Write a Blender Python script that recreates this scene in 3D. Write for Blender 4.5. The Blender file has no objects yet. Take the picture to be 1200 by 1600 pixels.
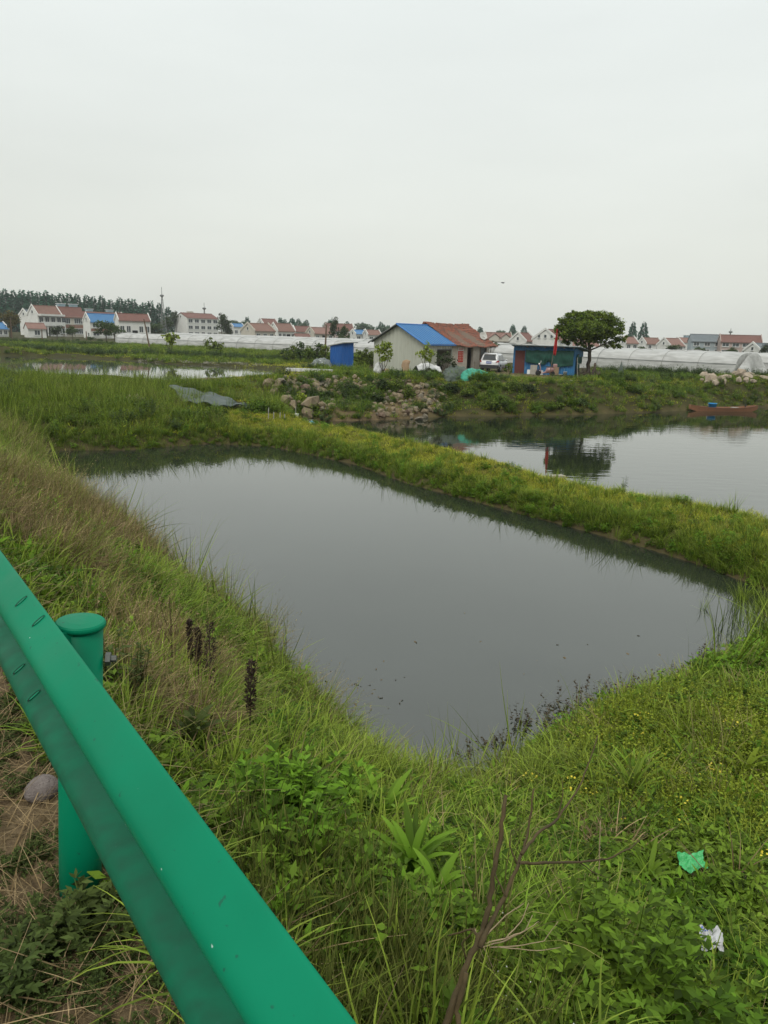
import bpy, math, random
import numpy as np
from mathutils import Vector, Matrix
R_ = math.radians
random.seed(7); rng = np.random.default_rng(7)
S = bpy.context.scene
COL = S.collection
# ------------------------------------------------------------------ camera
PITCH, ROLL, EYE, FPX = R_(13.5), R_(1.6), 5.0, 1155.0
cF = Vector((0, math.cos(PITCH), -math.sin(PITCH)))
r0 = Vector((1, 0, 0)); u0 = Vector((0, math.sin(PITCH), math.cos(PITCH)))
cR = math.cos(ROLL)*r0 + math.sin(ROLL)*u0
cU = -math.sin(ROLL)*r0 + math.cos(ROLL)*u0
cam_d = bpy.data.cameras.new('camera'); cam = bpy.data.objects.new('camera', cam_d); COL.objects.link(cam)
m = Matrix.Identity(4)
for i in range(3):
    m[i][0], m[i][1], m[i][2] = cR[i], cU[i], -cF[i]
m[2][3] = EYE
cam.matrix_world = m
cam_d.sensor_fit = 'VERTICAL'; cam_d.sensor_height = 24; cam_d.lens = 24*FPX/1600
cam_d.clip_start = .05; cam_d.clip_end = 4000
S.camera = cam
# ------------------------------------------------------------------ sky, sun, exposure
W = bpy.data.worlds.new('World'); S.world = W; W.use_nodes = True
nt = W.node_tree; nt.nodes.clear()
N = nt.nodes.new; L = nt.links.new
out = N('ShaderNodeOutputWorld'); bg = N('ShaderNodeBackground'); L(bg.outputs[0], out.inputs[0])
sky = N('ShaderNodeTexSky'); sky.sky_type = 'NISHITA'; sky.sun_disc = False
sky.sun_elevation = R_(52); sky.sun_rotation = R_(200); sky.air_density = 1.5; sky.dust_density = 6
tc = N('ShaderNodeTexCoord'); sep = N('ShaderNodeSeparateXYZ'); L(tc.outputs['Generated'], sep.inputs[0])
ramp = N('ShaderNodeValToRGB'); L(sep.outputs['Z'], ramp.inputs[0])
e = ramp.color_ramp.elements
SK = 12.3   # overcast sheet radiance, before the background strength
e[0].position = 0.0; e[0].color = (.595, .610, .560, 1)
e[1].position = 1.0; e[1].color = (1.24, 1.28, 1.25, 1)
for p_, c_ in ((.10, (.635, .658, .612, 1)), (.25, (.700, .735, .705, 1)), (.42, (.740, .785, .770, 1))):
    k = ramp.color_ramp.elements.new(p_); k.color = c_
noi = N('ShaderNodeTexNoise'); noi.inputs['Scale'].default_value = 1.1; noi.inputs['Detail'].default_value = 4
mp = N('ShaderNodeMapping'); mp.inputs['Scale'].default_value = (1, 1, 4.5); L(tc.outputs['Generated'], mp.inputs[0]); L(mp.outputs[0], noi.inputs['Vector'])
mr = N('ShaderNodeMapRange'); mr.inputs['From Min'].default_value = .3; mr.inputs['From Max'].default_value = .7
mr.inputs['To Min'].default_value = SK*.93; mr.inputs['To Max'].default_value = SK*1.07; L(noi.outputs[0], mr.inputs[0])
vm = N('ShaderNodeVectorMath'); vm.operation = 'SCALE'; L(ramp.outputs[0], vm.inputs[0]); L(mr.outputs[0], vm.inputs['Scale'])
mx = N('ShaderNodeMix'); mx.data_type = 'RGBA'; mx.inputs[0].default_value = .93
L(sky.outputs[0], mx.inputs[6]); L(vm.outputs[0], mx.inputs[7]); L(mx.outputs[2], bg.inputs[0])
bg.inputs[1].default_value = 0.10
sd = bpy.data.lights.new('sun', 'SUN'); sun = bpy.data.objects.new('sun', sd); COL.objects.link(sun)
sd.energy = 1.4; sd.angle = R_(25); sd.color = (1, .96, .90)
az, el = R_(200), R_(52)      # behind and left of the viewer, veiled by cloud
sdir = Vector((math.sin(az)*math.cos(el), math.cos(az)*math.cos(el), math.sin(el)))
sun.rotation_euler = sdir.to_track_quat('Z', 'Y').to_euler()
S.view_settings.view_transform = 'Standard'; S.view_settings.look = 'None'
S.view_settings.exposure = 0.0; S.view_settings.gamma = 1; S.view_settings.use_curve_mapping = False
try:
    S.cycles.volume_bounces = 0; S.cycles.max_bounces = 6; S.cycles.transparent_max_bounces = 8
except Exception: pass

# ------------------------------------------------------------------ helpers
def ray(px, py): return cF*FPX + cR*(px-600) + cU*(800-py)
def G(px, py, z=0.0):
    d = ray(px, py); t = (z-EYE)/d.z; return Vector((d.x*t, d.y*t, z))
def AtY(px, py, y):
    d = ray(px, py); t = y/d.y; return Vector((d.x*t, y, EYE+d.z*t))
def horizon(px): return 523.0 + (px-600)*math.tan(ROLL)

def tag(o, label=None, cat=None, group=None, kind=None):
    if label: o['label'] = label
    if cat: o['category'] = cat
    if group: o['group'] = group
    if kind: o['kind'] = kind
    return o
def thing(name, label, cat, loc=(0, 0, 0), rz=0.0, group=None):
    o = bpy.data.objects.new(name, None); COL.objects.link(o)
    o.location = loc; o.rotation_euler = (0, 0, rz); o.empty_display_size = .3
    return tag(o, label, cat, group)
def dup(root, loc, rz=0.0, sc=1.0, label=None, group=None):
    r = root.copy(); COL.objects.link(r); r.location = loc; r.rotation_euler = (0, 0, rz)
    r.scale = (sc, sc, sc) if not isinstance(sc, tuple) else sc
    if label: r['label'] = label
    if group: r['group'] = group
    for ch in list(root.children):
        c = ch.copy(); COL.objects.link(c); c.parent = r
        for g in ch.children:
            d = g.copy(); COL.objects.link(d); d.parent = c
    return r

class MB:
    def __init__(s): s.v = []; s.f = []
    def add(s, v, f):
        b = len(s.v); s.v += [tuple(p) for p in v]; s.f += [tuple(i+b for i in q) for q in f]; return s
    def box(s, c, d, rz=0.0, rx=0.0, ry=0.0):
        x, y, z = d[0]/2, d[1]/2, d[2]/2
        M_ = Matrix.Translation(c) @ Matrix.Rotation(rz, 4, 'Z') @ Matrix.Rotation(rx, 4, 'X') @ Matrix.Rotation(ry, 4, 'Y')
        v = [M_ @ Vector(p) for p in ((-x,-y,-z),(x,-y,-z),(x,y,-z),(-x,y,-z),(-x,-y,z),(x,-y,z),(x,y,z),(-x,y,z))]
        return s.add(v, [(0,3,2,1),(4,5,6,7),(0,1,5,4),(1,2,6,5),(2,3,7,6),(3,0,4,7)])
    def tube(s, pts, rad, n=8, cap=True):
        pts = [Vector(p) for p in pts]; k = len(pts)
        if not hasattr(rad, '__len__'): rad = [rad]*k
        V = []; prev = None
        for i, p in enumerate(pts):
            t = (pts[min(i+1, k-1)]-pts[max(i-1, 0)]).normalized()
            if prev is None:
                a = Vector((0, 0, 1)) if abs(t.z) < .9 else Vector((1, 0, 0)); u = t.cross(a).normalized()
            else:
                u = (prev - t*prev.dot(t)).normalized()
            prev = u; w = t.cross(u)
            for j in range(n):
                an = 2*math.pi*j/n; V.append(p + (u*math.cos(an)+w*math.sin(an))*rad[i])
        F = [(i*n+j, i*n+(j+1) % n, (i+1)*n+(j+1) % n, (i+1)*n+j) for i in range(k-1) for j in range(n)]
        if cap: F += [tuple(range(n-1, -1, -1)), tuple(range((k-1)*n, k*n))]
        return s.add(V, F)
    def lathe(s, prof, n=20, c=(0, 0, 0), axis='z'):
        V = []
        for r, h in prof:
            for j in range(n):
                a = 2*math.pi*j/n
                if axis == 'z': V.append((c[0]+r*math.cos(a), c[1]+r*math.sin(a), c[2]+h))
                elif axis == 'y': V.append((c[0]+r*math.cos(a), c[1]+h, c[2]+r*math.sin(a)))
                else: V.append((c[0]+h, c[1]+r*math.cos(a), c[2]+r*math.sin(a)))
        k = len(prof)
        F = [(i*n+j, i*n+(j+1) % n, (i+1)*n+(j+1) % n, (i+1)*n+j) for i in range(k-1) for j in range(n)]
        F += [tuple(range(n-1, -1, -1)), tuple(range((k-1)*n, k*n))]
        return s.add(V, F)
    def prism(s, poly, a, b):
        """poly = 3D points, extruded by vector (b-a) style: a,b are offsets"""
        n = len(poly); V = [Vector(p)+Vector(a) for p in poly]+[Vector(p)+Vector(b) for p in poly]
        F = [tuple(range(n-1, -1, -1)), tuple(range(n, 2*n))]+[(i, (i+1) % n, n+(i+1) % n, n+i) for i in range(n)]
        return s.add(V, F)
    def loft(s, rings, closed=True, cap=True):
        n = len(rings[0]); V = [p for r in rings for p in r]; k = len(rings)
        rr = range(n) if closed else range(n-1)
        F = [(i*n+j, i*n+(j+1) % n, (i+1)*n+(j+1) % n, (i+1)*n+j) for i in range(k-1) for j in rr]
        if cap: F += [tuple(range(n-1, -1, -1)), tuple(range((k-1)*n, k*n))]
        return s.add(V, F)
    def mesh(s, name, mat, smooth=False):
        me = bpy.data.meshes.new(name); me.from_pydata(s.v, [], s.f)
        if mat: me.materials.append(mat)
        if smooth: me.polygons.foreach_set('use_smooth', [True]*len(me.polygons))
        me.update(); return me
    def build(s, name, mat, parent=None, smooth=False, bevel=0):
        o = bpy.data.objects.new(name, s.mesh(name, mat, smooth)); COL.objects.link(o)
        if bevel:
            b = o.modifiers.new('bevel', 'BEVEL'); b.width = bevel; b.segments = 2; b.limit_method = 'ANGLE'
        if parent: o.parent = parent
        return o
def npmesh(name, V, F, mat, smooth=False, attr=None):
    """V (n,3), F (m,k) constant k"""
    me = bpy.data.meshes.new(name); V = np.asarray(V, dtype=np.float32); F = np.asarray(F, dtype=np.int32)
    me.vertices.add(len(V)); me.vertices.foreach_set('co', V.ravel())
    k = F.shape[1]; me.loops.add(F.size); me.loops.foreach_set('vertex_index', F.ravel())
    me.polygons.add(len(F)); me.polygons.foreach_set('loop_start', np.arange(0, F.size, k, dtype=np.int32))
    if smooth: me.polygons.foreach_set('use_smooth', np.ones(len(F), dtype=bool))
    if mat: me.materials.append(mat)
    for an, av in (attr or {}).items():
        a = me.attributes.new(an, 'FLOAT', 'POINT'); a.data.foreach_set('value', np.asarray(av, dtype=np.float32))
    me.update(calc_edges=True); return me
def link(name, me, parent=None):
    o = bpy.data.objects.new(name, me); COL.objects.link(o)
    if parent: o.parent = parent
    return o

# ------------------------------------------------------------------ materials
def M(name, c1, c2=None, scale=2.0, rough=.7, bump=0.0, bscale=None, metal=0.0, spec=.35, detail=5, stretch=(1, 1, 1),
      coord='Object', c3=None, scale3=None, t3=.5, coat=0.0):
    ma = bpy.data.materials.new(name); ma.use_nodes = True; t = ma.node_tree
    n = t.nodes; l = t.links.new; p = n['Principled BSDF']
    p.inputs['Roughness'].default_value = rough; p.inputs['Metallic'].default_value = metal
    p.inputs['Specular IOR Level'].default_value = spec; p.inputs['Coat Weight'].default_value = coat
    p.inputs['Base Color'].default_value = (*c1, 1)
    if c2 or bump:
        if coord == 'World':
            g = n.new('ShaderNodeNewGeometry'); src = g.outputs['Position']
        else:
            g = n.new('ShaderNodeTexCoord'); src = g.outputs[coord]
        mpn = n.new('ShaderNodeMapping'); mpn.inputs['Scale'].default_value = stretch; l(src, mpn.inputs[0])
    if c2:
        nz = n.new('ShaderNodeTexNoise'); nz.inputs['Scale'].default_value = scale; nz.inputs['Detail'].default_value = detail
        nz.inputs['Roughness'].default_value = .65; l(mpn.outputs[0], nz.inputs['Vector'])
        r = n.new('ShaderNodeMapRange'); r.inputs['From Min'].default_value = .32; r.inputs['From Max'].default_value = .68; l(nz.outputs[0], r.inputs[0])
        mi = n.new('ShaderNodeMix'); mi.data_type = 'RGBA'; l(r.outputs[0], mi.inputs[0])
        mi.inputs[6].default_value = (*c1, 1); mi.inputs[7].default_value = (*c2, 1); last = mi.outputs[2]
        if c3:
            nz3 = n.new('ShaderNodeTexNoise'); nz3.inputs['Scale'].default_value = scale3 or scale*4; nz3.inputs['Detail'].default_value = 6
            l(mpn.outputs[0], nz3.inputs['Vector'])
            r3 = n.new('ShaderNodeMapRange'); r3.inputs['From Min'].default_value = t3; r3.inputs['From Max'].default_value = t3+.12; l(nz3.outputs[0], r3.inputs[0])
            m3 = n.new('ShaderNodeMix'); m3.data_type = 'RGBA'; l(r3.outputs[0], m3.inputs[0]); l(last, m3.inputs[6]); m3.inputs[7].default_value = (*c3, 1); last = m3.outputs[2]
        l(last, p.inputs['Base Color'])
    if bump:
        nb = n.new('ShaderNodeTexNoise'); nb.inputs['Scale'].default_value = bscale or scale*3; nb.inputs['Detail'].default_value = 6
        l(mpn.outputs[0], nb.inputs['Vector'])
        b = n.new('ShaderNodeBump'); b.inputs['Strength'].default_value = bump; b.inputs['Distance'].default_value = .02
        l(nb.outputs[0], b.inputs['Height']); l(b.outputs[0], p.inputs['Normal'])
    return ma
def LEAF(name, c1, c2, tip=None, trans=.35, rough=.55, wscale=.35, rv=.35):
    """leaf colour: varies by plant (object random) and by world patches; optional tip colour along attribute h"""
    ma = bpy.data.materials.new(name); ma.use_nodes = True; t = ma.node_tree; n = t.nodes; l = t.links.new
    p = n['Principled BSDF']; p.inputs['Roughness'].default_value = rough; p.inputs['Specular IOR Level'].default_value = .08
    oi = n.new('ShaderNodeObjectInfo'); g = n.new('ShaderNodeNewGeometry')
    nz = n.new('ShaderNodeTexNoise'); nz.inputs['Scale'].default_value = wscale; nz.inputs['Detail'].default_value = 3; l(g.outputs['Position'], nz.inputs['Vector'])
    r = n.new('ShaderNodeMapRange'); r.inputs['From Min'].default_value = .35; r.inputs['From Max'].default_value = .65; l(nz.outputs[0], r.inputs[0])
    a = n.new('ShaderNodeMath'); a.operation = 'MULTIPLY_ADD'; l(oi.outputs['Random'], a.inputs[0]); a.inputs[1].default_value = rv; 
    a2 = n.new('ShaderNodeMath'); a2.operation = 'MULTIPLY'; l(r.outputs[0], a2.inputs[0]); a2.inputs[1].default_value = 1-rv; l(a2.outputs[0], a.inputs[2])
    mi = n.new('ShaderNodeMix'); mi.data_type = 'RGBA'; l(a.outputs[0], mi.inputs[0]); mi.inputs[6].default_value = (*c1, 1); mi.inputs[7].default_value = (*c2, 1)
    last = mi.outputs[2]
    if tip:
        at = n.new('ShaderNodeAttribute'); at.attribute_name = 'h'
        m3 = n.new('ShaderNodeMix'); m3.data_type = 'RGBA'; l(at.outputs['Fac'], m3.inputs[0]); l(last, m3.inputs[6]); m3.inputs[7].default_value = (*tip, 1); last = m3.outputs[2]
    ri = n.new('ShaderNodeMapRange'); ri.inputs['To Min'].default_value = .30; ri.inputs['To Max'].default_value = 1.50; l(g.outputs['Random Per Island'], ri.inputs[0])
    vs = n.new('ShaderNodeVectorMath'); vs.operation = 'SCALE'; l(last, vs.inputs[0]); l(ri.outputs[0], vs.inputs['Scale']); last = vs.outputs[0]
    l(last, p.inputs['Base Color'])
    if trans:
        tr = n.new('ShaderNodeBsdfTranslucent'); l(last, tr.inputs[0]); ms = n.new('ShaderNodeMixShader'); ms.inputs[0].default_value = trans
        l(p.outputs[0], ms.inputs[1]); l(tr.outputs[0], ms.inputs[2]); l(ms.outputs[0], n['Material Output'].inputs[0])
    return ma

# ------------------------------------------------------------------ ponds and terrain
def P2(pts, z=0.0): return np.array([[G(x, y, z).x, G(x, y, z).y] for x, y in pts])
POND1 = P2([(55,704),(200,703),(330,693),(420,697),(500,713),(560,727),(640,756),(760,788),(880,820),(1000,853),(1100,884),(1200,922),
            (1250,955),(1200,1005),(1135,1055),(1040,1100),(930,1138),(830,1195),(760,1258),(700,1285),(630,1255),(555,1185),(480,1092),(405,1012),(330,955),(245,888),(165,820),(85,768)])
near2 = P2([(500,668),(560,675),(640,692),(740,715),(860,748),(950,768),(1080,790),(1200,815),(1330,842),(1600,900)], .45)
far2 = P2([(2100,668),(1600,645),(1350,634),(1200,636),(1080,641),(1000,645),(900,648),(800,650),(700,651),(655,653),(600,656),(520,658),(455,656)])
POND2 = np.vstack([near2, far2])
PONDL3 = 1.42
POND3 = P2([(-260,600),(100,600),(300,598),(445,592),(452,582),(400,575),(330,571),(270,569),(190,562),(110,559),(30,556),(-260,548)], PONDL3)
def sdf(poly, X, Y):
    X = np.asarray(X, dtype=np.float64); Y = np.asarray(Y, dtype=np.float64)
    d = np.full(X.shape, 1e9); ins = np.zeros(X.shape, dtype=bool); n = len(poly)
    for i in range(n):
        ax, ay = poly[i]; bx, by = poly[(i+1) % n]
        ex, ey = bx-ax, by-ay; t = np.clip(((X-ax)*ex+(Y-ay)*ey)/(ex*ex+ey*ey), 0, 1)
        d = np.minimum(d, np.hypot(X-ax-t*ex, Y-ay-t*ey))
        if ay != by:
            c = ((ay > Y) != (by > Y)) & (X < (bx-ax)*(Y-ay)/(by-ay)+ax); ins ^= c
    return np.where(ins, -d, d)
def pdist(line, X, Y):
    d = np.full(np.shape(X), 1e9)
    for i in range(len(line)-1):
        ax, ay = line[i]; ex, ey = line[i+1][0]-ax, line[i+1][1]-ay
        t = np.clip(((X-ax)*ex+(Y-ay)*ey)/(ex*ex+ey*ey), 0, 1); d = np.minimum(d, np.hypot(X-ax-t*ex, Y-ay-t*ey))
    return d
def vnoise(X, Y, s, seed=0):
    """smooth value noise, -1..1"""
    x = np.asarray(X)*s; y = np.asarray(Y)*s; xi = np.floor(x).astype(np.int64); yi = np.floor(y).astype(np.int64); fx = x-xi; fy = y-yi
    fx = fx*fx*(3-2*fx); fy = fy*fy*(3-2*fy)
    def h(a, b):
        k = (a*374761393 + b*668265263 + seed*1442695041) & 0xffffffff
        k = ((k ^ (k >> 13))*1274126177) & 0xffffffff; return ((k ^ (k >> 16)) & 0xffff)/32767.5-1
    return (h(xi,yi)*(1-fx)+h(xi+1,yi)*fx)*(1-fy)+(h(xi,yi+1)*(1-fx)+h(xi+1,yi+1)*fx)*fy
# edge of the far plateau (yard, track)
EDGE = P2([(-900,606),(-300,598),(0,592),(150,592),(250,590),(340,590),(430,589),(560,589),(640,591),(700,590),(760,594),(850,597),(960,593),(1060,590),(1200,598),(1500,612),(2300,640)], 2.0)
ord_ = np.argsort(EDGE[:, 0]); EDGE = EDGE[ord_]
def sm(t): t = np.clip(t, 0, 1); return t*t*(3-2*t)
def terr(X, Y, full=False):
    X = np.asarray(X, dtype=np.float64); Y = np.asarray(Y, dtype=np.float64)
    perp = .79752*X+.6033*Y
    d1 = sdf(POND1, X, Y); d2 = sdf(POND2, X, Y); d3 = sdf(POND3, X, Y)
    dr = np.maximum(perp-.62, 0); dp = np.maximum(d1, 0)
    t = dp/(dp+dr+1e-6)
    A = .38 + 2.87*np.where(dr < 1e-3, 1, t)*(1-sm((dr-14)/14))
    ey = np.interp(X, EDGE[:, 0], EDGE[:, 1])
    w = np.interp(X, [-30, -12, -8, -4, 4, 7, 14, 24, 40], [17, 14, 7.5, 6.5, 6.5, 7, 9, 10, 12])
    dd = ey-Y
    B = .42+(1.58-.30*sm((-7-X)/5)*(1-sm((Y-86)/10)))*sm(1-dd/w)
    z = np.maximum(A, B)
    z = z + .05*vnoise(X, Y, .8, 1)*sm(np.hypot(X, Y)/3) + .07*vnoise(X, Y, .27, 2)*(Y > 10) + .018*vnoise(X, Y, 4, 3)
    z = np.minimum(z, np.where(d1 > 0, .04+.85*d1, d1*.5)); z = np.minimum(z, np.where(d2 > 0, .04+.8*d2, d2*.5))
    z = np.where(d3 < 4, np.minimum(z, np.where(d3 > 0, PONDL3+.04+.55*d3, PONDL3+d3*.4)), z)
    z = np.maximum(z, -.9)
    if full: return z, d1, d2, d3, perp
    return z
def T1(x, y): return float(terr(np.array([x]), np.array([y]))[0])
def hit(px, py):
    d = ray(px, py).normalized(); t = np.concatenate([np.arange(1.2, 30, .05), np.arange(30, 140, .25)])
    X = d.x*t; Y = d.y*t; Z = EYE+d.z*t; h = np.maximum(terr(X, Y), 0)
    k = np.argmax(Z < h)
    if Z[k] >= h[k]: return G(px, py, 2)
    return Vector((X[k], Y[k], h[k]))
def onland(px, y):   # point at pixel column px and forward distance y, on the terrain
    p = AtY(px, 600, y); return Vector((p.x, y, T1(p.x, y)))
TRACK = P2([(-200,578),(120,582),(300,586),(460,583),(560,582),(640,583),(720,588),(800,588),(900,590),(960,589)], 2.0)
PATCH = [(*P2([(300,594)], 1.7)[0], 1.6), (*P2([(745,586)], 2)[0], 3.0), (*P2([(800,588)], 2)[0], 3.0), (*P2([(850,590)], 2)[0], 3.0), (*P2([(770,580)], 2)[0], 4.0), (*P2([(720,580)], 2)[0], 2.4)]
def axis(n, a, b, k):
    u = np.linspace(math.asinh(a/k), math.asinh(b/k), n); return np.sinh(u)*k
gx = axis(520, -900, 900, 4.0); gy = np.concatenate([axis(640, -12, 1500, 4.0)])
GX, GY = np.meshgrid(gx, gy); Z, D1, D2, D3, PP = terr(GX, GY, True)
dirt = np.zeros_like(Z)
dirt = np.maximum(dirt, sm(1.25-pdist(TRACK, GX, GY)/1.1)*.8)
for cx, cy, rr in PATCH: dirt = np.maximum(dirt, sm(1.5-np.hypot(GX-cx, GY-cy)/rr))
dirt = np.maximum(dirt, sm((1.45-PP)/.8)*.85)
dirt = np.maximum(dirt, .3*sm(1-np.minimum(np.abs(D1), np.abs(D2))/.5))
for qx, qy in ((470, 612), (510, 620), (550, 630), (590, 630), (630, 625), (665, 620), (600, 645), (650, 645)):
    qq = P2([(qx, qy)], 1.0)[0]; dirt = np.maximum(dirt, .8*sm(1.5-np.hypot(GX-qq[0], GY-qq[1])/1.8))
V = np.stack([GX, GY, Z], -1).reshape(-1, 3)
nx, ny = len(gx), len(gy); ii = (np.arange(ny-1)[:, None]*nx+np.arange(nx-1)[None]).ravel()
F = np.stack([ii, ii+1, ii+nx+1, ii+nx], 1)
gm = bpy.data.materials.new('soil_and_turf'); gm.use_nodes = True
t = gm.node_tree; n = t.nodes; l = t.links.new; p = n['Principled BSDF']; p.inputs['Roughness'].default_value = .95; p.inputs['Specular IOR Level'].default_value = .1
g = n.new('ShaderNodeNewGeometry')
def nzn(sc, det=6):
    q = n.new('ShaderNodeTexNoise'); q.inputs['Scale'].default_value = sc; q.inputs['Detail'].default_value = det; q.inputs['Roughness'].default_value = .7; l(g.outputs['Position'], q.inputs['Vector']); return q
def mixc(f, a, b):
    q = n.new('ShaderNodeMix'); q.data_type = 'RGBA'
    if hasattr(f, 'links'): l(f, q.inputs[0])
    else: q.inputs[0].default_value = f
    for s_, v_ in ((6, a), (7, b)):
        if isinstance(v_, tuple): q.inputs[s_].default_value = (*v_, 1)
        else: l(v_, q.inputs[s_])
    return q.outputs[2]
def rng_(s_, a, b):
    q = n.new('ShaderNodeMapRange'); q.inputs['From Min'].default_value = a; q.inputs['From Max'].default_value = b; l(s_, q.inputs[0]); return q.outputs[0]
turf = mixc(rng_(nzn(.25).outputs[0], .35, .65), (.018, .024, .007), (.055, .060, .014))
turf = mixc(rng_(nzn(9).outputs[0], .4, .65), turf, (.045, .034, .016))
soil = mixc(rng_(nzn(2.2).outputs[0], .35, .65), (.115, .082, .045), (.225, .165, .095))
soil = mixc(rng_(nzn(30).outputs[0], .45, .7), soil, (.09, .062, .040))
at = n.new('ShaderNodeAttribute'); at.attribute_name = 'dirt'
l(mixc(at.outputs['Fac'], turf, soil), p.inputs['Base Color'])
b = n.new('ShaderNodeBump'); b.inputs['Strength'].default_value = .8; b.inputs['Distance'].default_value = .03; l(nzn(22, 8).outputs[0], b.inputs['Height']); l(b.outputs[0], p.inputs['Normal'])
tag(link('ground', npmesh('ground', V, F, gm, True, {'dirt': dirt.ravel()})), kind='structure')

def water(name, poly, z, base, bump, bscale, pad=.45, rough=.02):
    x0, y0 = poly.min(0)-1; x1, y1 = poly.max(0)+1; st = .5
    xs = np.arange(x0, x1, st); ys = np.arange(y0, y1, st); X, Y = np.meshgrid(xs, ys)
    dd = sdf(poly, X+st/2, Y+st/2); k = len(xs); idx = np.arange(X.size).reshape(X.shape)
    sel = (dd < pad)[:-1, :-1]; i0 = idx[:-1, :-1][sel]; F = np.stack([i0, i0+1, i0+k+1, i0+k], 1)
    used, inv = np.unique(F, return_inverse=True); F = inv.reshape(F.shape)
    V = np.stack([X.ravel()[used], Y.ravel()[used], np.full(len(used), z)], 1)
    ma = bpy.data.materials.new(name); ma.use_nodes = True; t = ma.node_tree; n = t.nodes; l = t.links.new
    p = n['Principled BSDF']; p.inputs['Base Color'].default_value = (*base, 1); p.inputs['Roughness'].default_value = rough; p.inputs['IOR'].default_value = 1.85
    p.inputs['Specular IOR Level'].default_value = .5
    g = n.new('ShaderNodeNewGeometry'); mp = n.new('ShaderNodeMapping'); mp.inputs['Scale'].default_value = (.55, 1.5, 1); l(g.outputs['Position'], mp.inputs[0])
    nz = n.new('ShaderNodeTexNoise'); nz.inputs['Scale'].default_value = bscale; nz.inputs['Detail'].default_value = 3; l(mp.outputs[0], nz.inputs['Vector'])
    # patches of still and ruffled water
    n2 = n.new('ShaderNodeTexNoise'); n2.inputs['Scale'].default_value = .12; l(g.outputs['Position'], n2.inputs['Vector'])
    r = n.new('ShaderNodeMapRange'); r.inputs['From Min'].default_value = .42; r.inputs['From Max'].default_value = .62; r.inputs['To Min'].default_value = bump*.25; r.inputs['To Max'].default_value = bump; l(n2.outputs[0], r.inputs[0])
    b = n.new('ShaderNodeBump'); b.inputs['Distance'].default_value = .05; l(r.outputs[0], b.inputs['Strength']); l(nz.outputs[0], b.inputs['Height']); l(b.outputs[0], p.inputs['Normal'])
    # faint scum and silt mottling
    n3 = n.new('ShaderNodeTexNoise'); n3.inputs['Scale'].default_value = .6; n3.inputs['Detail'].default_value = 7; l(g.outputs['Position'], n3.inputs['Vector'])
    mi = n.new('ShaderNodeMix'); mi.data_type = 'RGBA'; l(n3.outputs[0], mi.inputs[0]); mi.inputs[6].default_value = (*[c*.85 for c in base], 1); mi.inputs[7].default_value = (*[c*1.2 for c in base], 1); l(mi.outputs[2], p.inputs['Base Color'])
    o = link(name, npmesh(name, V, F, ma, True)); return tag(o, kind='structure')
water('pond_water', POND1, 0.0, (.020, .025, .017), .012, 2.2)
water('lake_water', POND2, 0.0, (.015, .021, .012), .16, 1.3)
water('far_pond_water', POND3, PONDL3, (.06, .066, .055), .03, 1.6)
# ================================================================== village, sheds, greenhouses
mWhite = M('white_render', (.66, .66, .63), (.56, .56, .53), 1.2, .85, c3=(.48, .47, .43), scale3=3, t3=.62)
mCream = M('cream_render', (.50, .47, .40), (.43, .40, .34), 1.2, .85)
mPink = M('pinkish_render', (.42, .34, .30), (.36, .28, .25), 1.0, .85)
mBlueGrey = M('bluegrey_render', (.33, .38, .40), (.27, .32, .34), 1.0, .85)
mRedRoof = M('red_roof_tile', (.165, .075, .058), (.125, .062, .050), 1.5, .8, c3=(.11, .07, .06), scale3=5, t3=.55)
mRedRoof2 = M('faded_red_roof_tile', (.22, .125, .10), (.17, .10, .08), 1.2, .8)
mBrownRoof = M('brown_roof_tile', (.20, .11, .085), (.15, .09, .07), 1.5, .85)
mBlueRoof = M('blue_roof_sheet', (.03, .13, .29), (.045, .15, .30), .8, .5)
mGreyRoof = M('grey_roof_tile', (.14, .16, .17), (.10, .12, .13), 1.2, .7)
mPane = M('window_glass', (.035, .045, .05), (.06, .07, .075), .7, .15, spec=.5)
mFrame = M('window_frame_paint', (.62, .63, .61), rough=.5)
mBand = M('brown_facing_tile', (.27, .14, .10), (.20, .11, .08), 2, .7)
mDark = M('dark_interior', (.018, .018, .018), rough=.95, spec=.05)
mTank = M('tank_paint', (.30, .42, .46), (.24, .36, .42), 1, .5)
mTankTop = M('tank_lid_paint', (.62, .65, .65), rough=.5)

def win(root, x, y, z, w, h, face='front', sub=True, cross=True):
    """window frame proud of the wall, pane behind it"""
    f = MB(); t = .07*max(w, h)/1.2 if max(w, h) < 1.2 else .08; dpt = .08
    bars = [((0, 0, h/2-t/2), (w, dpt, t)), ((0, 0, -h/2+t/2), (w, dpt, t)), ((-w/2+t/2, 0, 0), (t, dpt*.96, h-2*t)), ((w/2-t/2, 0, 0), (t, dpt*.96, h-2*t))]
    if cross: bars += [((0, .004, 0), (t*.8, dpt*.8, h-2*t))]
    if cross and w > 1.9: bars += [((-w/4, .006, 0), (t*.7, dpt*.7, h-2*t)), ((w/4, .006, 0), (t*.7, dpt*.7, h-2*t))]
    for c, d in bars: f.box(c, d)
    o = f.build('window', mFrame, root)
    g = MB().box((0, .028, 0), (w-t*1.2, .03, h-t*1.2)).build('pane', mPane, o)
    s = MB().box((0, -.05, -h/2-.04), (w+.2, .2, .08)).build('sill', mFrame, o)
    o.location = (x, y, z)
    if face == 'left': o.rotation_euler = (0, 0, -math.pi/2)
    return o

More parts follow.
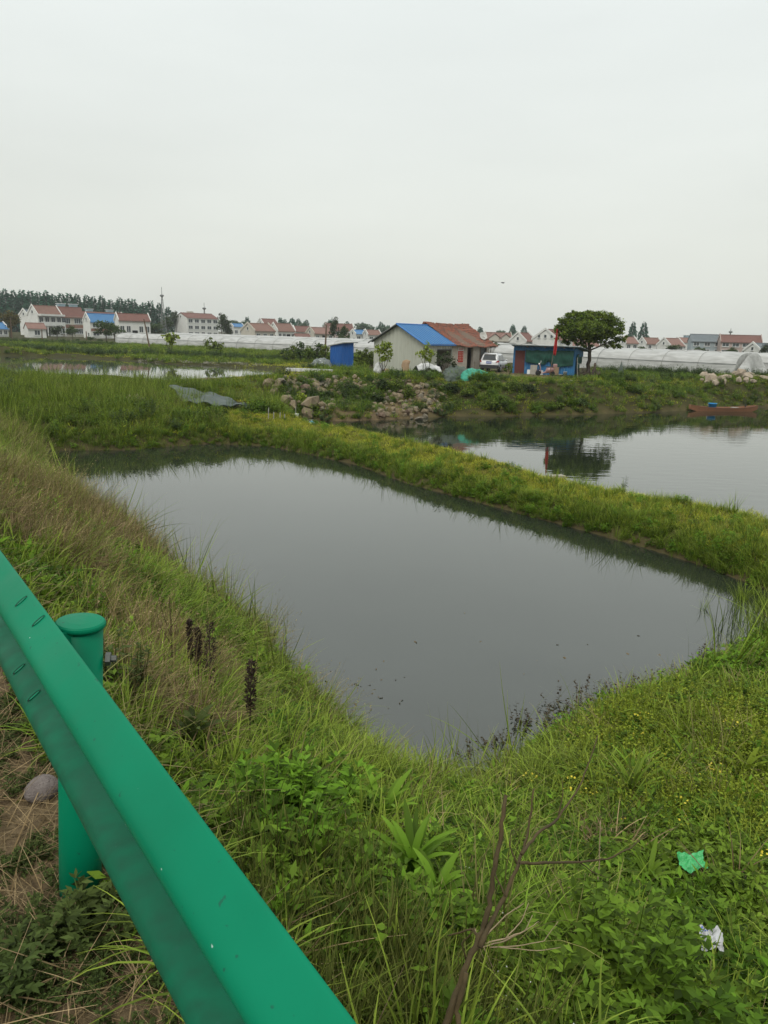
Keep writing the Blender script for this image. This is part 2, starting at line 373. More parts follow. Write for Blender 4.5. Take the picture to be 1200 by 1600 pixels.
def village_house(px, dist, gw, fw, eave, ridge, st, cols, roof, wall, label, theta=33, ww=1.3, wh=1.35, gable_win=1, door=None, band=None, name='village_house', parapet=True, tank=0, dormer=0, balcony=False, overhang=.35, group=None):
    th = R_(theta) ; tw = th - math.atan((px-600)/FPX); base = 2.0
    k = FPX*math.cos(0)
    p = AtY(px, horizon(px), dist); x0, y0 = p.x, dist
    Ln = max(fw*dist/FPX/math.cos(th), 4); Dp = max(gw*dist/FPX/max(math.sin(th), .15), 4)
    hz = horizon(px); ez = 5+(hz-eave)*dist/FPX - base; rz_ = 5+(hz-ridge)*dist/FPX - base
    rz_ = max(rz_, ez+.8)
    r = thing(name, label, 'house', (x0, y0, base), tw, group)   # local x along the front, local y into the depth
    w = MB()
    body = [(0, 0, -.3), (0, Dp, -.3), (0, Dp, ez), (0, Dp/2, rz_-.12), (0, 0, ez)]
    w.prism(body, (0, 0, 0), (Ln, 0, 0)); w.build('wall', wall, r)
    rf = MB(); tk = .14
    nfold = 0
    for sgn in (-1, 1):
        yo = -overhang if sgn < 0 else Dp+overhang; sl = (rz_-ez)/(Dp/2); zo = ez - sl*overhang
        a = (0, yo, zo+.02); b = (0, Dp/2, rz_+.02)
        rf.prism([a, b, (0, Dp/2, rz_+.02+tk), (0, yo, zo+.02+tk)], (-.12, 0, 0), (Ln+.12, 0, 0))
    ro = rf.build('roof', roof, r)
    rb = MB().tube([(-.1, Dp/2, rz_+tk+.04), (Ln+.1, Dp/2, rz_+tk+.04)], .11, 6).build('ridge_cap', roof, ro)
    if parapet:
        for xx in (-.16, Ln+.01):
            g = MB(); g.prism([(0, -.3, ez-.35), (0, Dp/2, rz_+.05), (0, Dp+.3, ez-.35), (0, Dp+.3, ez+.25), (0, Dp/2, rz_+.55), (0, -.3, ez+.25)], (xx, 0, 0), (xx+.15, 0, 0))
            g.build('gable_parapet', wall, r)
    sh = ez/st
    for s in range(st):
        zc = s*sh+sh*.55
        for c in range(cols):
            xc = Ln*(c+.5)/cols
            if s == 0 and door is not None and c == door:
                d = MB().box((0, 0, 0), (1.3, .08, min(2.3, sh*.8))); do = d.build('door', mDark, r); do.location = (xc, -.04, min(2.3, sh*.8)/2)
                continue
            win(r, xc, -.045, zc, min(ww, Ln/cols*.7), min(wh, sh*.55))
    for gi in range(gable_win):
        win(r, -.045, Dp*(.5 if gable_win == 1 else (gi+1)/(gable_win+1)), rz_-(rz_-ez)*.55-.3, .75, .8, 'left', cross=False)
    if gable_win and st > 0: win(r, -.045, Dp*.25, sh*.45, .8, .9, 'left', cross=False)
    if band: MB().box((Ln/2, -.06, ez*.5), (Ln*.96, .08, ez*.16)).build('facing_band', band, r)
    if balcony:
        MB().box((Ln*.5, -.75, ez*.5), (Ln, 1.5, .16)).build('balcony_slab', wall, r)
        MB().box((Ln*.5, -1.46, ez*.5+.56), (Ln, .1, .94)).build('balcony_parapet', mWhite, r)
        for q in range(cols+1): MB().box((Ln*q/cols*.98+.1, -1.38, ez*.25), (.22, .22, ez*.5-.2)).build('column', mWhite, r)
        MB().box((Ln*.5, -.78, ez-.02), (Ln+.1, 1.55, .5)).build('eave_band', mWhite, r)
    else:
        MB().box((Ln*.5, -.14, ez-.22), (Ln, .22, .26)).build('cornice', wall, r)
    for q in range(tank):
        tx = Ln*(.25+.5*q/max(1, tank-1)) if tank > 1 else Ln*.62
        tb = MB().box((tx, Dp/2+1.0, rz_+.2), (1.9, 1.6, 1.5)).build('water_tank', mTank, r)
        MB().box((tx, Dp/2+1.0, rz_+1.02), (2.3, 2.0, .14)).build('tank_lid', mTankTop, tb)
    for q in range(dormer):
        dx = Ln*(q+.6)/(dormer+.3)
        dm = MB().prism([(dx-1.6, 0, ez-.2), (dx+1.6, 0, ez-.2), (dx+1.6, 0, ez+.5), (dx, 0, ez+1.6), (dx-1.6, 0, ez+.5)], (0, -.5, 0), (0, Dp*.35, 0)).build('dormer', wall, r)
        MB().prism([(dx-1.9, 0, ez+.42), (dx, 0, ez+1.72), (dx+1.9, 0, ez+.42), (dx+1.9, 0, ez+.56), (dx, 0, ez+1.88), (dx-1.9, 0, ez+.56)], (0, -.65, 0), (0, Dp*.36, 0)).build('dormer_roof', roof, dm)
    return r
VH = village_house
# left end of the village, behind the far pond
VH(-14, 175, 8, 18, 513, 505, 1, 3, mBlueRoof, mWhite, 'white house cut by the left edge of the photo, blue roof', 30)
VH(45, 218, 12, 10, 494, 486, 2, 2, mGreyRoof, mWhite, 'white two-storey house with dark grey roof, half hidden behind autumn-coloured tree', 35)
VH(60, 206, 14, 34, 493, 480, 2, 4, mBrownRoof, mWhite, 'white two-storey house with tall pointed gable and balcony band, left part of village', 33, balcony=True, door=1, tank=0, wh=1.6)
VH(94, 212, 3, 35, 495, 482, 2, 2, mRedRoof, mCream, 'cream tiled two-storey house with red roof and brown band, water tanks on its ridge', 20, band=mBand, ww=2.6, wh=1.5, tank=2, parapet=False)
VH(141, 196, 10, 47, 503, 492, 2, 3, mBlueRoof, mWhite, 'white house with bright blue roof in the left part of the village', 24, ww=1.7, band=mBand)
VH(131, 240, 6, 60, 494, 489, 2, 5, mRedRoof, mWhite, 'house with red roof showing just above the blue roof, two tanks on it', 24, tank=2)
VH(186, 186, 5, 46, 501, 492, 1, 5, mRedRoof, mWhite, 'long white house with red roof and dark door, right of the blue roofed house', 14, door=2, gable_win=0, wh=1.6)
VH(43, 178, 3, 22, 513, 506, 1, 1, mRedRoof2, mWhite, 'small white outhouse with pale red roof in front of the pointed gable house', 12, gable_win=0, parapet=False, name='outhouse')
h7 = VH(293, 285, 19, 47, 498, 491, 3, 5, mRedRoof, mWhite, 'three-storey white house with red roof, standing alone beside a dark green tree', 33, ww=1.9, wh=1.8, door=2, parapet=False)
MB().box((4.6, 5.0, 9.0), (2.2, 1.4, 1.1)).build('roof_room', mCream, h7)
VH(365, 300, 7, 16, 511, 507, 1, 2, mBlueRoof, mWhite, 'low white house with blue roof between dark tree and big plain gable house', 25)
VH(398, 205, 21, 31, 517, 507, 1, 3, mBrownRoof, mCream, 'white gable house with brown-red roof, three windows, above middle of the long greenhouse', 38, gable_win=1)
VH(412, 270, 10, 22, 507, 500, 2, 2, mRedRoof, mWhite, 'red roofed white house peeping over the brown-red roof with three windows', 30)
VH(434, 225, 13, 26, 517, 507, 1, 4, mBrownRoof, mWhite, 'white gable house with open grey porch, just right of the three-window house', 36, door=2)
VH(462, 240, 4, 24, 518, 511, 1, 2, mRedRoof, mWhite, 'white bungalow with two windows and red roof between two gable houses', 20)
VH(463, 205, 2, 17, 527, 523, 1, 1, mRedRoof, mWhite, 'low outbuilding with a strip of red roof behind the greenhouse', 15, name='outhouse', gable_win=0, parapet=False)
VH(491, 228, 13, 30, 521, 513, 1, 3, mRedRoof2, mCream, 'white gable house with cream front, right before the bushes by the blue hut', 36, door=1)
VH(512, 262, 6, 40, 516, 507, 2, 4, mRedRoof, mPink, 'two-storey house with broad red roof and pinkish upper wall behind the tall thin tree', 22)
VH(556, 235, 8, 17, 522, 517, 1, 2, mBlueRoof, mWhite, 'white house with pale blue roof right of the broad red roof', 30)
VH(575, 232, 4, 20, 523, 517, 1, 2, mBrownRoof, mWhite, 'white house with brown roof beside the metal shed left gable', 24)
# behind the yard
VH(762, 200, 6, 38, 532, 521, 1, 3, mRedRoof2, mCream, 'faded red roofed house with two dormer gables behind the white car', 20, dormer=2)
VH(822, 188, 25, 13, 533, 522, 2, 1, mRedRoof, mWhite, 'white gable wall with red roof to its right, above the blue shed door', 52, gable_win=1)
VH(872, 178, 39, 22, 531, 517, 2, 2, mRedRoof, mWhite, 'big white gable wall with two rows of three windows behind the flag', 58, gable_win=3)
VH(893, 200, 4, 42, 540, 531, 1, 4, mRedRoof2, mWhite, 'long white house seen through the crown of the big round tree', 18)
# right part
VH(978, 210, 14, 18, 536, 528, 1, 2, mRedRoof2, mWhite, 'white house with two dark windows just right of the big round tree', 40, gable_win=2)
VH(1010, 250, 12, 22, 537, 529, 1, 2, mBrownRoof, mWhite, 'white gabled house with brown roof below the right pointed conifer', 45)
VH(1048, 225, 20, 20, 540, 530, 1, 2, mRedRoof2, mWhite, 'white gable house with pinkish roof, left of the blue-grey house', 48)
VH(1062, 262, 8, 26, 535, 529, 1, 2, mRedRoof2, mWhite, 'farther pinkish roof with a small chimney tank behind the white gable', 30, tank=1)
VH(1080, 205, 3, 45, 533, 524, 2, 3, mGreyRoof, mBlueGrey, 'blue-grey two-storey house with dark slate roof in right part of village', 14, parapet=False, gable_win=0, ww=1.5)
VH(1126, 200, 2, 56, 534, 525, 2, 4, mRedRoof, mPink, 'long house with red roof and pinkish open front beside the blue-grey house', 12, ww=2.4, wh=1.6, balcony=False, gable_win=0)
VH(1190, 165, 24, 30, 548, 538, 1, 2, mGreyRoof, mWhite, 'small white gable house with grey roof at the right edge of the photo', 45)
VH(1222, 185, 20, 30, 541, 531, 1, 2, mGreyRoof, mWhite, 'white gable cut off by the right edge, behind the small white gable house', 45)

# ------------------------------------------------------------------ greenhouses
film = bpy.data.materials.new('greenhouse_film'); film.use_nodes = True
t = film.node_tree; n = t.nodes; l = t.links.new; p = n['Principled BSDF']; p.inputs['Roughness'].default_value = .38; p.inputs['Specular IOR Level'].default_value = .45
g = n.new('ShaderNodeTexCoord'); mpn = n.new('ShaderNodeMapping'); mpn.inputs['Scale'].default_value = (.6, 2, 3); l(g.outputs['Object'], mpn.inputs[0])
nz = n.new('ShaderNodeTexNoise'); nz.inputs['Scale'].default_value = 1.1; nz.inputs['Detail'].default_value = 6; l(mpn.outputs[0], nz.inputs['Vector'])
cr = n.new('ShaderNodeValToRGB'); l(nz.outputs[0], cr.inputs[0]); cr.color_ramp.elements[0].position = .3; cr.color_ramp.elements[0].color = (.40, .40, .375, 1); cr.color_ramp.elements[1].position = .65; cr.color_ramp.elements[1].color = (.60, .60, .58, 1)
l(cr.outputs[0], p.inputs['Base Color'])
tr = n.new('ShaderNodeBsdfTranslucent'); l(cr.outputs[0], tr.inputs[0]); ms = n.new('ShaderNodeMixShader'); ms.inputs[0].default_value = .3; l(p.outputs[0], ms.inputs[1]); l(tr.outputs[0], ms.inputs[2]); l(ms.outputs[0], n['Material Output'].inputs[0])
bb = n.new('ShaderNodeBump'); bb.inputs['Strength'].default_value = .5; bb.inputs['Distance'].default_value = .06; l(nz.outputs[0], bb.inputs['Height']); l(bb.outputs[0], p.inputs['Normal'])
mHoop = M('hoop_steel', (.17, .18, .17), rough=.5, metal=.3)
mStrip = M('weathered_strip', (.34, .34, .31), (.25, .25, .22), 3, .8)
def greenhouse(a, b, w, h, label, step=1.6, torn=False, ribs=True):
    a = Vector(a); b = Vector(b); d = (b-a); Ln = d.length; ang = math.atan2(d.y, d.x)
    r = thing('greenhouse', label, 'greenhouse', a, ang)
    rr = random.Random(int(a.x*10)); ns = int(Ln/(step/4)); na = 22; rings = []
    for i in range(ns+1):
        x = Ln*i/ns; ph = (x/step) % 1; sag = .035*math.sin(math.pi*ph); ring = []
        for j in range(na+1):
            t_ = math.pi*j/na; cy = math.cos(t_); sy = math.sin(t_)
            yy = (w/2)*(1 if cy > 0 else -1)*abs(cy)**.62; zz = h*sy**.72 if sy > 0 else 0
            k_ = 1-sag/h*2*sy - .006*rr.random()
            lift = 0
            ring.append((x, w/2+yy*k_, zz*k_ - .05 + lift))
        rings.append(ring)
    m_ = MB(); m_.loft(rings, closed=False, cap=False); m_.build('film', film, r, smooth=True)
    def arch(x, k_=1.0): return [(x, w/2+(w/2)*k_*(1 if math.cos(t_) > 0 else -1)*abs(math.cos(t_))**.62, h*k_*max(0, math.sin(t_))**.72) for t_ in [math.pi*j/18 for j in range(19)]]
    for i in range(0, int(Ln/step)+1, 2 if ribs else 6):
        MB().tube(arch(i*step, 1.006), .022, 5).build('hoop', mHoop if i % 8 == 0 else mStrip, r)
    # shoulder batten that pins the film on both sides
    for sgn in (-1, 1):
        zb = h*.52; t_ = math.asin((zb/h)**(1/.72)); yb = (w/2)*abs(math.cos(t_))**.62
        MB().tube([(0, w/2+sgn*(yb+.03), zb), (Ln, w/2+sgn*(yb+.03), zb)], .03, 5).build('batten', mHoop, r)
    for xx, nm in ((.0, 'end_wall'), (Ln, 'end_wall')):
        pts = arch(xx, .995); V_ = pts+[(xx, w/2, h*.4)]; k_ = len(pts)
        e_ = MB().add(V_, [(i, i+1, k_) for i in range(k_-1)]+[(k_-1, 0, k_)]); eo = e_.build(nm, film, r)
        MB().box((xx+(-.02 if xx == 0 else .02), w/2, h*.4), (.05, .9, h*.8)).build('end_door', mStrip, r)
    return r
def g2(px, py): return G(px, py, 2.0)
ga = g2(180, 536.5); gb = g2(612, 557)
greenhouse(ga, gb, 6.5, 2.0, 'very long low plastic greenhouse running from left to behind the blue hut', 2.0)
dv = (gb-ga).normalized(); nv = Vector((-dv.y, dv.x, 0))
greenhouse(ga+nv*8.5+dv*3, gb+nv*8.5, 6.5, 2.3, 'second plastic greenhouse row just behind the very long one', 2.0, ribs=False)
gc = g2(768, 566); gd = g2(1146, 589)
greenhouse(gc, gd, 6.0, 2.25, 'whitish plastic tunnel greenhouse with torn end, behind the boat bank', 1.9)
dv2 = (gd-gc).normalized(); nv2 = Vector((-dv2.y, dv2.x, 0))
greenhouse(gc+nv2*9-dv2*4, gd+nv2*9+dv2*22, 6.0, 2.3, 'farther plastic greenhouse ridge running on past the torn end to the right edge', 2.0, ribs=False)
greenhouse(g2(690, 548), g2(790, 552), 6.0, 2.1, 'short stretch of plastic greenhouse visible between old house and blue shed', 2.0, ribs=False)
# loose torn film draped over the near end of the tunnel
q = gd+dv2*.15; rgn = random.Random(3); mm = MB(); rows = []
for i in range(9):
    u_ = i/8; rows.append([q + nv2*(6.1*u_) + dv2*(.05+.95*v_/6*(.6+.5*math.sin(u_*9))+.1*rgn.random()) + Vector((0, 0, 2.2*math.sin(math.pi*min(max(u_, .03), .97))**.6*(1-v_/6)+.02)) for v_ in range(7)])
mm.loft(rows, closed=False, cap=False); tag(mm.build('torn_film', film, None, smooth=True), 'loose torn plastic film hanging over the near end of the right tunnel greenhouse', 'plastic film')

# ------------------------------------------------------------------ metal shed joined to old red-tiled house
mCorr = M('cream_corrugated_metal', (.44, .45, .38), (.38, .39, .33), .8, .55, metal=.1, c3=(.33, .30, .24), scale3=2.0, t3=.66, stretch=(1, 1, .3))
mBlueMetal = M('blue_roof_paint', (.010, .105, .27), (.014, .12, .30), .7, .5, c3=(.04, .14, .26), scale3=1.4, t3=.6)
mBlueTrim = M('blue_trim_paint', (.03, .14, .40), rough=.45)
mOldWall = M('old_plaster', (.50, .455, .385), (.42, .375, .31), 1.4, .95, bump=.4, bscale=9, c3=(.30, .26, .21), scale3=2.3, t3=.56)
mOldTile = M('old_clay_tile', (.27, .095, .055), (.17, .065, .045), 2.2, .85, c3=(.10, .070, .055), scale3=5, t3=.5)
mWood = M('weathered_wood', (.15, .105, .07), (.10, .07, .05), 4, .85, stretch=(1, 1, 8))
def corr_sheet(mb, o, u, v, wu, hv, amp=.02, pitch=.2):
    """trapezoid-ribbed sheet: origin o, u along, v up, normal from u x v"""
    o = Vector(o); u = Vector(u).normalized(); v = Vector(v).normalized(); nn = u.cross(v); k = max(2, int(wu/(pitch/4))); top = []; bot = []
    V = []
    hf = hv if callable(hv) else (lambda s_: hv)
    for i in range(k+1):
        s_ = wu*i/k; ph = i % 4; a_ = amp if ph in (1, 2) else 0
        V.append(o+u*s_+nn*a_); V.append(o+u*s_+nn*a_+v*hf(s_))
    mb.add(V, [(2*i, 2*i+2, 2*i+3, 2*i+1) for i in range(k)])
SH = thing('metal_shed', 'pale corrugated metal shed with bright blue roof and open doorway', 'shed', (2.9, 62.4, 2.0), math.atan2(.78, .62))
# local x runs along the long side (away to the right), local y runs towards the left gable corner
GW, SL, EH, RH = 5.3, 4.25, 2.46, 3.82
w = MB(); corr_sheet(w, (0, GW, -.3), (0, -1, 0), (0, 0, 1), GW, lambda s_: .3+EH+(RH-EH)*(1-abs(s_-GW/2)/(GW/2)), .03, .40); w.build('gable_wall', mCorr, SH)
w = MB(); corr_sheet(w, (0, 0, -.3), (1, 0, 0), (0, 0, 1), 1.9, EH+.3, .03, .40); corr_sheet(w, (1.9, 0, 1.95), (1, 0, 0), (0, 0, 1), SL-1.9, EH-1.95, .03, .40)
w.box((SL-.06, .03, .95), (.12, .1, 2.0)); w.build('front_wall', mCorr, SH)
MB().box((SL/2, GW, EH/2), (SL, .06, EH)).build('back_wall', mCorr, SH)
MB().box((SL/2+1.2, GW*.6, .9), (SL-1.6, .05, 1.8)).box((3.0, .9, .3), (.9, .9, .6)).build('interior_clutter', mDark, SH)
for sgn in (0, 1):
    w = MB(); ov = .38
    sl = (RH-EH)/(GW/2)
    if sgn == 0: corr_sheet(w, (-.35, -ov, EH-sl*ov+.06), (1, 0, 0), (0, GW/2+ov, RH-EH+sl*ov), SL+.30, math.hypot(GW/2+ov, RH-EH+sl*ov), .035, .40)
    else: corr_sheet(w, (SL-.05, GW+ov, EH-sl*ov+.06), (-1, 0, 0), (0, -GW/2-ov, RH-EH+sl*ov), SL+.30, math.hypot(GW/2+ov, RH-EH+sl*ov), .035, .40)
    ro = w.build('roof_sheet', mBlueMetal if sgn == 0 else mGreyRoof, SH)
for (a, b) in (((-.36, -.4, EH-.19), (-.36, GW/2, RH+.06)), ((-.36, GW/2, RH+.06), (-.36, GW+.4, EH-.19))):
    MB().tube([a, b], .055, 6).build('verge_trim', mBlueTrim if a[1] < 0 else mHoop, SH)
MB().tube([(-.36, GW/2, RH+.09), (SL, GW/2, RH+.09)], .06, 6).build('ridge_cap', mBlueTrim, SH)
MB().tube([(-.36, -.42, EH-.2), (SL-.05, -.42, EH-.2)], .05, 6).build('eave_trim', mBlueTrim, SH)
MB().box((3.1, .05, 1.9), (2.3, .1, .12)).build('door_lintel', mHoop, SH)

OH = thing('old_house', 'old plastered house with sagging brown-red tile roof beside blue roof', 'house', (2.9+.62*4.32, 62.4+.78*4.32, 2.0), math.atan2(.78, .62))
OL, OD, OE, OR = 6.15, 5.9, 2.48, 4.08
yb = -.02
w = MB(); dx0, dx1, dz = 2.35, 3.35, 2.05; wx0, wx1, wz0, wz1 = 4.45, 5.6, .95, 2.1
for c, d in (((dx0/2, .1, OE/2-.15), (dx0, .22, OE+.3)), (((dx0+dx1)/2, .1, (dz+OE)/2), (dx1-dx0, .22, OE-dz)), (((dx1+wx0)/2, .1, OE/2-.15), (wx0-dx1, .22, OE+.3)),
             (((wx0+wx1)/2, .1, wz0/2-.15), (wx1-wx0, .22, wz0+.3)), (((wx0+wx1)/2, .1, (wz1+OE)/2), (wx1-wx0, .22, OE-wz1)), (((wx1+OL)/2, .1, OE/2-.15), (OL-wx1, .22, OE+.3))): w.box(c, d)
w.build('front_wall', mOldWall, OH)
MB().prism([(0, .215, -.3), (0, OD, -.3), (0, OD, OE), (0, OD/2, OR-.1), (0, .215, OE+.06)], (OL-.24, 0, 0), (OL, 0, 0)).build('side_wall', mOldWall, OH)
MB().prism([(0, .215, -.3), (0, OD, -.3), (0, OD, OE), (0, OD/2, OR-.1), (0, .215, OE+.06)], (0, 0, 0), (.2, 0, 0)).build('side_wall', mOldWall, OH)
MB().box((OL/2, OD-.1, OE/2), (OL-.5, .2, OE)).build('back_wall', mOldWall, OH)
MB().box((OL/2, OD*.5, 1.2), (OL-.6, .05, 2.3)).build('inner_partition', mDark, OH)
d_ = MB().box((dx0+.07, .62, dz/2), (.05, .78, dz-.1)).build('door', mWood, OH)
MB().box((0, 0, 0), (.9, .05, dz)).build('doorway_shade', mDark, OH).location = ((dx0+dx1)/2, 1.2, dz/2)
f = MB()
for c, d in (((wx0+.04, .0, 1.52), (.08, .1, 1.15)), ((wx1-.04, .0, 1.52), (.08, .1, 1.15)), (((wx0+wx1)/2, .0, wz0+.04), (1.0, .1, .08)), (((wx0+wx1)/2, .0, wz1-.04), (1.0, .1, .08))): f.box(c, d)
fo = f.build('window', mWood, OH); MB().box(((wx0+wx1)/2, .08, 1.52), (1.0, .03, 1.0)).build('pane', mPane, fo)
for q_ in range(6): MB().tube([(wx0+.15+q_*.17, -.02, wz0+.08), (wx0+.15+q_*.17, -.02, wz1-.08)], .012, 5).build('bar', mHoop, fo)
# tile courses, each course lapping the one below, sagging and uneven
def tiled(x0, x1, ya, za, yb_, zb, rows, name, parent):
    rr = random.Random(11); mb = MB(); k = int((x1-x0)/.11)
    for i in range(rows):
        f0, f1 = i/rows, (i+1.25)/rows; V_ = []; w1, w2 = rr.uniform(-.03, .03), rr.uniform(-.03, .03)
        for j in range(k+1):
            x = x0+(x1-x0)*j/k; sag = -.16*math.sin(math.pi*(x-x0)/(x1-x0))*(.4+.6*math.sin(math.pi*f0)) + .04*math.sin(x*2.3+1)
            bump_ = .028*(1 if j % 2 else -1)+rr.uniform(-.012, .012)
            for ff, lift in ((f0, .07), (min(f1, 1.02), .0)):
                V_.append((x, ya+(yb_-ya)*ff+rr.uniform(-.012, .012), za+(zb-za)*ff+lift+bump_+sag+.03*i/rows+w1*(x-x0)/(x1-x0)))
            V_.append((x, ya+(yb_-ya)*f0, za+(zb-za)*f0+.02+bump_+sag+w1*(x-x0)/(x1-x0)-.02))
        mb.add(V_, [(3*j, 3*j+3, 3*j+4, 3*j+1) for j in range(k)]+[(3*j+2, 3*j+5, 3*j+3, 3*j) for j in range(k)])
    o = mb.build(name, mOldTile, parent); o['kind'] = 'stuff'; return o
sl = (OR-OE)/(OD/2); MB().prism([(0, -.45, OE-.26), (0, OD/2, OR-.08), (0, OD+.4, OE-.26), (0, OD/2, OR-.2)], (-.15, 0, 0), (OL+.55, 0, 0)).build('roof_boarding', mWood, OH)
tiled(-.2, OL+.6, -.55, OE-.28, OD/2, OR+.02, 17, 'roof_tiles', OH)
tiled(-.2, OL+.6, OD+.5, OE-.28, OD/2, OR+.02, 10, 'roof_tiles', OH)
rr = random.Random(5)
for i in range(19):
    x = -.2+(OL+.8)*i/18
    if i in (4, 12): continue
    o_ = MB().tube([(-.19, 0, rr.uniform(-.02, .02)), (.19, 0, rr.uniform(-.02, .02))], .1, 7).build('ridge_tile', mOldTile, OH); o_.location = (x, OD/2, OR+.03-.16*math.sin(math.pi*i/18)*.4)
# painted notice beside the door
mRed = M('faded_red_paint', (.48, .045, .03), (.40, .05, .035), 3, .7)
mPaper = M('notice_white', (.62, .60, .57), (.55, .52, .49), 3, .8)
mInk = M('pale_lettering', (.62, .42, .34), rough=.8)
sg = MB().box((1.2, -.03, 1.42), (.98, .05, 1.35)).build('notice_board', mPaper, OH)
MB().box((1.2, -.062, 1.28), (.86, .015, .98)).build('red_panel', mRed, sg)
gly = MB(); rr = random.Random(9)
for r_ in range(4):
    for c_ in range(3):
        gx_, gz_ = 1.2-.27+c_*.27, 1.62-r_*.21
        for s_ in range(3): gly.box((gx_, -.073, gz_-.05+s_*.05), (.15, .006, .018))
        gly.box((gx_+rr.uniform(-.04, .04), -.0745, gz_), (.02, .006, .14))
gly.build('notice_lettering', mInk, sg)
gl2 = MB()
for c_ in range(4): gl2.box((.93+c_*.18, -.06, 1.93), (.1, .01, .10))
gl2.build('heading_lettering', mRed, sg)
# satellite dish on the roof, air conditioner on the right wall
mDish = M('dish_paint', (.50, .50, .47), (.40, .38, .34), 3, .6)
ds = MB().lathe([(0.01, 0), (.16, .012), (.28, .05), (.37, .11), (.385, .11), (.29, .03), (.16, -.012), (.01, -.025)], 18, (0, 0, 0), 'y').build('satellite_dish', mDish, OH, True)
ds.location = (5.75, .55, 3.08); ds.rotation_euler = (R_(-25), 0, R_(-30)); ds.scale = (1, -1, 1)
MB().tube([(0, 0, -.02), (.0, .35, -.35)], .02, 6).tube([(0, -.1, -.3), (0, -.42, .02)], .012, 5).box((0, -.42, .05), (.08, .1, .08)).build('dish_bracket', mHoop, ds)
mAC = M('ac_casing', (.52, .52, .48), (.44, .43, .39), 3, .6)
ac = MB().box((OL+.20, 1.05, 1.85), (.32, .85, .6)).build('air_conditioner', mAC, OH, bevel=.02)
MB().lathe([(.22, 0), (.2, .02), (.02, .02)], 16, (OL+.365, 1.12, 1.85), 'x').build('fan_grille', mDark, ac)
MB().box((OL+.2, .75, 1.5), (.34, .04, .05)).box((OL+.2, 1.35, 1.5), (.34, .04, .05)).build('bracket', mHoop, ac)
MB().box((OL+.05, 2.3, 1.6), (.06, .9, .9)).build('side_window', mPane, OH)

# ------------------------------------------------------------------ small blue hut
mHut = M('hut_blue_paint', (.010, .090, .32), (.010, .075, .27), 1.2, .5, c3=(.04, .15, .38), scale3=3, t3=.62, stretch=(1, 1, .4))
mRoofGrey = M('grey_sheet_roof', (.36, .37, .36), (.28, .29, .28), 1.5, .6)
hp = g2(533, 573.5); HU = thing('blue_hut', 'small bright blue sheet-metal hut with tilted grey roof', 'hut', hp, R_(18))
w = MB(); corr_sheet(w, (0, 0, -.2), (1, 0, 0), (0, 0, 1), 1.15, lambda s_: 2.35+s_*.05, .022, .19); w.build('front_wall', mHut, HU)
w = MB(); corr_sheet(w, (-.97*math.cos(R_(18)), .97*math.sin(R_(28)), -.2), (.97*math.cos(R_(18)), -.97*math.sin(R_(28)), 0), (0, 0, 1), math.hypot(.97*math.cos(R_(18)), .97*math.sin(R_(28))), lambda s_: 2.05+s_*.3, .022, .19); w.build('side_wall', mHut, HU)
MB().box((.25, 1.1, 1.0), (1.6, .04, 2.0)).build('back_wall', mHut, HU)
MB().box((1.13, .6, 1.0), (.04, 1.0, 2.0)).build('side_wall', mHut, HU)
MB().prism([(-1.15, .45, 1.86), (.12, -.25, 2.17), (1.5, -.2, 2.24), (1.3, 1.3, 2.12), (-1.0, 1.3, 1.9)], (0, 0, 0), (0, 0, .05)).build('roof_sheet', mRoofGrey, HU)
MB().tube([(-1.15, .45, 1.84), (.12, -.26, 2.15), (1.5, -.21, 2.22)], .03, 5).build('roof_edge', mHoop, HU)

# ------------------------------------------------------------------ blue shed with net
mShedBlue = M('shed_blue_paint', (.025, .155, .34), (.022, .125, .28), 1.3, .55, c3=(.12, .22, .30), scale3=3, t3=.62, stretch=(1, 1, .4))
mRust = M('dark_red_door_paint', (.115, .028, .020), (.085, .022, .018), 2, .6, c3=(.25, .16, .13), scale3=6, t3=.66)
bl = g2(801, 583); br = g2(896, 587); dsh = br-bl; BL = dsh.length
BS = thing('blue_shed', 'long blue sheet-metal shed with dark red door beside the big tree', 'shed', bl, math.atan2(dsh.y, dsh.x))
w = MB(); corr_sheet(w, (.98, 0, -.2), (1, 0, 0), (0, 0, 1), BL-.98, 2.35+.2, .022, .22); w.box((.06, .0, 1.1), (.12, .06, 2.5)); corr_sheet(w, (.12, 0, 1.98), (1, 0, 0), (0, 0, 1), .86, .4, .022, .22)
w.build('front_wall', mShedBlue, BS)
do = MB().box((.55, .01, .98), (.84, .05, 1.96)).build('door', mRust, BS)
for zz in (.35, .9, 1.45): MB().box((.55, -.022, zz+.15), (.62, .02, .4)).build('door_panel', mRust, do)
MB().tube([(.85, -.04, 1.0), (.85, -.1, 1.0), (.85, -.1, 1.12)], .014, 6).build('handle', mHoop, do)
w = MB(); corr_sheet(w, (BL, 0, 1.55), (.12, 1, 0), (0, 0, 1), 3.6, lambda s_: .80-s_*.11, .022, .22); corr_sheet(w, (BL, 0, -.2), (.12, 1, 0), (0, 0, 1), .45, 1.75, .022, .22); w.build('side_wall', mShedBlue, BS)
MB().box((BL+.2, 1.9, .9), (.06, 2.8, 1.8)).build('side_opening', mDark, BS)
MB().box((BL/2, 3.55, 1.0), (BL, .05, 2.0)).build('back_wall', mShedBlue, BS)
MB().box((-.02, 1.8, 1.1), (.05, 3.5, 2.2)).build('side_wall', mShedBlue, BS)
mShRoof = M('dark_sheet_roof', (.10, .13, .135), (.14, .17, .17), 1.2, .6)
w = MB(); V_ = []; 
for (x, y, z) in ((-.15, -.8, 2.40), (BL+.45, -.8, 2.40), (BL+1.15, 3.8, 1.98), (-.15, 3.8, 1.98)): V_.append((x, y, z))
w.prism(V_, (0, 0, 0), (0, 0, .06)); w.build('roof_sheet', mShRoof, BS)
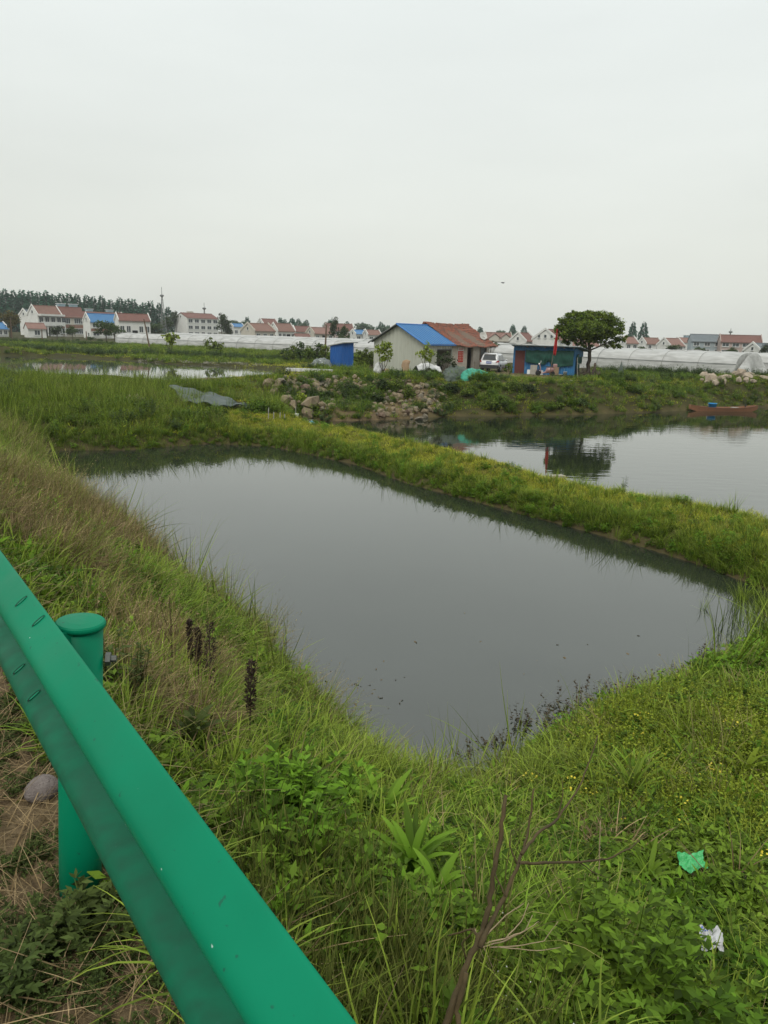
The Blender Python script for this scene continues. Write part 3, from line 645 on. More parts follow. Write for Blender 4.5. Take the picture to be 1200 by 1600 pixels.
for xx in (1.2, 2.7, 4.3, BL-.1): MB().box((xx, -.38, 2.30), (.06, .74, .08)).build('roof_batten', mWood, BS)
# ================================================================== things in the yard and on the water
mCarW = M('white_car_paint', (.62, .62, .62), rough=.25, coat=.6, spec=.5)
mBlackP = M('black_plastic', (.03, .03, .032), rough=.6)
mTyre = M('tyre_rubber', (.02, .02, .02), rough=.9)
mRim = M('alloy_rim', (.35, .36, .37), rough=.35, metal=.8)
mGlass = M('car_glass', (.02, .025, .028), rough=.06, spec=.6)
mTail = M('tail_lamp_red', (.35, .02, .015), rough=.2, coat=.5)
mPlate = M('blue_number_plate', (.02, .08, .40), rough=.4)
mPlateT = M('plate_lettering', (.75, .75, .75), rough=.5)
# ---- car: built along +y (front), x to its right; rear at y=0
def car(loc, rz):
    r = thing('parked_car', 'white compact SUV parked with its rear to the pond, beside old house', 'car', loc, rz)
    Lc, Wd = 4.25, .88
    def ring(y, w, zb, zs, ztop, tw, zm):   # lower body section
        return [(-w*.93, y, zb), (w*.93, y, zb), (w, y, zb+.18), (w*1.0, y, zm), (w*.955, y, ztop-.06), (w*.90, y, ztop), (-w*.90, y, ztop), (-w*.955, y, ztop-.06), (-w, y, zm), (-w, y, zb+.18)]
    st = [(.0, .74, .46, .98), (.06, .82, .38, 1.0), (.25, .87, .34, 1.03), (.8, .885, .32, 1.03), (1.6, .89, .32, 1.02), (2.6, .89, .32, 1.0), (3.0, .885, .32, .99), (3.5, .87, .33, .95), (3.95, .82, .34, .86), (4.18, .72, .38, .74), (4.25, .60, .44, .62)]
    b = MB().loft([ring(y, w, zb, 0, zt, 0, (zb+zt)/2+.05) for y, w, zb, zt in st]); b.build('body', mCarW, r, True)
    # cabin
    def cr(y, w0, w1, z0, z1): return [(-w0, y, z0), (w0, y, z0), (w0*.98+w1*.02, y, z0+.08), (w1+.03, y, z1-.09), (w1-.08, y, z1), (-w1+.08, y, z1), (-w1-.03, y, z1-.09), (-w0*.98-w1*.02, y, z0+.08)]
    MB().loft([cr(.10, .76, .66, .99, 1.12), cr(.26, .80, .64, .98, 1.50), cr(.5, .82, .64, .98, 1.60), (cr(1.3, .83, .65, .98, 1.655)), cr(2.0, .83, .64, .98, 1.63), cr(2.35, .82, .62, .97, 1.56), cr(2.95, .80, .70, .96, 1.10), cr(3.1, .78, .74, .94, 1.02)]).build('cabin', mCarW, r, True)
    # glass
    MB().prism([(-.60, .085, 1.10), (.60, .085, 1.10), (.52, .245, 1.47), (-.52, .245, 1.47)], (0, -.03, .0), (0, .0, .0)).build('rear_window', mGlass, r, bevel=.02)
    for s in (-1, 1):
        for (ya, yb_, yc, yd) in ((.42, 1.02, .98, .62), (1.10, 1.82, 1.80, 1.06), (1.90, 2.80, 2.32, 1.88)):
            x0, x1 = s*.835, s*.685
            MB().prism([(x0, ya, 1.05), (x0, yb_, 1.05), (x1, yc, 1.49), (x1, yd, 1.49)], (0, 0, 0), (s*.015, 0, 0)).build('side_window', mGlass, r)
        MB().tube([(s*.60, .5, 1.63), (s*.60, 1.2, 1.70), (s*.60, 2.1, 1.66)], .018, 6).build('roof_rail', mRim, r)
        m_ = MB().lathe([(.02, -.08), (.09, -.05), (.1, .02), (.06, .08)], 10, (0, 0, 0), 'y').build('mirror', mCarW, r, True); m_.location = (s*.99, 2.62, 1.06); m_.scale = (1, 1, .75)
        MB().prism([(s*.62, -.012, .86), (s*.84, .10, .90), (s*.86, .26, 1.0), (s*.80, .10, 1.06), (s*.70, -.0, 1.0)], (0, -.035, 0), (s*.02, .0, 0)).build('tail_light', mTail, r)
        for yy in (.82, 3.42):
            w = MB().lathe([(.19, -.11), (.31, -.11), (.335, -.08), (.335, .08), (.31, .11), (.19, .11)], 22, (0, 0, 0), 'x').build('wheel', mTyre, r, True); w.location = (s*.80, yy, .335)
            rm = MB().lathe([(.19, 0), (.18, .02), (.05, .0), (.04, .03)], 16, (0, 0, 0), 'x')
            for k in range(5):
                a = k*2*math.pi/5; rm.tube([(.015, 0, 0), (.02, .19*math.cos(a), .19*math.sin(a))], .03, 5)
            ro = rm.build('rim', mRim, w); ro.location = (s*.10, 0, 0); ro.scale = (s, 1, 1)
            MB().tube([(s*.855, yy+.38*math.cos(a), .335+.38*math.sin(a)) for a in [math.pi*j/10 for j in range(11)]], .035, 6).build('arch_trim', mBlackP, r)
    MB().loft([[( -.78, y, .36), (.78, y, .36), (.84*f, y, .50), (.80*f, y, .66), (-.80*f, y, .66), (-.84*f, y, .50)] for y, f in ((-.07, .9), (-.04, 1.0), (.16, 1.06))]).build('rear_bumper', mBlackP, r, False)
    pl = MB().box((0, -.035, .86), (.46, .02, .15)).build('number_plate', mPlate, r)
    t = MB()
    for k in range(6): t.box((-.17+k*.068, -.048, .86), (.035, .006, .08))
    t.build('plate_lettering', mPlateT, pl)
    MB().box((0, -.03, .965), (.5, .03, .03)).build('tailgate_trim', mRim, r)
    MB().box((0, .27, 1.585), (1.1, .3, .03)).build('spoiler', mCarW, r)
    MB().box((.30, .045, 1.13), (.5, .015, .015), ry=-.3).build('rear_wiper', mBlackP, r)
    MB().tube([(-.5, 1.9, 1.655), (-.5, 1.75, 1.80)], .008, 5).build('antenna', mBlackP, r)
    return r
cl = g2(763, 581.5); c = car(cl, R_(-21)); c.location.z = T1(cl.x, cl.y)

# ---- scooter
mPinkP = M('pinkish_scooter_paint', (.30, .17, .16), rough=.35, coat=.4)
mDarkRed = M('dark_scooter_paint', (.10, .02, .02), rough=.4, coat=.4)
sl_ = g2(851, 588); sl_.z = T1(sl_.x, sl_.y)
sc = thing('scooter', 'pink and dark red scooter parked in front of blue shed', 'scooter', sl_, R_(172))
for xx in (-.58, .55):
    w = MB().lathe([(.12, -.05), (.2, -.05), (.225, 0), (.2, .05), (.12, .05)], 18, (0, 0, 0), 'y').build('wheel', mTyre, sc, True); w.location = (xx, 0, .225)
    MB().lathe([(.12, -.03), (.03, -.03), (.03, .03), (.12, .03)], 12, (0, 0, 0), 'y').build('rim', mRim, w)
MB().loft([[(x, -w, z0), (x, w, z0), (x, w*.9, z1), (x, -w*.9, z1)] for x, w, z0, z1 in ((-.78, .05, .52, .60), (-.66, .12, .42, .70), (-.40, .15, .28, .72), (-.12, .14, .24, .68), (-.02, .12, .22, .38), (.28, .14, .20, .27), (.33, .14, .2, .27))]).build('body', mPinkP, sc, True)
MB().loft([[(x, -w, z), (x, w, z), (x+.06, w, z+.02), (x+.06, -w, z+.02)] for x, w, z in ((.28, .14, .22), (.33, .19, .45), (.38, .19, .7), (.44, .13, .88), (.46, .09, .94))]).build('leg_shield', mPinkP, sc, True)
MB().loft([[(x, -w, .72), (x, w, .72), (x, w*.8, .79), (x, -w*.8, .79)] for x, w in ((-.66, .08), (-.5, .14), (-.2, .14), (-.02, .10))]).build('seat', mBlackP, sc, True)
MB().tube([(.55, 0, .25), (.42, 0, .9), (.40, 0, 1.0)], .03, 7).tube([(.36, -.30, 1.04), (.42, -.15, 1.0), (.42, .15, 1.0), (.36, .30, 1.04)], .016, 6).build('handlebar', mBlackP, sc)
MB().lathe([(.05, 0), (.08, .04), (.07, .10)], 12, (.46, 0, .96), 'x').build('headlight', mPlateT, sc, True)
MB().loft([[(x, -.06, z), (x, .06, z), (x, .06, z+.03), (x, -.06, z+.03)] for x, z in ((.32, .40), (.5, .49), (.66, .46), (.76, .36))]).build('front_mudguard', mDarkRed, sc)
MB().box((-.78, 0, .86), (.34, .34, .28)).build('top_box', mPinkP, sc, bevel=.05)
for s in (-1, 1): MB().tube([(.40, s*.2, 1.0), (.38, s*.3, 1.16)], .008, 5).lathe([(.01, -.01), (.05, 0), (.01, .012)], 10, (.38, s*.3, 1.2), 'x').build('mirror', mPlateT, sc)
MB().tube([(-.1, .1, .25), (-.12, .28, .01)], .014, 5).build('side_stand', mHoop, sc)

# ---- red flag on its leaning pole
fb = hit(858, 590); fp = thing('flag_pole', 'thin leaning flagpole in front of blue shed', 'flagpole', fb)
top = AtY(870.5, 513, fb.y-.1)-fb; MB().tube([(0, 0, -.2), top*.5+Vector((.02, 0, 0)), top], [.028, .024, .018], 8).build('pole', mWood, fp)
mFlag = M('red_flag_cloth', (.40, .015, .015), (.30, .012, .014), 3, .8)
rows = []; rr = random.Random(2)
for i in range(15):
    f_ = i/14; p0 = fb+top*(.985)-Vector((0, 0, 2.0*f_)); rows.append([])
    wd = .05+.20*min(1, f_*1.4)-.10*max(0, f_-.8)
    for j in range(12):
        u_ = j/11; rows[-1].append(p0 + Vector((-.05*f_*1.4+(u_-.35)*wd, .09*math.sin(u_*11+f_*3)-.06*f_, .05*math.sin(u_*7)*f_)))
fl = MB().loft(rows, closed=False, cap=False).build('red_flag', mFlag, None, True); tag(fl, 'red flag hanging limp from the leaning pole before blue shed', 'flag')
sd_ = fl.modifiers.new('thickness', 'SOLIDIFY'); sd_.thickness = .006

# ---- green shade net hung on the shed front
mNet = M('dark_green_net', (.010, .055, .040), (.016, .080, .056), 2.4, .8, bump=.4, bscale=12, stretch=(3, 1, 1), c3=(.008, .045, .035), scale3=4, t3=.55)
ux = (br-bl).normalized(); uy = Vector((-ux.y, ux.x, 0)); 
def sh(x, y, z): return bl + ux*x + uy*y + Vector((0, 0, z))
rows = []
NX = 60
for i in range(19):
    f_ = i/18; row = []
    for j in range(NX+1):
        u_ = j/NX; x = 1.05+(BL-1.15)*u_
        topz = 2.08-.10*abs(math.sin(u_*math.pi*4))**1.0*(.5+.5*math.sin(u_*5))
        bot = 1.0-.16*math.sin(u_*math.pi*1.0)+(.26 if .42 < u_ < .55 else 0)*math.sin((u_-.42)/.13*math.pi) - .18*sm(np.array((u_-.55)*6)).item()+.0
        fold = .05*math.sin(u_*38+4*math.sin(f_*2+u_*9)) + .035*math.sin(u_*17-f_*6) + .05*math.sin((u_-.47)*30*(1-f_*.3))*math.exp(-abs(u_-.47)*7)
        row.append(sh(x, -.17-.10*math.sin(f_*3.1)+fold*(.35+f_), topz+(bot-topz)*f_+.03*fold*8*f_))
    rows.append(row)
o = MB().loft(rows, closed=False, cap=False).build('shade_net', mNet, None, True); tag(o, 'dark green shade net draped across the front of blue shed', 'net'); o.modifiers.new('thickness', 'SOLIDIFY').thickness = .01
rows = []
for i in range(9):
    f_ = i/8; rows.append([sh(BL+.16+.14*u_+.1*math.sin(u_*9), .3+3.1*u_, 1.75-.05*u_-(1.0+.25*math.sin(u_*6))*f_) + ux*(.06*math.sin(u_*21+f_*4)*f_) for u_ in [j/20 for j in range(21)]])
o = MB().loft(rows, closed=False, cap=False).build('side_net', mNet, None, True); tag(o, 'dark net over the open right side of blue shed, next to tree', 'net'); o.modifiers.new('thickness', 'SOLIDIFY').thickness = .01
MB().tube([(0, 0, 0), (-.25, .1, 1.5)], .025, 6)
pp = thing('leaning_pole', 'pale pole propped against the right corner of blue shed', 'pole', sh(BL+.35, -.25, 0)); MB().tube([(0, 0, -.05), (-.12, .1, 1.55)], .025, 6).tube([(-.1, .02, 1.0), (.55, .1, 1.02)], .02, 6).build('pole', mStrip, pp)
# ---- small things along the shed front
mSlab = M('grey_slab', (.30, .28, .24), (.22, .20, .17), 3, .9)
mTan = M('tan_board', (.34, .24, .15), (.25, .17, .10), 3, .85)
mWhiteP = M('white_plastic', (.62, .62, .60), (.52, .52, .50), 3, .5)
def yard(x, y, name, label, cat, rz=0, dz=0): 
    q_ = sh(x, y, 0); q_.z = T1(q_.x, q_.y)+dz; return thing(name, label, cat, q_, math.atan2(ux.y, ux.x)+rz)
t = yard(1.85, -.55, 'slab', 'grey slab leaning against the blue shed beside white box', 'slab'); MB().box((0, .12, .40), (.58, .07, .86), rx=-.28).build('board', mSlab, t, bevel=.01); MB().box((-.42, .12, .2), (.24, .06, .42), rx=-.25).build('board', mWhiteP, t)
t = yard(2.5, -.55, 'plastic_box', 'small white box between grey slab and scooter', 'box'); MB().box((0, 0, .18), (.34, .28, .36)).build('box_body', mWhiteP, t, bevel=.02); MB().box((0, 0, .375), (.38, .32, .03)).build('lid', mWhiteP, t, bevel=.01)
t = yard(3.75, -.55, 'crate', 'brown crate behind the flagpole at the blue shed', 'crate')
for k in range(5): MB().box((0, -.2, .08+k*.13), (.5, .025, .10)).build('slat', mTan, t)
for k in range(5): MB().box((.24, 0, .08+k*.13), (.025, .38, .10)).build('slat', mTan, t)
MB().box((0, 0, .35), (.44, .34, .6)).build('load', mSlab, t)
t = yard(4.55, -.6, 'bucket', 'white bucket on the ground at right end of blue shed', 'bucket'); MB().lathe([(.13, 0), (.165, .33), (.175, .335), (.16, .34), (.12, .03)], 16).build('pail', mWhiteP, t, True); MB().tube([(-.165, 0, .32), (-.12, -.1, .24), (0, -.16, .2), (.12, -.1, .24), (.165, 0, .32)], .006, 5).build('handle', mHoop, t)
t = yard(4.15, -.75, 'washbasin', 'flat pale basin lying left of the white bucket', 'basin'); MB().lathe([(.14, 0), (.22, .1), (.235, .105), (.2, .09), (.1, .02)], 18).build('bowl', mWhiteP, t, True)

# ---- clutter by the metal shed
mSack = M('white_woven_sack', (.58, .58, .57), (.46, .46, .45), 4, .8, bump=.6, bscale=10)
def blob(name, label, cat, loc, dims, mat, seed=1, amp=.18, n=3, flat=True, rz=0, rough_=2.0, smooth=True):
    """a heap or covered shape: sphere-like sheet pushed about by noise, resting on the ground"""
    rr = np.random.default_rng(seed); V_ = []; nu, nv_ = 26, 13
    ph = rr.uniform(0, 6, 8)
    mb = MB(); rows = []
    for i in range(nv_):
        a = math.pi/2*(1-i/(nv_-1)) if flat else math.pi*(.5-i/(nv_-1)); row = []
        for j in range(nu):
            b_ = 2*math.pi*j/nu; k_ = 1+amp*(math.sin(b_*3*n/3+ph[0]+a*2)*.5+math.sin(b_*5+ph[1]-a*4)*.3+math.sin(b_*9+ph[2]+a*7)*.2+math.sin(b_*14+ph[3]+a*11)*.13)
            row.append((dims[0]/2*math.cos(a)*math.cos(b_)*k_, dims[1]/2*math.cos(a)*math.sin(b_)*k_, dims[2]*math.sin(a)*(1+amp*.5*math.sin(b_*4+a*5+ph[4])*math.cos(a))))
        rows.append(row)
    mb.loft(rows, closed=True, cap=False); o = mb.build(name, mat, None, smooth); o.location = loc
    if max(dims) > .8:
        s_ = o.modifiers.new('s', 'SUBSURF'); s_.levels = s_.render_levels = 2
        for sz_, st_ in ((.55, .30), (.16, .12)):
            tx = bpy.data.textures.new('folds', 'CLOUDS'); tx.noise_scale = sz_*max(dims)/2.5; tx.noise_depth = 3; dm = o.modifiers.new('folds', 'DISPLACE'); dm.texture = tx; dm.strength = st_*max(dims)/2.5; dm.mid_level = .5; dm.texture_coords = 'GLOBAL'
    o.rotation_euler = (0, 0, rz); return tag(o, label, cat)
q_ = hit(592, 585); blob('sack', 'plump white sack standing left of the young leafy tree by the shed', 'sack', q_-Vector((0, 0, .05)), (.9, .7, .98), mSack, 4, .16)
q_ = hit(604, 583); blob('basket', 'low tan bundle lying just right of the plump white sack', 'bundle', q_-Vector((0, 0, .05)), (.6, .5, .4), mTan, 6, .2)
q_ = hit(633, 583); t = thing('board', 'brown curved board leaning on the pale shed gable wall', 'board', q_, R_(-30)); rows = [[(-.36+.72*j/6+.05*math.sin(i*1.3), .06*math.sin(j*1.0)+.10*i/6, .95*i/6+(.12*math.sin(j/6*math.pi) if i == 6 else 0)) for j in range(7)] for i in range(7)]
o = MB().loft(rows, closed=False, cap=False).build('panel', mTan, t, True); o.modifiers.new('t', 'SOLIDIFY').thickness = .03
# white tarp draped over a low cart in front of the shed doorway
q_ = hit(667, 587); t = thing('covered_cart', 'white sheet draped over a cart in front of shed doorway', 'cart', q_, R_(25))
rows = []
for i in range(13):
    v_ = i/12; rows.append([(-1.0+2.0*u_, -.55+1.1*v_, (.98-.35*abs(u_-.45)*1.6-.55*abs(v_-.5)**1.5*2)+.05*math.sin(u_*19+v_*5)+.04*math.sin(v_*23)) for u_ in [j/18 for j in range(19)]])
o = MB().loft(rows, closed=False, cap=False).build('sheet', mSack, t, True); o.modifiers.new('t', 'SOLIDIFY').thickness = .012
MB().box((0, 0, .42), (1.6, .75, .06)).tube([(.8, -.3, .42), (1.35, -.35, .1)], .03, 6).tube([(.8, .3, .42), (1.35, .25, .1)], .03, 6).build('frame', mHoop, t)
for s in (-.42, .42):
    w = MB().lathe([(.16, -.04), (.24, -.04), (.26, 0), (.24, .04), (.16, .04)], 16, (0, 0, 0), 'y').build('wheel', mTyre, t, True); w.location = (-.45, s, .26)
for i_, (px, py, s_, mt, lb) in enumerate(((643, 578, .22, mWhiteP, 'small white rag on grass between leaning board and covered cart'), (655, 585, .35, mSack, 'flat white plastic scrap on the grass below covered cart'), (618, 584, .18, mSlab, 'pale stone lump in grass below shed gable'), (893, 596, .14, mWhiteP, 'tiny white scrap on the bank below blue shed'))):
    q_ = hit(px, py); blob('scrap', lb, 'litter', q_, (s_*1.8, s_*1.4, s_*.35), mt, 20+i_, .3)
# ---- green and grey tarpaulin heap at the yard edge
mTarpG = M('green_tarpaulin', (.025, .23, .155), (.035, .29, .20), 1.6, .5, bump=.9, bscale=4, c3=(.03, .25, .17), scale3=3, t3=.55)
mTarpD = M('grey_green_net', (.065, .085, .07), (.10, .12, .10), 2, .85, bump=.8, bscale=6)
q_ = hit(742, 592); blob('green_tarpaulin', 'bright green tarpaulin over a heap at the edge of the bank', 'tarpaulin', q_-Vector((0, 0, .28)), (2.5, 1.7, 1.0), mTarpG, 8, .26, rz=-.2)
q_ = hit(713, 591)+Vector((0, .15, 0)); blob('grey_net_heap', 'dark grey-green net over a heap, left of the bright green tarpaulin', 'net', q_-Vector((0, 0, .2)), (2.4, 2.0, 1.1), mTarpD, 12, .26)
# plastic-covered heap left of the hut
mFilmD = M('dull_plastic_sheet', (.20, .22, .21), (.07, .09, .08), 2.2, .35, bump=.9, bscale=6, c3=(.38, .40, .40), scale3=3, t3=.60)
q_ = g2(503, 573); blob('covered_heap', 'heap under shiny grey plastic left of blue hut', 'heap', q_-Vector((0, 0, .1)), (2.0, 1.3, .85), mFilmD, 15, .22)
t = thing('white_boards', 'row of pale planks lying flat left of blue hut', 'planks', g2(488, 581), R_(-8))
for k in range(9): MB().box((-1.9+k*.42, .05*math.sin(k*2), .12), (.36, .5, .22)).build('plank', mWhiteP, t)
# big slack tarpaulin on the left slope
mTarpGr = M('dark_grey_tarpaulin', (.045, .062, .056), (.075, .095, .085), 1.5, .7, bump=.7, bscale=5, c3=(.05, .065, .06), scale3=4, t3=.6)
ca, cb, cc, cd = (268, 607), (350, 622), (392, 645), (290, 629)
rows = []
for i in range(13):
    v_ = i/12; row = []
    for j in range(43):
        u_ = j/42
        tx = 264+ (388-264)*u_; ty = 605+12*u_+22*u_**2.2 ; bx_ = 284+(392-284)*u_; by = 628+2*math.sin(u_*5)+15*u_
        px_, py_ = tx+(bx_-tx)*v_, ty+(by-ty)*v_
        g_ = hit(px_, py_+4); z = g_.z+.20+.055*math.sin(u_*26+v_*5)+.05*math.sin(u_*13-v_*9)+.09*abs(math.sin(v_*3.1+u_*6))*(1-abs(2*v_-1)*.5)
        row.append((g_.x, g_.y, z))
    rows.append(row)
o = MB().loft(rows, closed=False, cap=False).build('grey_tarpaulin', mTarpGr, None, True); tag(o, 'long dark grey tarpaulin lying crumpled on the grass slope', 'tarpaulin'); o.modifiers.new('t', 'SOLIDIFY').thickness = .015

# ---- wooden boat with a blue tub
mBoat = M('boat_wood', (.22, .10, .048), (.16, .075, .038), 1.4, .6, stretch=(1, 6, 6), c3=(.14, .06, .035), scale3=4, t3=.6)
mBoatIn = M('boat_inside_wood', (.20, .10, .055), (.14, .07, .04), 2, .75, stretch=(1, 6, 6))
mTub = M('blue_tub_plastic', (.015, .22, .50), rough=.4)
pa, pb = G(1077, 642), G(1181, 643); bd = (pb-pa); bt = thing('boat', 'narrow brown wooden punt moored at the far bank, carrying blue tub', 'boat', (pa+pb)/2, math.atan2(bd.y, bd.x)); BLn = bd.length
rings = []; ins = []
for i in range(25):
    u_ = i/24; x = BLn*(u_-.5); e = abs(2*u_-1); w_ = .44*(1-e**2.6*.62); z0 = -.10+.34*max(0, e-.62)**1.5*3.2; z1 = .27+.20*e**2.5; k_ = .70
    rings.append([(x, -w_, z1), (x, -w_*k_, z0), (x, w_*k_, z0), (x, w_, z1), (x, w_-.035, z1), (x, (w_-.035)*k_, min(z0+.04, z1-.03)), (x, -(w_-.035)*k_, min(z0+.04, z1-.03)), (x, -w_+.035, z1)])
MB().loft(rings).build('hull', mBoat, bt)
for s in (-1, 1): MB().tube([(BLn*(i/24-.5), s*(.45*(1-abs(2*i/24-1)**2.6*.62)), .275+.20*abs(2*i/24-1)**2.5) for i in range(25)], .022, 5).build('gunwale', mBoatIn, bt)
for xx in (-1.7, -.2, 1.5): MB().box((xx, 0, .22), (.2, .74, .03)).build('thwart', mBoatIn, bt)
MB().box((.95, .0, .29), (.5, .35, .04)).build('seat_board', mStrip, bt)
MB().tube([(2.0, .2, .2), (2.05, .22, .52)], .04, 7).build('mooring_post', mBlackP, bt)
tb = thing('blue_tub', 'blue plastic tub standing in the brown boat', 'tub', bt.location+Vector((0, 0, .18))+ (bd.normalized()*(-.95)), 0)
MB().lathe([(.26, 0), (.31, .38), (.335, .385), (.335, .42), (.30, .42), (.25, .04)], 20).build('shell', mTub, tb, True); MB().tube([(-.3, 0, .40), (-.36, 0, .30), (-.3, 0, .2)], .015, 5).build('handle', mWhiteP, tb)

# ---- float, ball and stakes where dyke meets the lake corner
q_ = G(462, 661); q_.z = .02; t = thing('white_float', 'small white canister on a stand at the lake corner by the dyke', 'canister', q_); MB().box((0, 0, .30), (.28, .28, .34)).build('canister', mWhiteP, t, bevel=.04); MB().tube([(0, 0, -.3), (0, 0, .9)], .02, 6).build('stake', mStrip, t); MB().box((0, 0, .49), (.34, .34, .04)).build('lid', mWhiteP, t)
MB().tube([(0, 0, .12), (1.0, -.1, .2)], .018, 6).build('bar', mStrip, t)
q_ = G(487, 664); t = thing('blue_ball_float', 'round blue float in the water beside the white canister', 'float', q_); MB().lathe([(.02, -.14), (.14, -.10), (.21, 0), (.2, .10), (.13, .2), (.02, .24)], 18).build('ball', M('blue_float_plastic', (.05, .26, .36), (.03, .20, .30), 3, .5), t, True); MB().lathe([(.03, .23), (.03, .28)], 8).build('knob', mStrip, t)
for i, (px, py) in enumerate(((419, 655), (427, 655), (437, 654), (444, 657))):
    g_ = hit(px, py); st_ = thing('stake', ['tall thin stake standing left of the white canister', 'thin grey stake in the grass, second from left beside canister', 'short grey stake near lake corner', 'short stake nearest to the white canister'][i], 'stake', g_, 0, 'stakes by the lake corner'); MB().tube([(0, 0, -.2), (.03, 0, [.55, .35, .3, .3][i])], .022, 6).build('shaft', mStrip, st_)

# ---- stones of the embankment
mStones = [M('embankment_stone_warm', (.22, .175, .110), (.14, .108, .066), 3, .9, bump=.8, bscale=8, c3=(.12, .10, .075), scale3=5, t3=.57), M('embankment_stone_grey', (.19, .165, .12), (.115, .098, .07), 3, .9, bump=.8, bscale=8, c3=(.09, .085, .07), scale3=5, t3=.57), M('embankment_stone_red', (.15, .105, .072), (.105, .07, .05), 3, .9, bump=.8, bscale=8)]
def stone_mesh(seed, mat, nsub=1):
    import bmesh
    rr = random.Random(seed); bm = bmesh.new(); bmesh.ops.create_icosphere(bm, subdivisions=1, radius=.5)
    for v in bm.verts: v.co *= rr.uniform(.78, 1.22)
    for _ in range(3):
        nn = Vector((rr.gauss(0, 1), rr.gauss(0, 1), rr.gauss(0, 1))).normalized()
        for v in bm.verts:
            d_ = v.co.dot(nn)-.30
            if d_ > 0: v.co -= nn*d_*.9
    me = bpy.data.meshes.new('stone'); bm.to_mesh(me); bm.free(); me.materials.append(mat); return me
SM = [stone_mesh(i, mStones[(0, 1, 0, 2, 1, 0, 0, 1)[i % 8]]) for i in range(24)]
mPaleStone = M('pale_beige_stone', (.34, .28, .21), (.25, .20, .15), 3, .9, bump=.8, bscale=8)
em = thing('stone_embankment', 'bank of loose tan rubble stones between lake corner and yard', 'rubble bank', (0, 0, 0))
rr = random.Random(21)
def inpoly(x, y, P):
    c_ = False
    for i in range(len(P)):
        (x1, y1), (x2, y2) = P[i], P[i-1]
        if (y1 > y) != (y2 > y) and x < (x2-x1)*(y-y1)/(y2-y1)+x1: c_ = not c_
    return c_
STP = [([(445, 594), (570, 592), (640, 596), (668, 606), (700, 632), (690, 648), (655, 657), (600, 655), (560, 640), (520, 642), (500, 655), (470, 640), (455, 620), (430, 612)], 290, (.18, .58)),
       ([(445, 592), (565, 591), (570, 606), (520, 614), (450, 608)], 40, (.25, .5)), ([(655, 600), (690, 603), (700, 628), (672, 634), (650, 618)], 28, (.3, .6)), ([(415, 598), (440, 600), (436, 622), (420, 622)], 8, (.5, 1.0))]
def put_stone(parent, px, py, s, sink=.3):
    g_ = hit(px, py); o = bpy.data.objects.new('stone', SM[rr.randrange(24)]); COL.objects.link(o); o.parent = parent
    o.location = g_+Vector((0, 0, s*(.5-sink))); o.rotation_euler = (rr.uniform(0, 6), rr.uniform(-.5, .5), rr.uniform(0, 6)); o.scale = (s*rr.uniform(.9, 1.5), s*rr.uniform(.8, 1.1), s*rr.uniform(.55, .9)); return o
for P, n_, (s0, s1) in STP:
    k = 0; xs = [p[0] for p in P]; ys = [p[1] for p in P]
    while k < n_:
        x, y = rr.uniform(min(xs), max(xs)), rr.uniform(min(ys), max(ys))
        if inpoly(x, y, P): put_stone(em, x, y, s0+(s1-s0)*rr.random()**1.6); k += 1
for (x, y, s) in ((478, 612, .9), (492, 606, .8), (446, 632, 1.0), (458, 640, 1.0), (487, 641, 1.3), (480, 652, .9), (470, 625, .8)): put_stone(em, x, y, s, .35)
# stone block heap at right, cloth-like pale rocks
SM_emb = SM; SM = [stone_mesh(i, mPaleStone) for i in range(24)]
rp = thing('stone_heap', 'heap of pale beige blocks on the bank above the boat', 'stone heap', (0, 0, 0))
for (x, y, s) in ((1098, 592, .9), (1108, 592, .8), (1112, 598, 1.0), (1122, 598, 1.0), (1130, 602, .8), (1104, 601, .6), (1132, 594, .8), (1118, 604, .8), (1096, 597, .5)): put_stone(rp, x, y, s, .2)
rp2 = thing('stone_heap', 'row of pale beige rocks from the torn greenhouse end to the right edge', 'stone heap', (0, 0, 0))
for (x, y, s) in ((1150, 590, .9), (1158, 592, 1.1), (1166, 594, 1.0), (1172, 590, .9), (1164, 600, .8), (1182, 592, .7), (1192, 594, .6), (1200, 595, .6), (1176, 601, .6), (1154, 597, .7)): put_stone(rp2, x, y, s, .2)
sp = thing('rubble_patch', 'small flat heap of pale rubble on the grass left of grey tarpaulin', 'rubble', (0, 0, 0))
for k in range(26): put_stone(sp, rr.uniform(200, 246), rr.uniform(622, 630), rr.uniform(.15, .4), .25)
hp_ = thing('rubble_patch', 'few stones beside the bare dirt patch above grey tarpaulin', 'rubble', (0, 0, 0))
for k in range(10): put_stone(hp_, rr.uniform(285, 318), rr.uniform(596, 605), rr.uniform(.12, .3), .3)
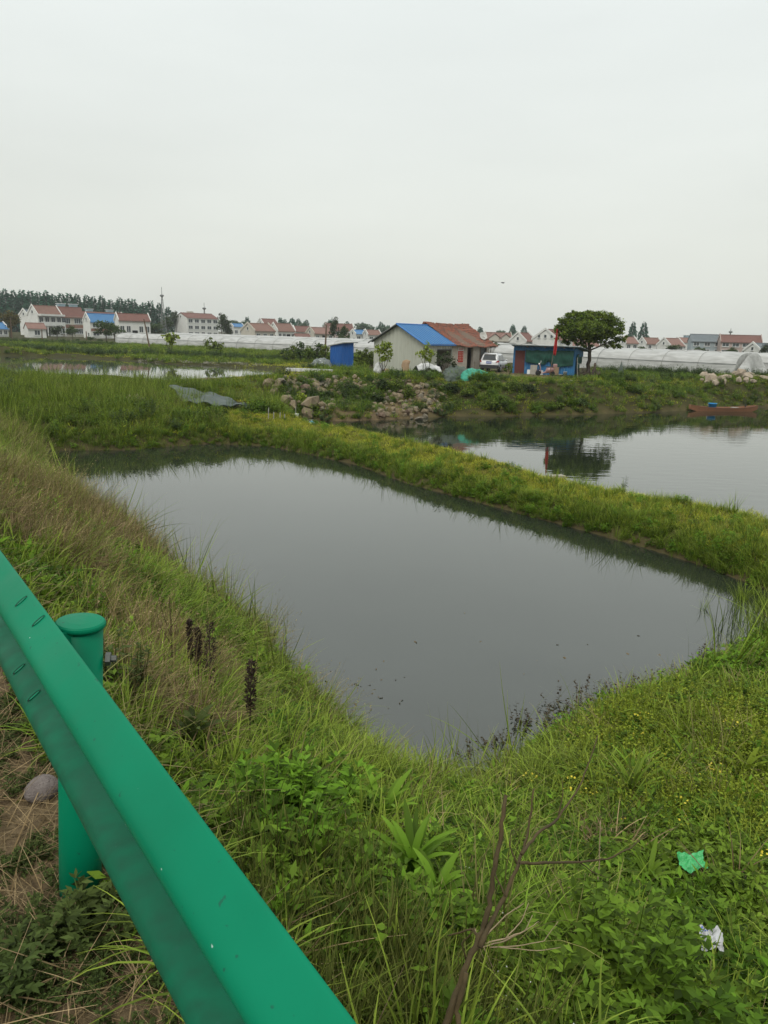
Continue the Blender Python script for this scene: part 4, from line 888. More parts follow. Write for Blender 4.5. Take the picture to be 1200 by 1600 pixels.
# ---- masts and poles
def mast(px, py_base_dist, top_y, label, lattice=True, w=1.4):
    d_ = py_base_dist; h_ = 5+(horizon(px)-top_y)*d_/FPX-2; p_ = AtY(px, horizon(px), d_); t = thing('lattice_mast', label, 'mast', (p_.x, d_, 2)); mb = MB(); seg = 14
    for i in range(3):
        a = i*2.094; mb.tube([(w*math.cos(a), w*math.sin(a), 0), (w*.12*math.cos(a), w*.12*math.sin(a), h_*.82)], .10, 5)
    mb.build('legs', mHoop, t); mb = MB()
    for s in range(seg):
        z0, z1 = h_*.82*s/seg, h_*.82*(s+1)/seg; k0, k1 = w*(1-.88*s/seg), w*(1-.88*(s+1)/seg)
        for i in range(3):
            a, b_ = i*2.094, (i+1)*2.094; mb.tube([(k0*math.cos(a), k0*math.sin(a), z0), (k1*math.cos(b_), k1*math.sin(b_), z1)], .05, 4); mb.tube([(k1*math.cos(a), k1*math.sin(a), z1), (k1*math.cos(b_), k1*math.sin(b_), z1)], .05, 4)
    mb.build('bracing', mHoop, t); MB().tube([(0, 0, h_*.8), (0, 0, h_)], .09, 6).build('spire', mHoop, t)
    MB().lathe([(.3, 0), (.75, .3), (.75, .6), (.3, .9)], 10, (0, 0, h_*.80)).build('platform', mHoop, t); return t
mast(255, 280, 453, 'tall thin telecom mast rising above the conifers left of three-storey house')
t_ = mast(320, 300, 476, 'short lattice mast behind the roof of the three-storey house', w=1.0)
mast(1139, 300, 515, 'thin mast above the long red roof in the right part of village', w=.8)
def pole(px, dist, top_y, lean, label, h_extra=0):
    h_ = 5+(horizon(px)-top_y)*dist/FPX-2; p_ = AtY(px, horizon(px), dist); t = thing('utility_pole', label, 'pole', (p_.x, dist, T1(p_.x, dist))); MB().tube([(0, 0, -.3), (lean, 0, h_)], [.13, .09], 8).build('shaft', mWood, t); return t
pole(233, 112, 500, -.7, 'dark leaning pole before the long greenhouse, behind far pond')
t = pole(508, 96, 508, .15, 'dark pole standing left of the blue hut above bushes'); 
pole(17, 150, 498, 0, 'pale street pole near the left edge of the photo'); pole(134, 140, 518, 0, 'short pale post in front of the blue-roofed house'); pole(64, 150, 515, .1, 'pale post before the pointed gable house')
pole(933, 73, 566, 0, 'short dark fence post just right of the big tree'); 
# net cone and wire posts on the right bank
q_ = hit(969, 590); t = thing('net_cone', 'upright dark green net folded round a stick on the right bank', 'net', q_); MB().lathe([(.34, -.1), (.26, .4), (.14, .9), (.03, 1.3)], 9).build('net', mTarpD, t, True); MB().tube([(0, 0, 0), (0, 0, 1.42)], .02, 5).build('stick', mWood, t)
# bird
q_ = AtY(786, 442, 60); t = thing('bird', 'small dark bird flying alone in the grey sky', 'bird', q_, R_(30)); MB().loft([[(x, r*math.cos(a), r*math.sin(a)) for a in [k*math.pi/3 for k in range(6)]] for x, r in ((-.16, .01), (-.1, .03), (0, .045), (.1, .03), (.15, .01))]).build('body', mBlackP, t, True)
for s in (-1, 1): MB().prism([(-.05, 0, 0), (.06, 0, 0), (.03, s*.14, .06), (-.07, s*.22, .03)], (0, 0, 0), (0, 0, .008)).build('wing', mBlackP, t)
# dead branch pile under the big tree handled with the plants

# ================================================================== guard rail
mRail = bpy.data.materials.new('green_rail_paint'); mRail.use_nodes = True
t = mRail.node_tree; n = t.nodes; l = t.links.new; p = n['Principled BSDF']; p.inputs['Roughness'].default_value = .45; p.inputs['Specular IOR Level'].default_value = .10
g = n.new('ShaderNodeTexCoord')
def nn_(sc, det, st=(1, 1, 1)):
    m_ = n.new('ShaderNodeMapping'); m_.inputs['Scale'].default_value = st; l(g.outputs['Object'], m_.inputs[0]); q = n.new('ShaderNodeTexNoise'); q.inputs['Scale'].default_value = sc; q.inputs['Detail'].default_value = det; l(m_.outputs[0], q.inputs['Vector']); return q.outputs[0]
def mr_(s_, a, b, c=0, d=1):
    q = n.new('ShaderNodeMapRange'); q.inputs['From Min'].default_value = a; q.inputs['From Max'].default_value = b; q.inputs['To Min'].default_value = c; q.inputs['To Max'].default_value = d; l(s_, q.inputs[0]); return q.outputs[0]
def mc_(f, a, b):
    q = n.new('ShaderNodeMix'); q.data_type = 'RGBA'; l(f, q.inputs[0])
    for s_, v_ in ((6, a), (7, b)):
        if isinstance(v_, tuple): q.inputs[s_].default_value = (*v_, 1)
        else: l(v_, q.inputs[s_])
    return q.outputs[2]
c = mc_(mr_(nn_(3, 4), .35, .65), (.0, .152, .075), (.001, .178, .090))
at = n.new('ShaderNodeAttribute'); at.attribute_name = 'grime_shade'                     # trough dust and the lower fold's shade, both put into the colour
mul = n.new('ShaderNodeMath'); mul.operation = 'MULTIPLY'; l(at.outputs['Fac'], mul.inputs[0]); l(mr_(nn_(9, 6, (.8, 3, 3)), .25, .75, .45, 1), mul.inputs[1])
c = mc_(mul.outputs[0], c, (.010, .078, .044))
c = mc_(mr_(nn_(55, 2), .70, .75), c, (.012, .10, .06))
c = mc_(mr_(nn_(38, 2, (1.3, 1, 1)),   .775, .79), c, (.35, .45, .40))
l(c, p.inputs['Base Color']); l(mr_(nn_(6, 5), .3, .7, .36, .55), p.inputs['Roughness'])
b = n.new('ShaderNodeBump'); b.inputs['Strength'].default_value = .12; b.inputs['Distance'].default_value = .004; l(nn_(24, 4), b.inputs['Height']); l(b.outputs[0], p.inputs['Normal'])
mRecess = M('slot_shadow_metal', (.002, .016, .010), rough=.9)
mBolt = M('bolt_steel', (.13, .15, .14), (.10, .09, .08), 20, .5, metal=.6)
rd = Vector((-.60318, .79736, .01985)).normalized(); rn = Vector((-.79752, -.6033, 0))   # rn: from the beam towards the road
QT, UT = .427, -.82
RG = thing('guard_rail', 'green painted steel roadside guard rail with one capped post', 'guard rail', (0, 0, 0))
# W profile: (offset towards road, height below top edge)
prof0 = [(.004, 0.0), (.010, -.002), (.050, -.031), (.072, -.048), (.083, -.064), (.084, -.080), (.074, -.095), (.030, -.122), (.010, -.138), (.004, -.155),
         (.010, -.172), (.032, -.188), (.074, -.214), (.090, -.232), (.094, -.250), (.087, -.266), (.060, -.285), (.018, -.309), (.010, -.312)]
def resamp(pr, n_):
    P = np.array(pr); d_ = np.r_[0, np.cumsum(np.hypot(*np.diff(P, axis=0).T))]; s_ = np.linspace(0, d_[-1], n_); return np.stack([np.interp(s_, d_, P[:, 0]), np.interp(s_, d_, P[:, 1])], 1)
pr = resamp(prof0, 64)
for _ in range(3): pr[1:-1] = .25*pr[:-2]+.5*pr[1:-1]+.25*pr[2:]
base0 = Vector((0, 0, EYE)) - rn*QT + Vector((0, 0, 1))*UT
def railp(s, w, h): return base0 + rd*s + rn*w + Vector((0, 0, h))
V_ = []; gr_ = []; th_ = .004; ns_ = 60
ss = np.linspace(-3.2, 9.0, ns_)
for s_ in ss:
    for k in range(64):
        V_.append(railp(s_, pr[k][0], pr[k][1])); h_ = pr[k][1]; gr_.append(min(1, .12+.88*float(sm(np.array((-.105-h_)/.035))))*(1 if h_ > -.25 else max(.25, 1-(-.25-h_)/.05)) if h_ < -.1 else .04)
F_ = [(i*64+k, (i+1)*64+k, (i+1)*64+k+1, i*64+k+1) for i in range(ns_-1) for k in range(63)]
bmO = link('beam', npmesh('beam', V_, F_, mRail, True, {'grime_shade': gr_}), RG); md = bmO.modifiers.new('t', 'SOLIDIFY'); md.thickness = .004; md.offset = 0
# splice slots laid on both folds, each with its recess shadow painted as a dark oval
def slot(s, k, name='slot'):
    w, h = pr[k]; tw, th2 = pr[k+1][0]-pr[k-1][0], pr[k+1][1]-pr[k-1][1]; ln = math.hypot(tw, th2); tv = rn*(tw/ln)+Vector((0, 0, th2/ln)); nv3 = rd.cross(tv).normalized()
    if nv3.z < 0: nv3 = -nv3
    c0 = railp(s, w, h)
    def oval(off, lift, a=.021, b2=.0085): return [c0+nv3*(lift)+rd*(b2*math.cos(x)+off[1])+tv*(a*math.sin(x)+off[0]) for x in [i*2*math.pi/24 for i in range(24)]]
    o = MB().add(oval((0, 0), .0032), [tuple(range(24))]).build(name, mRecess, RG)
    MB().add(oval((-.0016, -.0034), .0038, .0175, .0046), [tuple(range(24))]).build('overlapping_plate', mRail, o)
    mb = MB(); A_, B_ = oval((0, 0), .0036), oval((0, 0), .0044, .0222, .0095); 
    mb.add(A_+B_, [(i, (i+1) % 24, 24+(i+1) % 24, 24+i) for i in range(24)]).build('lip', mRail, o)
    return o
# find s for each pixel column by projection
def proj(P):
    d = P-Vector((0, 0, EYE)); z = d.dot(cF); return (600+FPX*d.dot(cR)/z, 800-FPX*d.dot(cU)/z)
def slot_at(px, py):
    best = None
    for s_ in np.linspace(.5, 3, 160):
        for k in range(3, 46):
            q = proj(railp(s_, *pr[k])); e_ = (q[0]-px)**2+(q[1]-py)**2
            if k > 13 and k < 33: continue
            if best is None or e_ < best[0]: best = (e_, s_, k)
    return best[1], best[2]
for (px, py) in ((35, 939), (60, 973), (29, 1046), (53, 1090)):
    s_, k_ = slot_at(px, py); slot(s_, k_)
# post with flanged cap
cap = Vector((0, 0, EYE)) + Vector((-.875, 2.013, -.840)); ft = Vector((-.945, 1.99, EYE-1.95)); ft.z = cap.z-1.15
ax = (cap-ft)
po = MB().tube([ft-ax*.15, cap-ax.normalized()*.02], 0.0625, 32, cap=True).build('post', mRail, RG, True)
a_ = po.data.attributes.new('grime_shade', 'FLOAT', 'POINT')
cp = MB().lathe([(.060, -.012), (.0735, -.012), (.0762, -.008), (.0765, -.003), (.075, .002), (.070, .0065), (.040, .0095), (.001, .0105)], 40, (0, 0, 0)).build('cap', mRail, po, False); cp.location = cap; cp.scale = (.92, .92, 1); cp.rotation_euler = ax.to_track_quat('Z', 'Y').to_euler()
bo = MB().lathe([(.020, 0), (.020, .014), (.010, .014), (.010, .030), (.001, .030)], 6, (0, 0, 0), 'z').build('bolt', mBolt, po); bo.location = cap+Vector((.062, .012, -.118)); bo.rotation_euler = Vector((.95, .2, -.05)).to_track_quat('Z', 'Y').to_euler()
br_ = MB().box(tuple(-rn*QT*0+base0+rd*(2.12)+rn*(-.03)+Vector((0, 0, -.155))), (.05, .07, .18), rz=R_(37)).build('spacer', mRail, RG)
# ================================================================== trees and shrubs
mBark = M('bark', (.085, .065, .048), (.055, .042, .032), 6, .95, bump=.7, bscale=18, stretch=(1, 1, .3))
lfBig = LEAF('big_tree_leaf', (.070, .120, .014), (.180, .235, .030), trans=.35, wscale=1.1, rv=.0, rough=.5)
lfConifer = LEAF('conifer_needles', (.032, .105, .062), (.058, .155, .092), trans=.15, rv=.5)
lfPoplar = LEAF('village_tree_leaf', (.045, .080, .022), (.075, .115, .035), trans=.25, rv=.5)
lfAutumn = LEAF('yellowish_leaf', (.10, .095, .030), (.14, .11, .035), trans=.25, rv=.3)
lfPale = LEAF('pale_green_leaf', (.20, .27, .03), (.30, .36, .05), trans=.35, wscale=2)
lfYoung = LEAF('young_leaf', (.085, .135, .02), (.15, .195, .035), trans=.35, wscale=2)
lfDark = LEAF('dark_leaf', (.030, .050, .016), (.055, .080, .026), trans=.2, wscale=2)
def kites(P, Nrm, T, ln, wd, fold=.15):
    """one folded kite-shaped leaf per point: P base, T direction, Nrm normal"""
    B = np.cross(T, Nrm); ln = ln[:, None]; wd = wd[:, None]
    mid = P+T*ln*.45
    V_ = np.stack([P, mid+B*wd*.5+Nrm*wd*fold, P+T*ln, mid-B*wd*.5+Nrm*wd*fold], 1).reshape(-1, 3)
    k = np.arange(len(P))*4
    return V_, np.stack([k, k+1, k+2, k+3], 1)
def unit(v): return v/np.maximum(np.linalg.norm(v, axis=1, keepdims=True), 1e-9)
def cloud(blobs, n_, size, seed, shell=.55, up=.35, clump=0):
    """leaves through ellipsoids (cx,cy,cz,rx,ry,rz), gathered in clumps, thinner inside"""
    r_ = np.random.default_rng(seed); B = np.array(blobs, dtype=float); vol = B[:, 3]*B[:, 4]*B[:, 5]; ix = r_.choice(len(B), n_, p=vol**.8/np.sum(vol**.8))
    if clump:
        nc = max(6, n_//clump); cix = r_.choice(len(B), nc, p=vol**.8/np.sum(vol**.8)); cd_ = unit(r_.normal(size=(nc, 3))); cr_ = (shell+(1-shell)*r_.random((nc, 1)))*1.02
        cc_ = B[cix, :3]+cd_*cr_*B[cix, 3:]; cdir = cd_; w_ = r_.integers(0, nc, n_); sp_ = (B[cix, 3:].min(1)*.26)[w_][:, None]
        P = cc_[w_]+r_.normal(size=(n_, 3))*sp_*[.75, .75, .42]; D_ = unit(cdir[w_]+r_.normal(size=(n_, 3))*.5)
    else:
        D_ = unit(r_.normal(size=(n_, 3))); P = B[ix, :3]+D_*(shell+(1-shell)*r_.random((n_, 1)))*B[ix, 3:]
    Nn = unit(D_*.5+r_.normal(size=(n_, 3))*.5+np.array([0, 0, up])); T = unit(np.cross(Nn, r_.normal(size=(n_, 3))))
    s_ = size*r_.uniform(.6, 1.35, n_); return kites(P, Nn, T, s_, s_*.7)
def limb(mb, p0, p1, r0_, r1_, seed, n_=5, wob=.08):
    rr = random.Random(seed); p0, p1 = Vector(p0), Vector(p1); L_ = (p1-p0).length; pts = []
    for i in range(n_+1):
        f_ = i/n_; w_ = wob*L_*math.sin(math.pi*f_); pts.append(p0.lerp(p1, f_)+Vector((rr.uniform(-w_, w_), rr.uniform(-w_, w_), rr.uniform(-w_, w_)*.4)))
    mb.tube(pts, [r0_+(r1_-r0_)*i/n_ for i in range(n_+1)], 7); return pts
# ---- the big round-crowned tree
tb_ = hit(919, 586); BT = thing('broadleaf_tree', 'big dark round-crowned tree with single trunk beside blue shed', 'tree', tb_)
mpx = tb_.y/FPX*1.02
def lp(px, py, dy=0.0): q = AtY(px, py, tb_.y+dy)-tb_; return q
bl_ = []
for (x, y, rx, ry, dy) in ((902, 503, 24, 13, 0), (935, 499, 26, 12, .5), (958, 508, 15, 13, 0), (884, 511, 16, 11, .3), (918, 514, 30, 12, -1.2), (950, 520, 20, 9, -.6), (888, 522, 15, 8, -.5), (924, 524, 22, 9, -.8), (963, 524, 11, 9, .6), (880, 498, 10, 7, 0), (922, 492, 18, 6, .8), (896, 491, 12, 5, .2), (947, 493, 14, 6, -.3), (930, 531, 12, 6, -.5), (968, 514, 7, 8, 0), (906, 529, 10, 5, .8), (915, 508, 30, 14, 1.6), (955, 533, 10, 5, .3), (874, 513, 7, 6, 0), (890, 533, 14, 6, .3), (914, 537, 13, 5, -.4), (957, 540, 13, 5, .2), (972, 529, 7, 7, .2), (876, 524, 9, 7, .2), (938, 516, 26, 10, 1.2), (920, 520, 38, 10, 0)):
    q = lp(x, y, dy); bl_.append((q.x, q.y, q.z, rx*mpx, rx*mpx*.95, ry*mpx))
V_, F_ = cloud(bl_, 40000, .15, 3, .55, .5, clump=46); link('crown', npmesh('crown', V_, F_, lfBig), BT)
mb = MB(); fk = lp(921, 549); limb(mb, (0, 0, -.2), fk, .20, .15, 1, 6, .03)
limb(mb, fk, lp(903, 520, -.3), .12, .05, 2); limb(mb, fk, lp(926, 515, .3), .12, .05, 3); limb(mb, fk+Vector((0, 0, .05)), lp(954, 533, .2), .08, .035, 4); limb(mb, fk, lp(885, 515, .5), .07, .03, 5); limb(mb, fk, lp(915, 505, 1.4), .08, .03, 6); limb(mb, lp(938, 541, .1), lp(948, 512, .5), .05, .02, 7)
mb.build('trunk', mBark, BT, True)
q = hit(921, 590); rr = random.Random(4); mb = MB()
for k in range(60):
    a = rr.uniform(0, 6.28); r1 = rr.uniform(.2, 1.0); mb.tube([(r1*math.cos(a)*1.1, r1*math.sin(a)*.6, rr.uniform(0, .2)), (r1*math.cos(a+.6)*.9+rr.uniform(-.3, .3), r1*math.sin(a+.6)*.5, rr.uniform(.4, 1.15)*(1.15-r1*.6))], .022, 4)
o = mb.build('brushwood', mBark, None); o.location = q; tag(o, 'dark pile of brushwood round the foot of the big tree', 'brushwood')
# ---- small trees and bushes: (base px, base py or distance, blobs in px)
def small_tree(name, label, base, blobs, n_, size, leafm, stems, tr=.03, seed=1, cat='tree', group=None, dist=None, clump=9, shell=.2):
    b_ = hit(*base) if dist is None else onland(base[0], dist); t = thing(name, label, cat, b_, 0, group); k = b_.y/FPX*1.02
    L_ = lambda x, y, dy=0: AtY(x, y, b_.y+dy)-b_
    rr = random.Random(seed); bb = []
    for (x, y, rx, ry) in blobs:
        q = L_(x, y, rr.uniform(-.3, .3)*rx*k); bb.append((q.x, q.y, q.z, rx*k, rx*k, ry*k))
    V_, F_ = cloud(bb, n_, size, seed, shell, .3, clump=clump); link('crown', npmesh('crown', V_, F_, leafm), t)
    mb = MB()
    for i, (x, y) in enumerate(stems): limb(mb, (rr.uniform(-.03, .03), 0, -.1), L_(x, y, rr.uniform(-.2, .2)), tr, tr*.35, seed+i, 4, .06)
    mb.build('trunk', mBark, t, True); return t
small_tree('sapling', 'young leafy tree with pale green leaves before the shed gable', (597, 586), [(600, 541, 8, 9), (594, 548, 8, 7), (608, 551, 9, 7), (600, 560, 10, 7), (610, 540, 5, 5), (590, 540, 5, 5)], 900, .15, lfPale, [(600, 545), (592, 548), (608, 552), (603, 560)], .035, 31)
small_tree('sapling', 'thin young tree in front of the white covered cart', (664, 588), [(667, 542, 6, 9), (660, 552, 9, 5), (673, 552, 8, 7), (650, 549, 4, 3), (668, 560, 9, 5)], 650, .14, lfPale, [(667, 540), (655, 550), (675, 552)], .03, 32)
small_tree('shrub_tree', 'low twiggy tree with dull reddish-green leaves between notice and green tarpaulin', (694, 590), [(690, 565, 9, 7), (702, 562, 9, 7), (686, 556, 6, 5), (710, 568, 7, 5), (697, 553, 7, 4)], 620, .12, lfDark, [(684, 556), (692, 560), (702, 558), (711, 566)], .04, 33)
small_tree('sapling', 'small sapling by the blue shed red door', (795, 591), [(795, 573, 5, 5), (798, 580, 4, 4), (790, 577, 3, 3)], 200, .13, lfYoung, [(795, 573), (798, 578)], .03, 34)
small_tree('sapling', 'lone yellow-green sapling on the far bank of the left pond', (266, 548), [(266, 527, 10, 6), (258, 524, 6, 4), (274, 526, 6, 4), (266, 535, 7, 4)], 500, .30, lfPale, [(266, 527), (259, 525), (274, 526)], .06, 35, dist=98)
small_tree('bush', 'open leafy bush right of the lone sapling on far bank', (333, 556), [(333, 540, 12, 6), (324, 535, 6, 5), (344, 541, 6, 5), (330, 530, 5, 4)], 420, .26, lfYoung, [(326, 533), (336, 538), (344, 541)], .05, 36, cat='shrub', dist=94)
for i, (x, y, lb) in enumerate(((446, 548, 'leftmost bush of the row before the greenhouse, near the dark pole'), (458, 545, 'tall bush, second of the row before the greenhouse'), (470, 540, 'tallest bush of the row before the greenhouse'), (483, 545, 'bushy shrub right of the tallest bush in the row'), (497, 542, 'shrub beside the dark pole left of blue hut'), (508, 545, 'last shrub of the row, touching the blue hut'))):
    small_tree('bush', lb, (x, 570), [(x, y, 7, 8), (x-4, y+8, 7, 7), (x+5, y+9, 7, 7), (x, y+16, 8, 6)], 520, .20, lfYoung if i % 2 else lfPoplar, [(x, y), (x-4, y+5), (x+4, y+5)], .04, 40+i, cat='shrub', group='bushes before the long greenhouse', dist=84-i*1.5)
for i, (x, y, lb) in enumerate(((560, 552, 'bush right next to the blue hut'), (572, 549, 'bush midway between the blue hut and the shed'), (581, 556, 'bush touching the left corner of the metal shed'))):
    small_tree('bush', lb, (x, 576), [(x, y, 7, 6), (x-4, y+9, 7, 7), (x+4, y+10, 7, 7)], 480, .17, lfYoung, [(x, y), (x-3, y+5)], .04, 50+i, cat='shrub', group='bushes between hut and shed', dist=72)
# bushes on the stone bank and below the yard
for i, (x, y, rx, ry, m_, lb) in enumerate(((548, 606, 16, 9, lfDark, 'dark bush growing among the stones below the blue hut'), (590, 622, 12, 9, lfDark, 'small dark bush low in the middle of the rubble bank'), (617, 600, 16, 14, lfYoung, 'light green bush over the stones below the shed gable'), (600, 600, 12, 10, lfDark, 'dark green bush left of the light one on the stones'), (640, 612, 12, 12, lfYoung, 'green bush at the right of the shed-gable bush on the bank'), (515, 617, 8, 8, lfDark, 'tiny dark bush near the large stones'), (706, 606, 16, 10, lfDark, 'dark spreading bush right below grey net heap'), (735, 610, 18, 10, lfYoung, 'green bush right below the bright green tarpaulin'), (770, 600, 14, 8, lfYoung, 'round bush at the yard edge below the car'), (800, 602, 15, 8, lfYoung, 'round bush at the yard edge below the dark red door'), (825, 606, 14, 9, lfDark, 'bush on the bank below the scooter'), (470, 620, 9, 12, lfPale, 'bright upright leafy plant among stones near lake corner'), (440, 610, 8, 8, lfYoung, 'upright green weed clump beside the first big stones'), (870, 632, 15, 7, lfYoung, 'low dark green bush at the lake edge below blue shed'), (905, 628, 16, 6, lfPoplar, 'low bush near the lake edge below the big tree'), (765, 630, 18, 9, lfYoung, 'leafy bush mid-bank under the white car'), (1010, 575, 15, 5, lfPoplar, 'low weeds against the right greenhouse'))):
    small_tree('bank_bush', lb, (x, y+ry), [(x, y, rx*.7, ry*.75), (x-rx*.4, y+ry*.35, rx*.5, ry*.5), (x+rx*.45, y+ry*.3, rx*.5, ry*.5)], 950, .13, m_, [(x, y), (x-4, y+2)], .02, 60+i, cat='shrub')
# ---- conifers and village trees as shared meshes
def conifer_mesh(seed, dense=1.0, slim=.28):
    r_ = np.random.default_rng(seed); n_ = int(2600*dense); h_ = .08+.92*(1-(1-r_.random(n_))**.60); rad = slim*(1.02-h_)**.8*(1+.08*np.sin(h_*40+seed)); a_ = r_.uniform(0, 6.283, n_)
    lob = 1+.30*np.sin(a_*3+seed*2+h_*23); rr_ = rad*lob*(.45+.55*r_.random(n_)**.5)
    P = np.stack([rr_*np.cos(a_), rr_*np.sin(a_), h_-rr_*.25], 1); T = unit(np.stack([np.cos(a_), np.sin(a_), -.15+.5*r_.random(n_)], 1)+r_.normal(size=(n_, 3))*.45); Nn = unit(np.cross(T, r_.normal(size=(n_, 3)))+np.array([0, 0, .6]))
    s_ = .055*r_.uniform(.5, 1.5, n_); return npmesh('crown', *kites(P, Nn, T, s_, s_*.55), lfConifer)
cm = [conifer_mesh(i, slim=.24+.03*(i % 3)) for i in range(6)]
def broad_mesh(seed, leafm, tall=1.0):
    rr = random.Random(seed); b_ = [(rr.uniform(-.2, .2), rr.uniform(-.2, .2), rr.uniform(.42, .82), rr.uniform(.14, .24), rr.uniform(.14, .24), rr.uniform(.11, .18)) for _ in range(7)]+[(0, 0, .6, .22, .22, .3)]
    return npmesh('crown', *cloud(b_, 1500, .055, seed, .35, .3, clump=14), leafm)
bmsh = [broad_mesh(i, (lfPoplar, lfDark, lfPoplar)[i % 3]) for i in range(6)]; bau = broad_mesh(9, lfAutumn); lfFar = LEAF('far_tree_hazed_leaf', (.055, .105, .055), (.085, .14, .07), trans=.2, rv=.5); bfar = [broad_mesh(20+i, lfFar) for i in range(4)]  # far leaves are a lighter copy, distance haze put into their colour
tk = MB().tube([(0, 0, -.02), (0, 0, .5), (0, 0, .85)], [.02, .013, .004], 6).mesh('trunk', mBark)
def far_tree(px, dist, topy, me, label, group=None, name='village_tree', wid=1.0, gz=2.0, seed=0):
    p_ = AtY(px, horizon(px), dist); h_ = 5+(horizon(px)-topy)*dist/FPX-gz
    t = thing(name, label, 'tree', (p_.x, dist, gz), seed*1.3, group); t.scale = (h_*wid, h_*wid, h_); link('crown', me, t); link('trunk', tk, t); return t
rr = random.Random(8)
x = -75
while x < 272:
    far_tree(x+rr.uniform(-2, 2), 305+rr.uniform(-8, 8), float(np.interp(x, [-40, 30, 120, 230, 270], [452, 455, 464, 473, 482]))+rr.uniform(-2, 3), cm[rr.randrange(6)], 'tall dark conifer in the dense row behind the left village', 'conifers behind the village', 'conifer', 1.0, seed=rr.random()*5); x += 12.5
x = -70
while x < 250:
    far_tree(x+rr.uniform(-3, 3), 330+rr.uniform(-8, 8), float(np.interp(x, [-40, 30, 120, 230, 270], [454, 457, 466, 476, 486]))+rr.uniform(2, 9), cm[rr.randrange(6)], 'tall dark conifer in the dense row behind the left village', 'conifers behind the village', 'conifer', 1.15, seed=rr.random()*5); x += 12
for k in range(62):
    x = rr.uniform(335, 610) if k < 46 else rr.uniform(690, 830)
    far_tree(x, 400+rr.uniform(-30, 30), horizon(x)-rr.uniform(10, 21), cm[k % 6] if k % 3 else bfar[k % 4], 'small far grey-green tree on the skyline behind the houses', 'far skyline trees', 'far_tree', 1.1, seed=k)
for k in range(24):
    x = rr.uniform(930, 1300) if k % 3 else rr.uniform(1180, 1300); far_tree(x, 420+rr.uniform(-30, 30), horizon(x)-rr.uniform(1, 7), bfar[k % 4], 'low far tree showing between the right-hand roofs', 'low far trees at right', 'far_tree', 1.4, seed=k)
for (x, d, y, me, lb, w_) in ((15, 165, 481, bau, 'broad tree with yellowish crown at the left end of the village', 1.0), (88, 160, 506, bmsh[1], 'dense dark round tree before the balcony house', 1.3), (112, 150, 506, bmsh[0], 'loose pale tree right of the dense dark round one', 1.0), (165, 150, 497, bmsh[2], 'tree before the blue-roofed house', 1.2), (178, 148, 503, bmsh[3], 'smaller tree right beside the one at the blue-roofed house', 1.2), (346, 230, 488, bmsh[4], 'dark green tree just right of the three-storey house', .75), (356, 232, 504, bmsh[1], 'shorter dark tree between three-storey house and low blue roof', .9), (275, 290, 485, bmsh[4], 'dark tree left of the three-storey house', .7), (262, 285, 493, bmsh[0], 'tree at foot of the telecom mast', 1.0), (240, 210, 503, bmsh[2], 'light green tree below the conifers beside the mast', 1.5), (522, 175, 491, bmsh[1], 'tall thin tree with round top above broad red roof', .45), (537, 175, 506, bmsh[3], 'grey-green tree before the broad red roof', .7), (533, 172, 520, bmsh[0], 'low tree under the tall thin one', 1.0), (768, 150, 530, bmsh[0], 'low tree before the dormer house behind the car', 1.8), (1052, 170, 536, bmsh[2], 'low green trees before the pinkish gable house', 1.7), (1095, 160, 540, bmsh[3], 'low tree before blue-grey house', 1.4), (1145, 158, 540, bmsh[0], 'small tree before the long pinkish house', 1.2), (1196, 150, 534, bmsh[1], 'dark small tree at the right edge of village', .8), (1003, 165, 540, bmsh[5], 'bush between two gabled houses right of the big tree', 1.6), (60, 140, 527, bmsh[2], 'green garden bush before the small outhouse', 2.0), (140, 145, 524, bmsh[3], 'green bush left of the long greenhouse end', 2.0), (155, 142, 528, bmsh[0], 'low leafy bush at the greenhouse end', 1.8), (120, 138, 528, bmsh[5], 'low garden shrub beneath the loose pale tree', 2.0), (1160, 90, 560, bmsh[2], 'young bush between right greenhouses', .8)):
    far_tree(x, d, y, me, lb, None, 'village_tree', w_, seed=x*.1)
for i_, (x, y, lb) in enumerate(((987, 505, 'slim pointed conifer, left of the two at right of the big tree'), (1004, 505, 'slim pointed conifer, right one of the two'))):
    far_tree(x, 270, y, cm[i_], lb, None, 'pointed_conifer', .95, seed=i_)
for i_ in range(3): far_tree(205+i_*9, 320, 480, cm[i_], 'tall dark conifer in the dense row behind the left village', 'conifers behind the village', 'conifer', 1.0, seed=i_)
# ================================================================== ground vegetation
lfGrass = LEAF('grass_blade', (.050, .105, .008), (.135, .205, .018), tip=(.24, .30, .045), trans=.22, rough=.5, wscale=.5)
lfGrassD = LEAF('dark_grass_blade', (.045, .078, .014), (.085, .115, .022), tip=(.15, .16, .04), trans=.3, wscale=.7)
lfBright = LEAF('bright_grass_blade', (.080, .175, .012), (.15, .265, .024), tip=(.21, .31, .04), trans=.25, wscale=.7)
lfMoss = LEAF('yellow_green_turf', (.23, .31, .018), (.40, .40, .035), tip=(.46, .44, .07), trans=.3, wscale=.45)
lfDry = LEAF('dry_grass', (.15, .105, .050), (.27, .195, .10), tip=(.36, .27, .15), trans=.25, rough=.7)
lfOlive = LEAF('olive_grass', (.105, .130, .026), (.175, .180, .048), tip=(.30, .25, .11), trans=.3, rough=.6)
lfHerb = LEAF('herb_leaf', (.052, .118, .010), (.145, .220, .022), trans=.2, wscale=.8, rough=.5)
lfHerbD = LEAF('herb_leaf_dark', (.045, .072, .018), (.085, .110, .030), trans=.25, wscale=.8, rough=.5)
lfLime = LEAF('lime_herb_leaf', (.15, .21, .018), (.27, .31, .035), trans=.3, wscale=1.2)
lfWeed = LEAF('dark_red_weed_leaf', (.035, .030, .014), (.070, .048, .026), trans=.1)
lfYellow = M('yellow_petal', (.60, .50, .04), rough=.6)
lfWhite = M('white_petal', (.65, .65, .60), rough=.6)
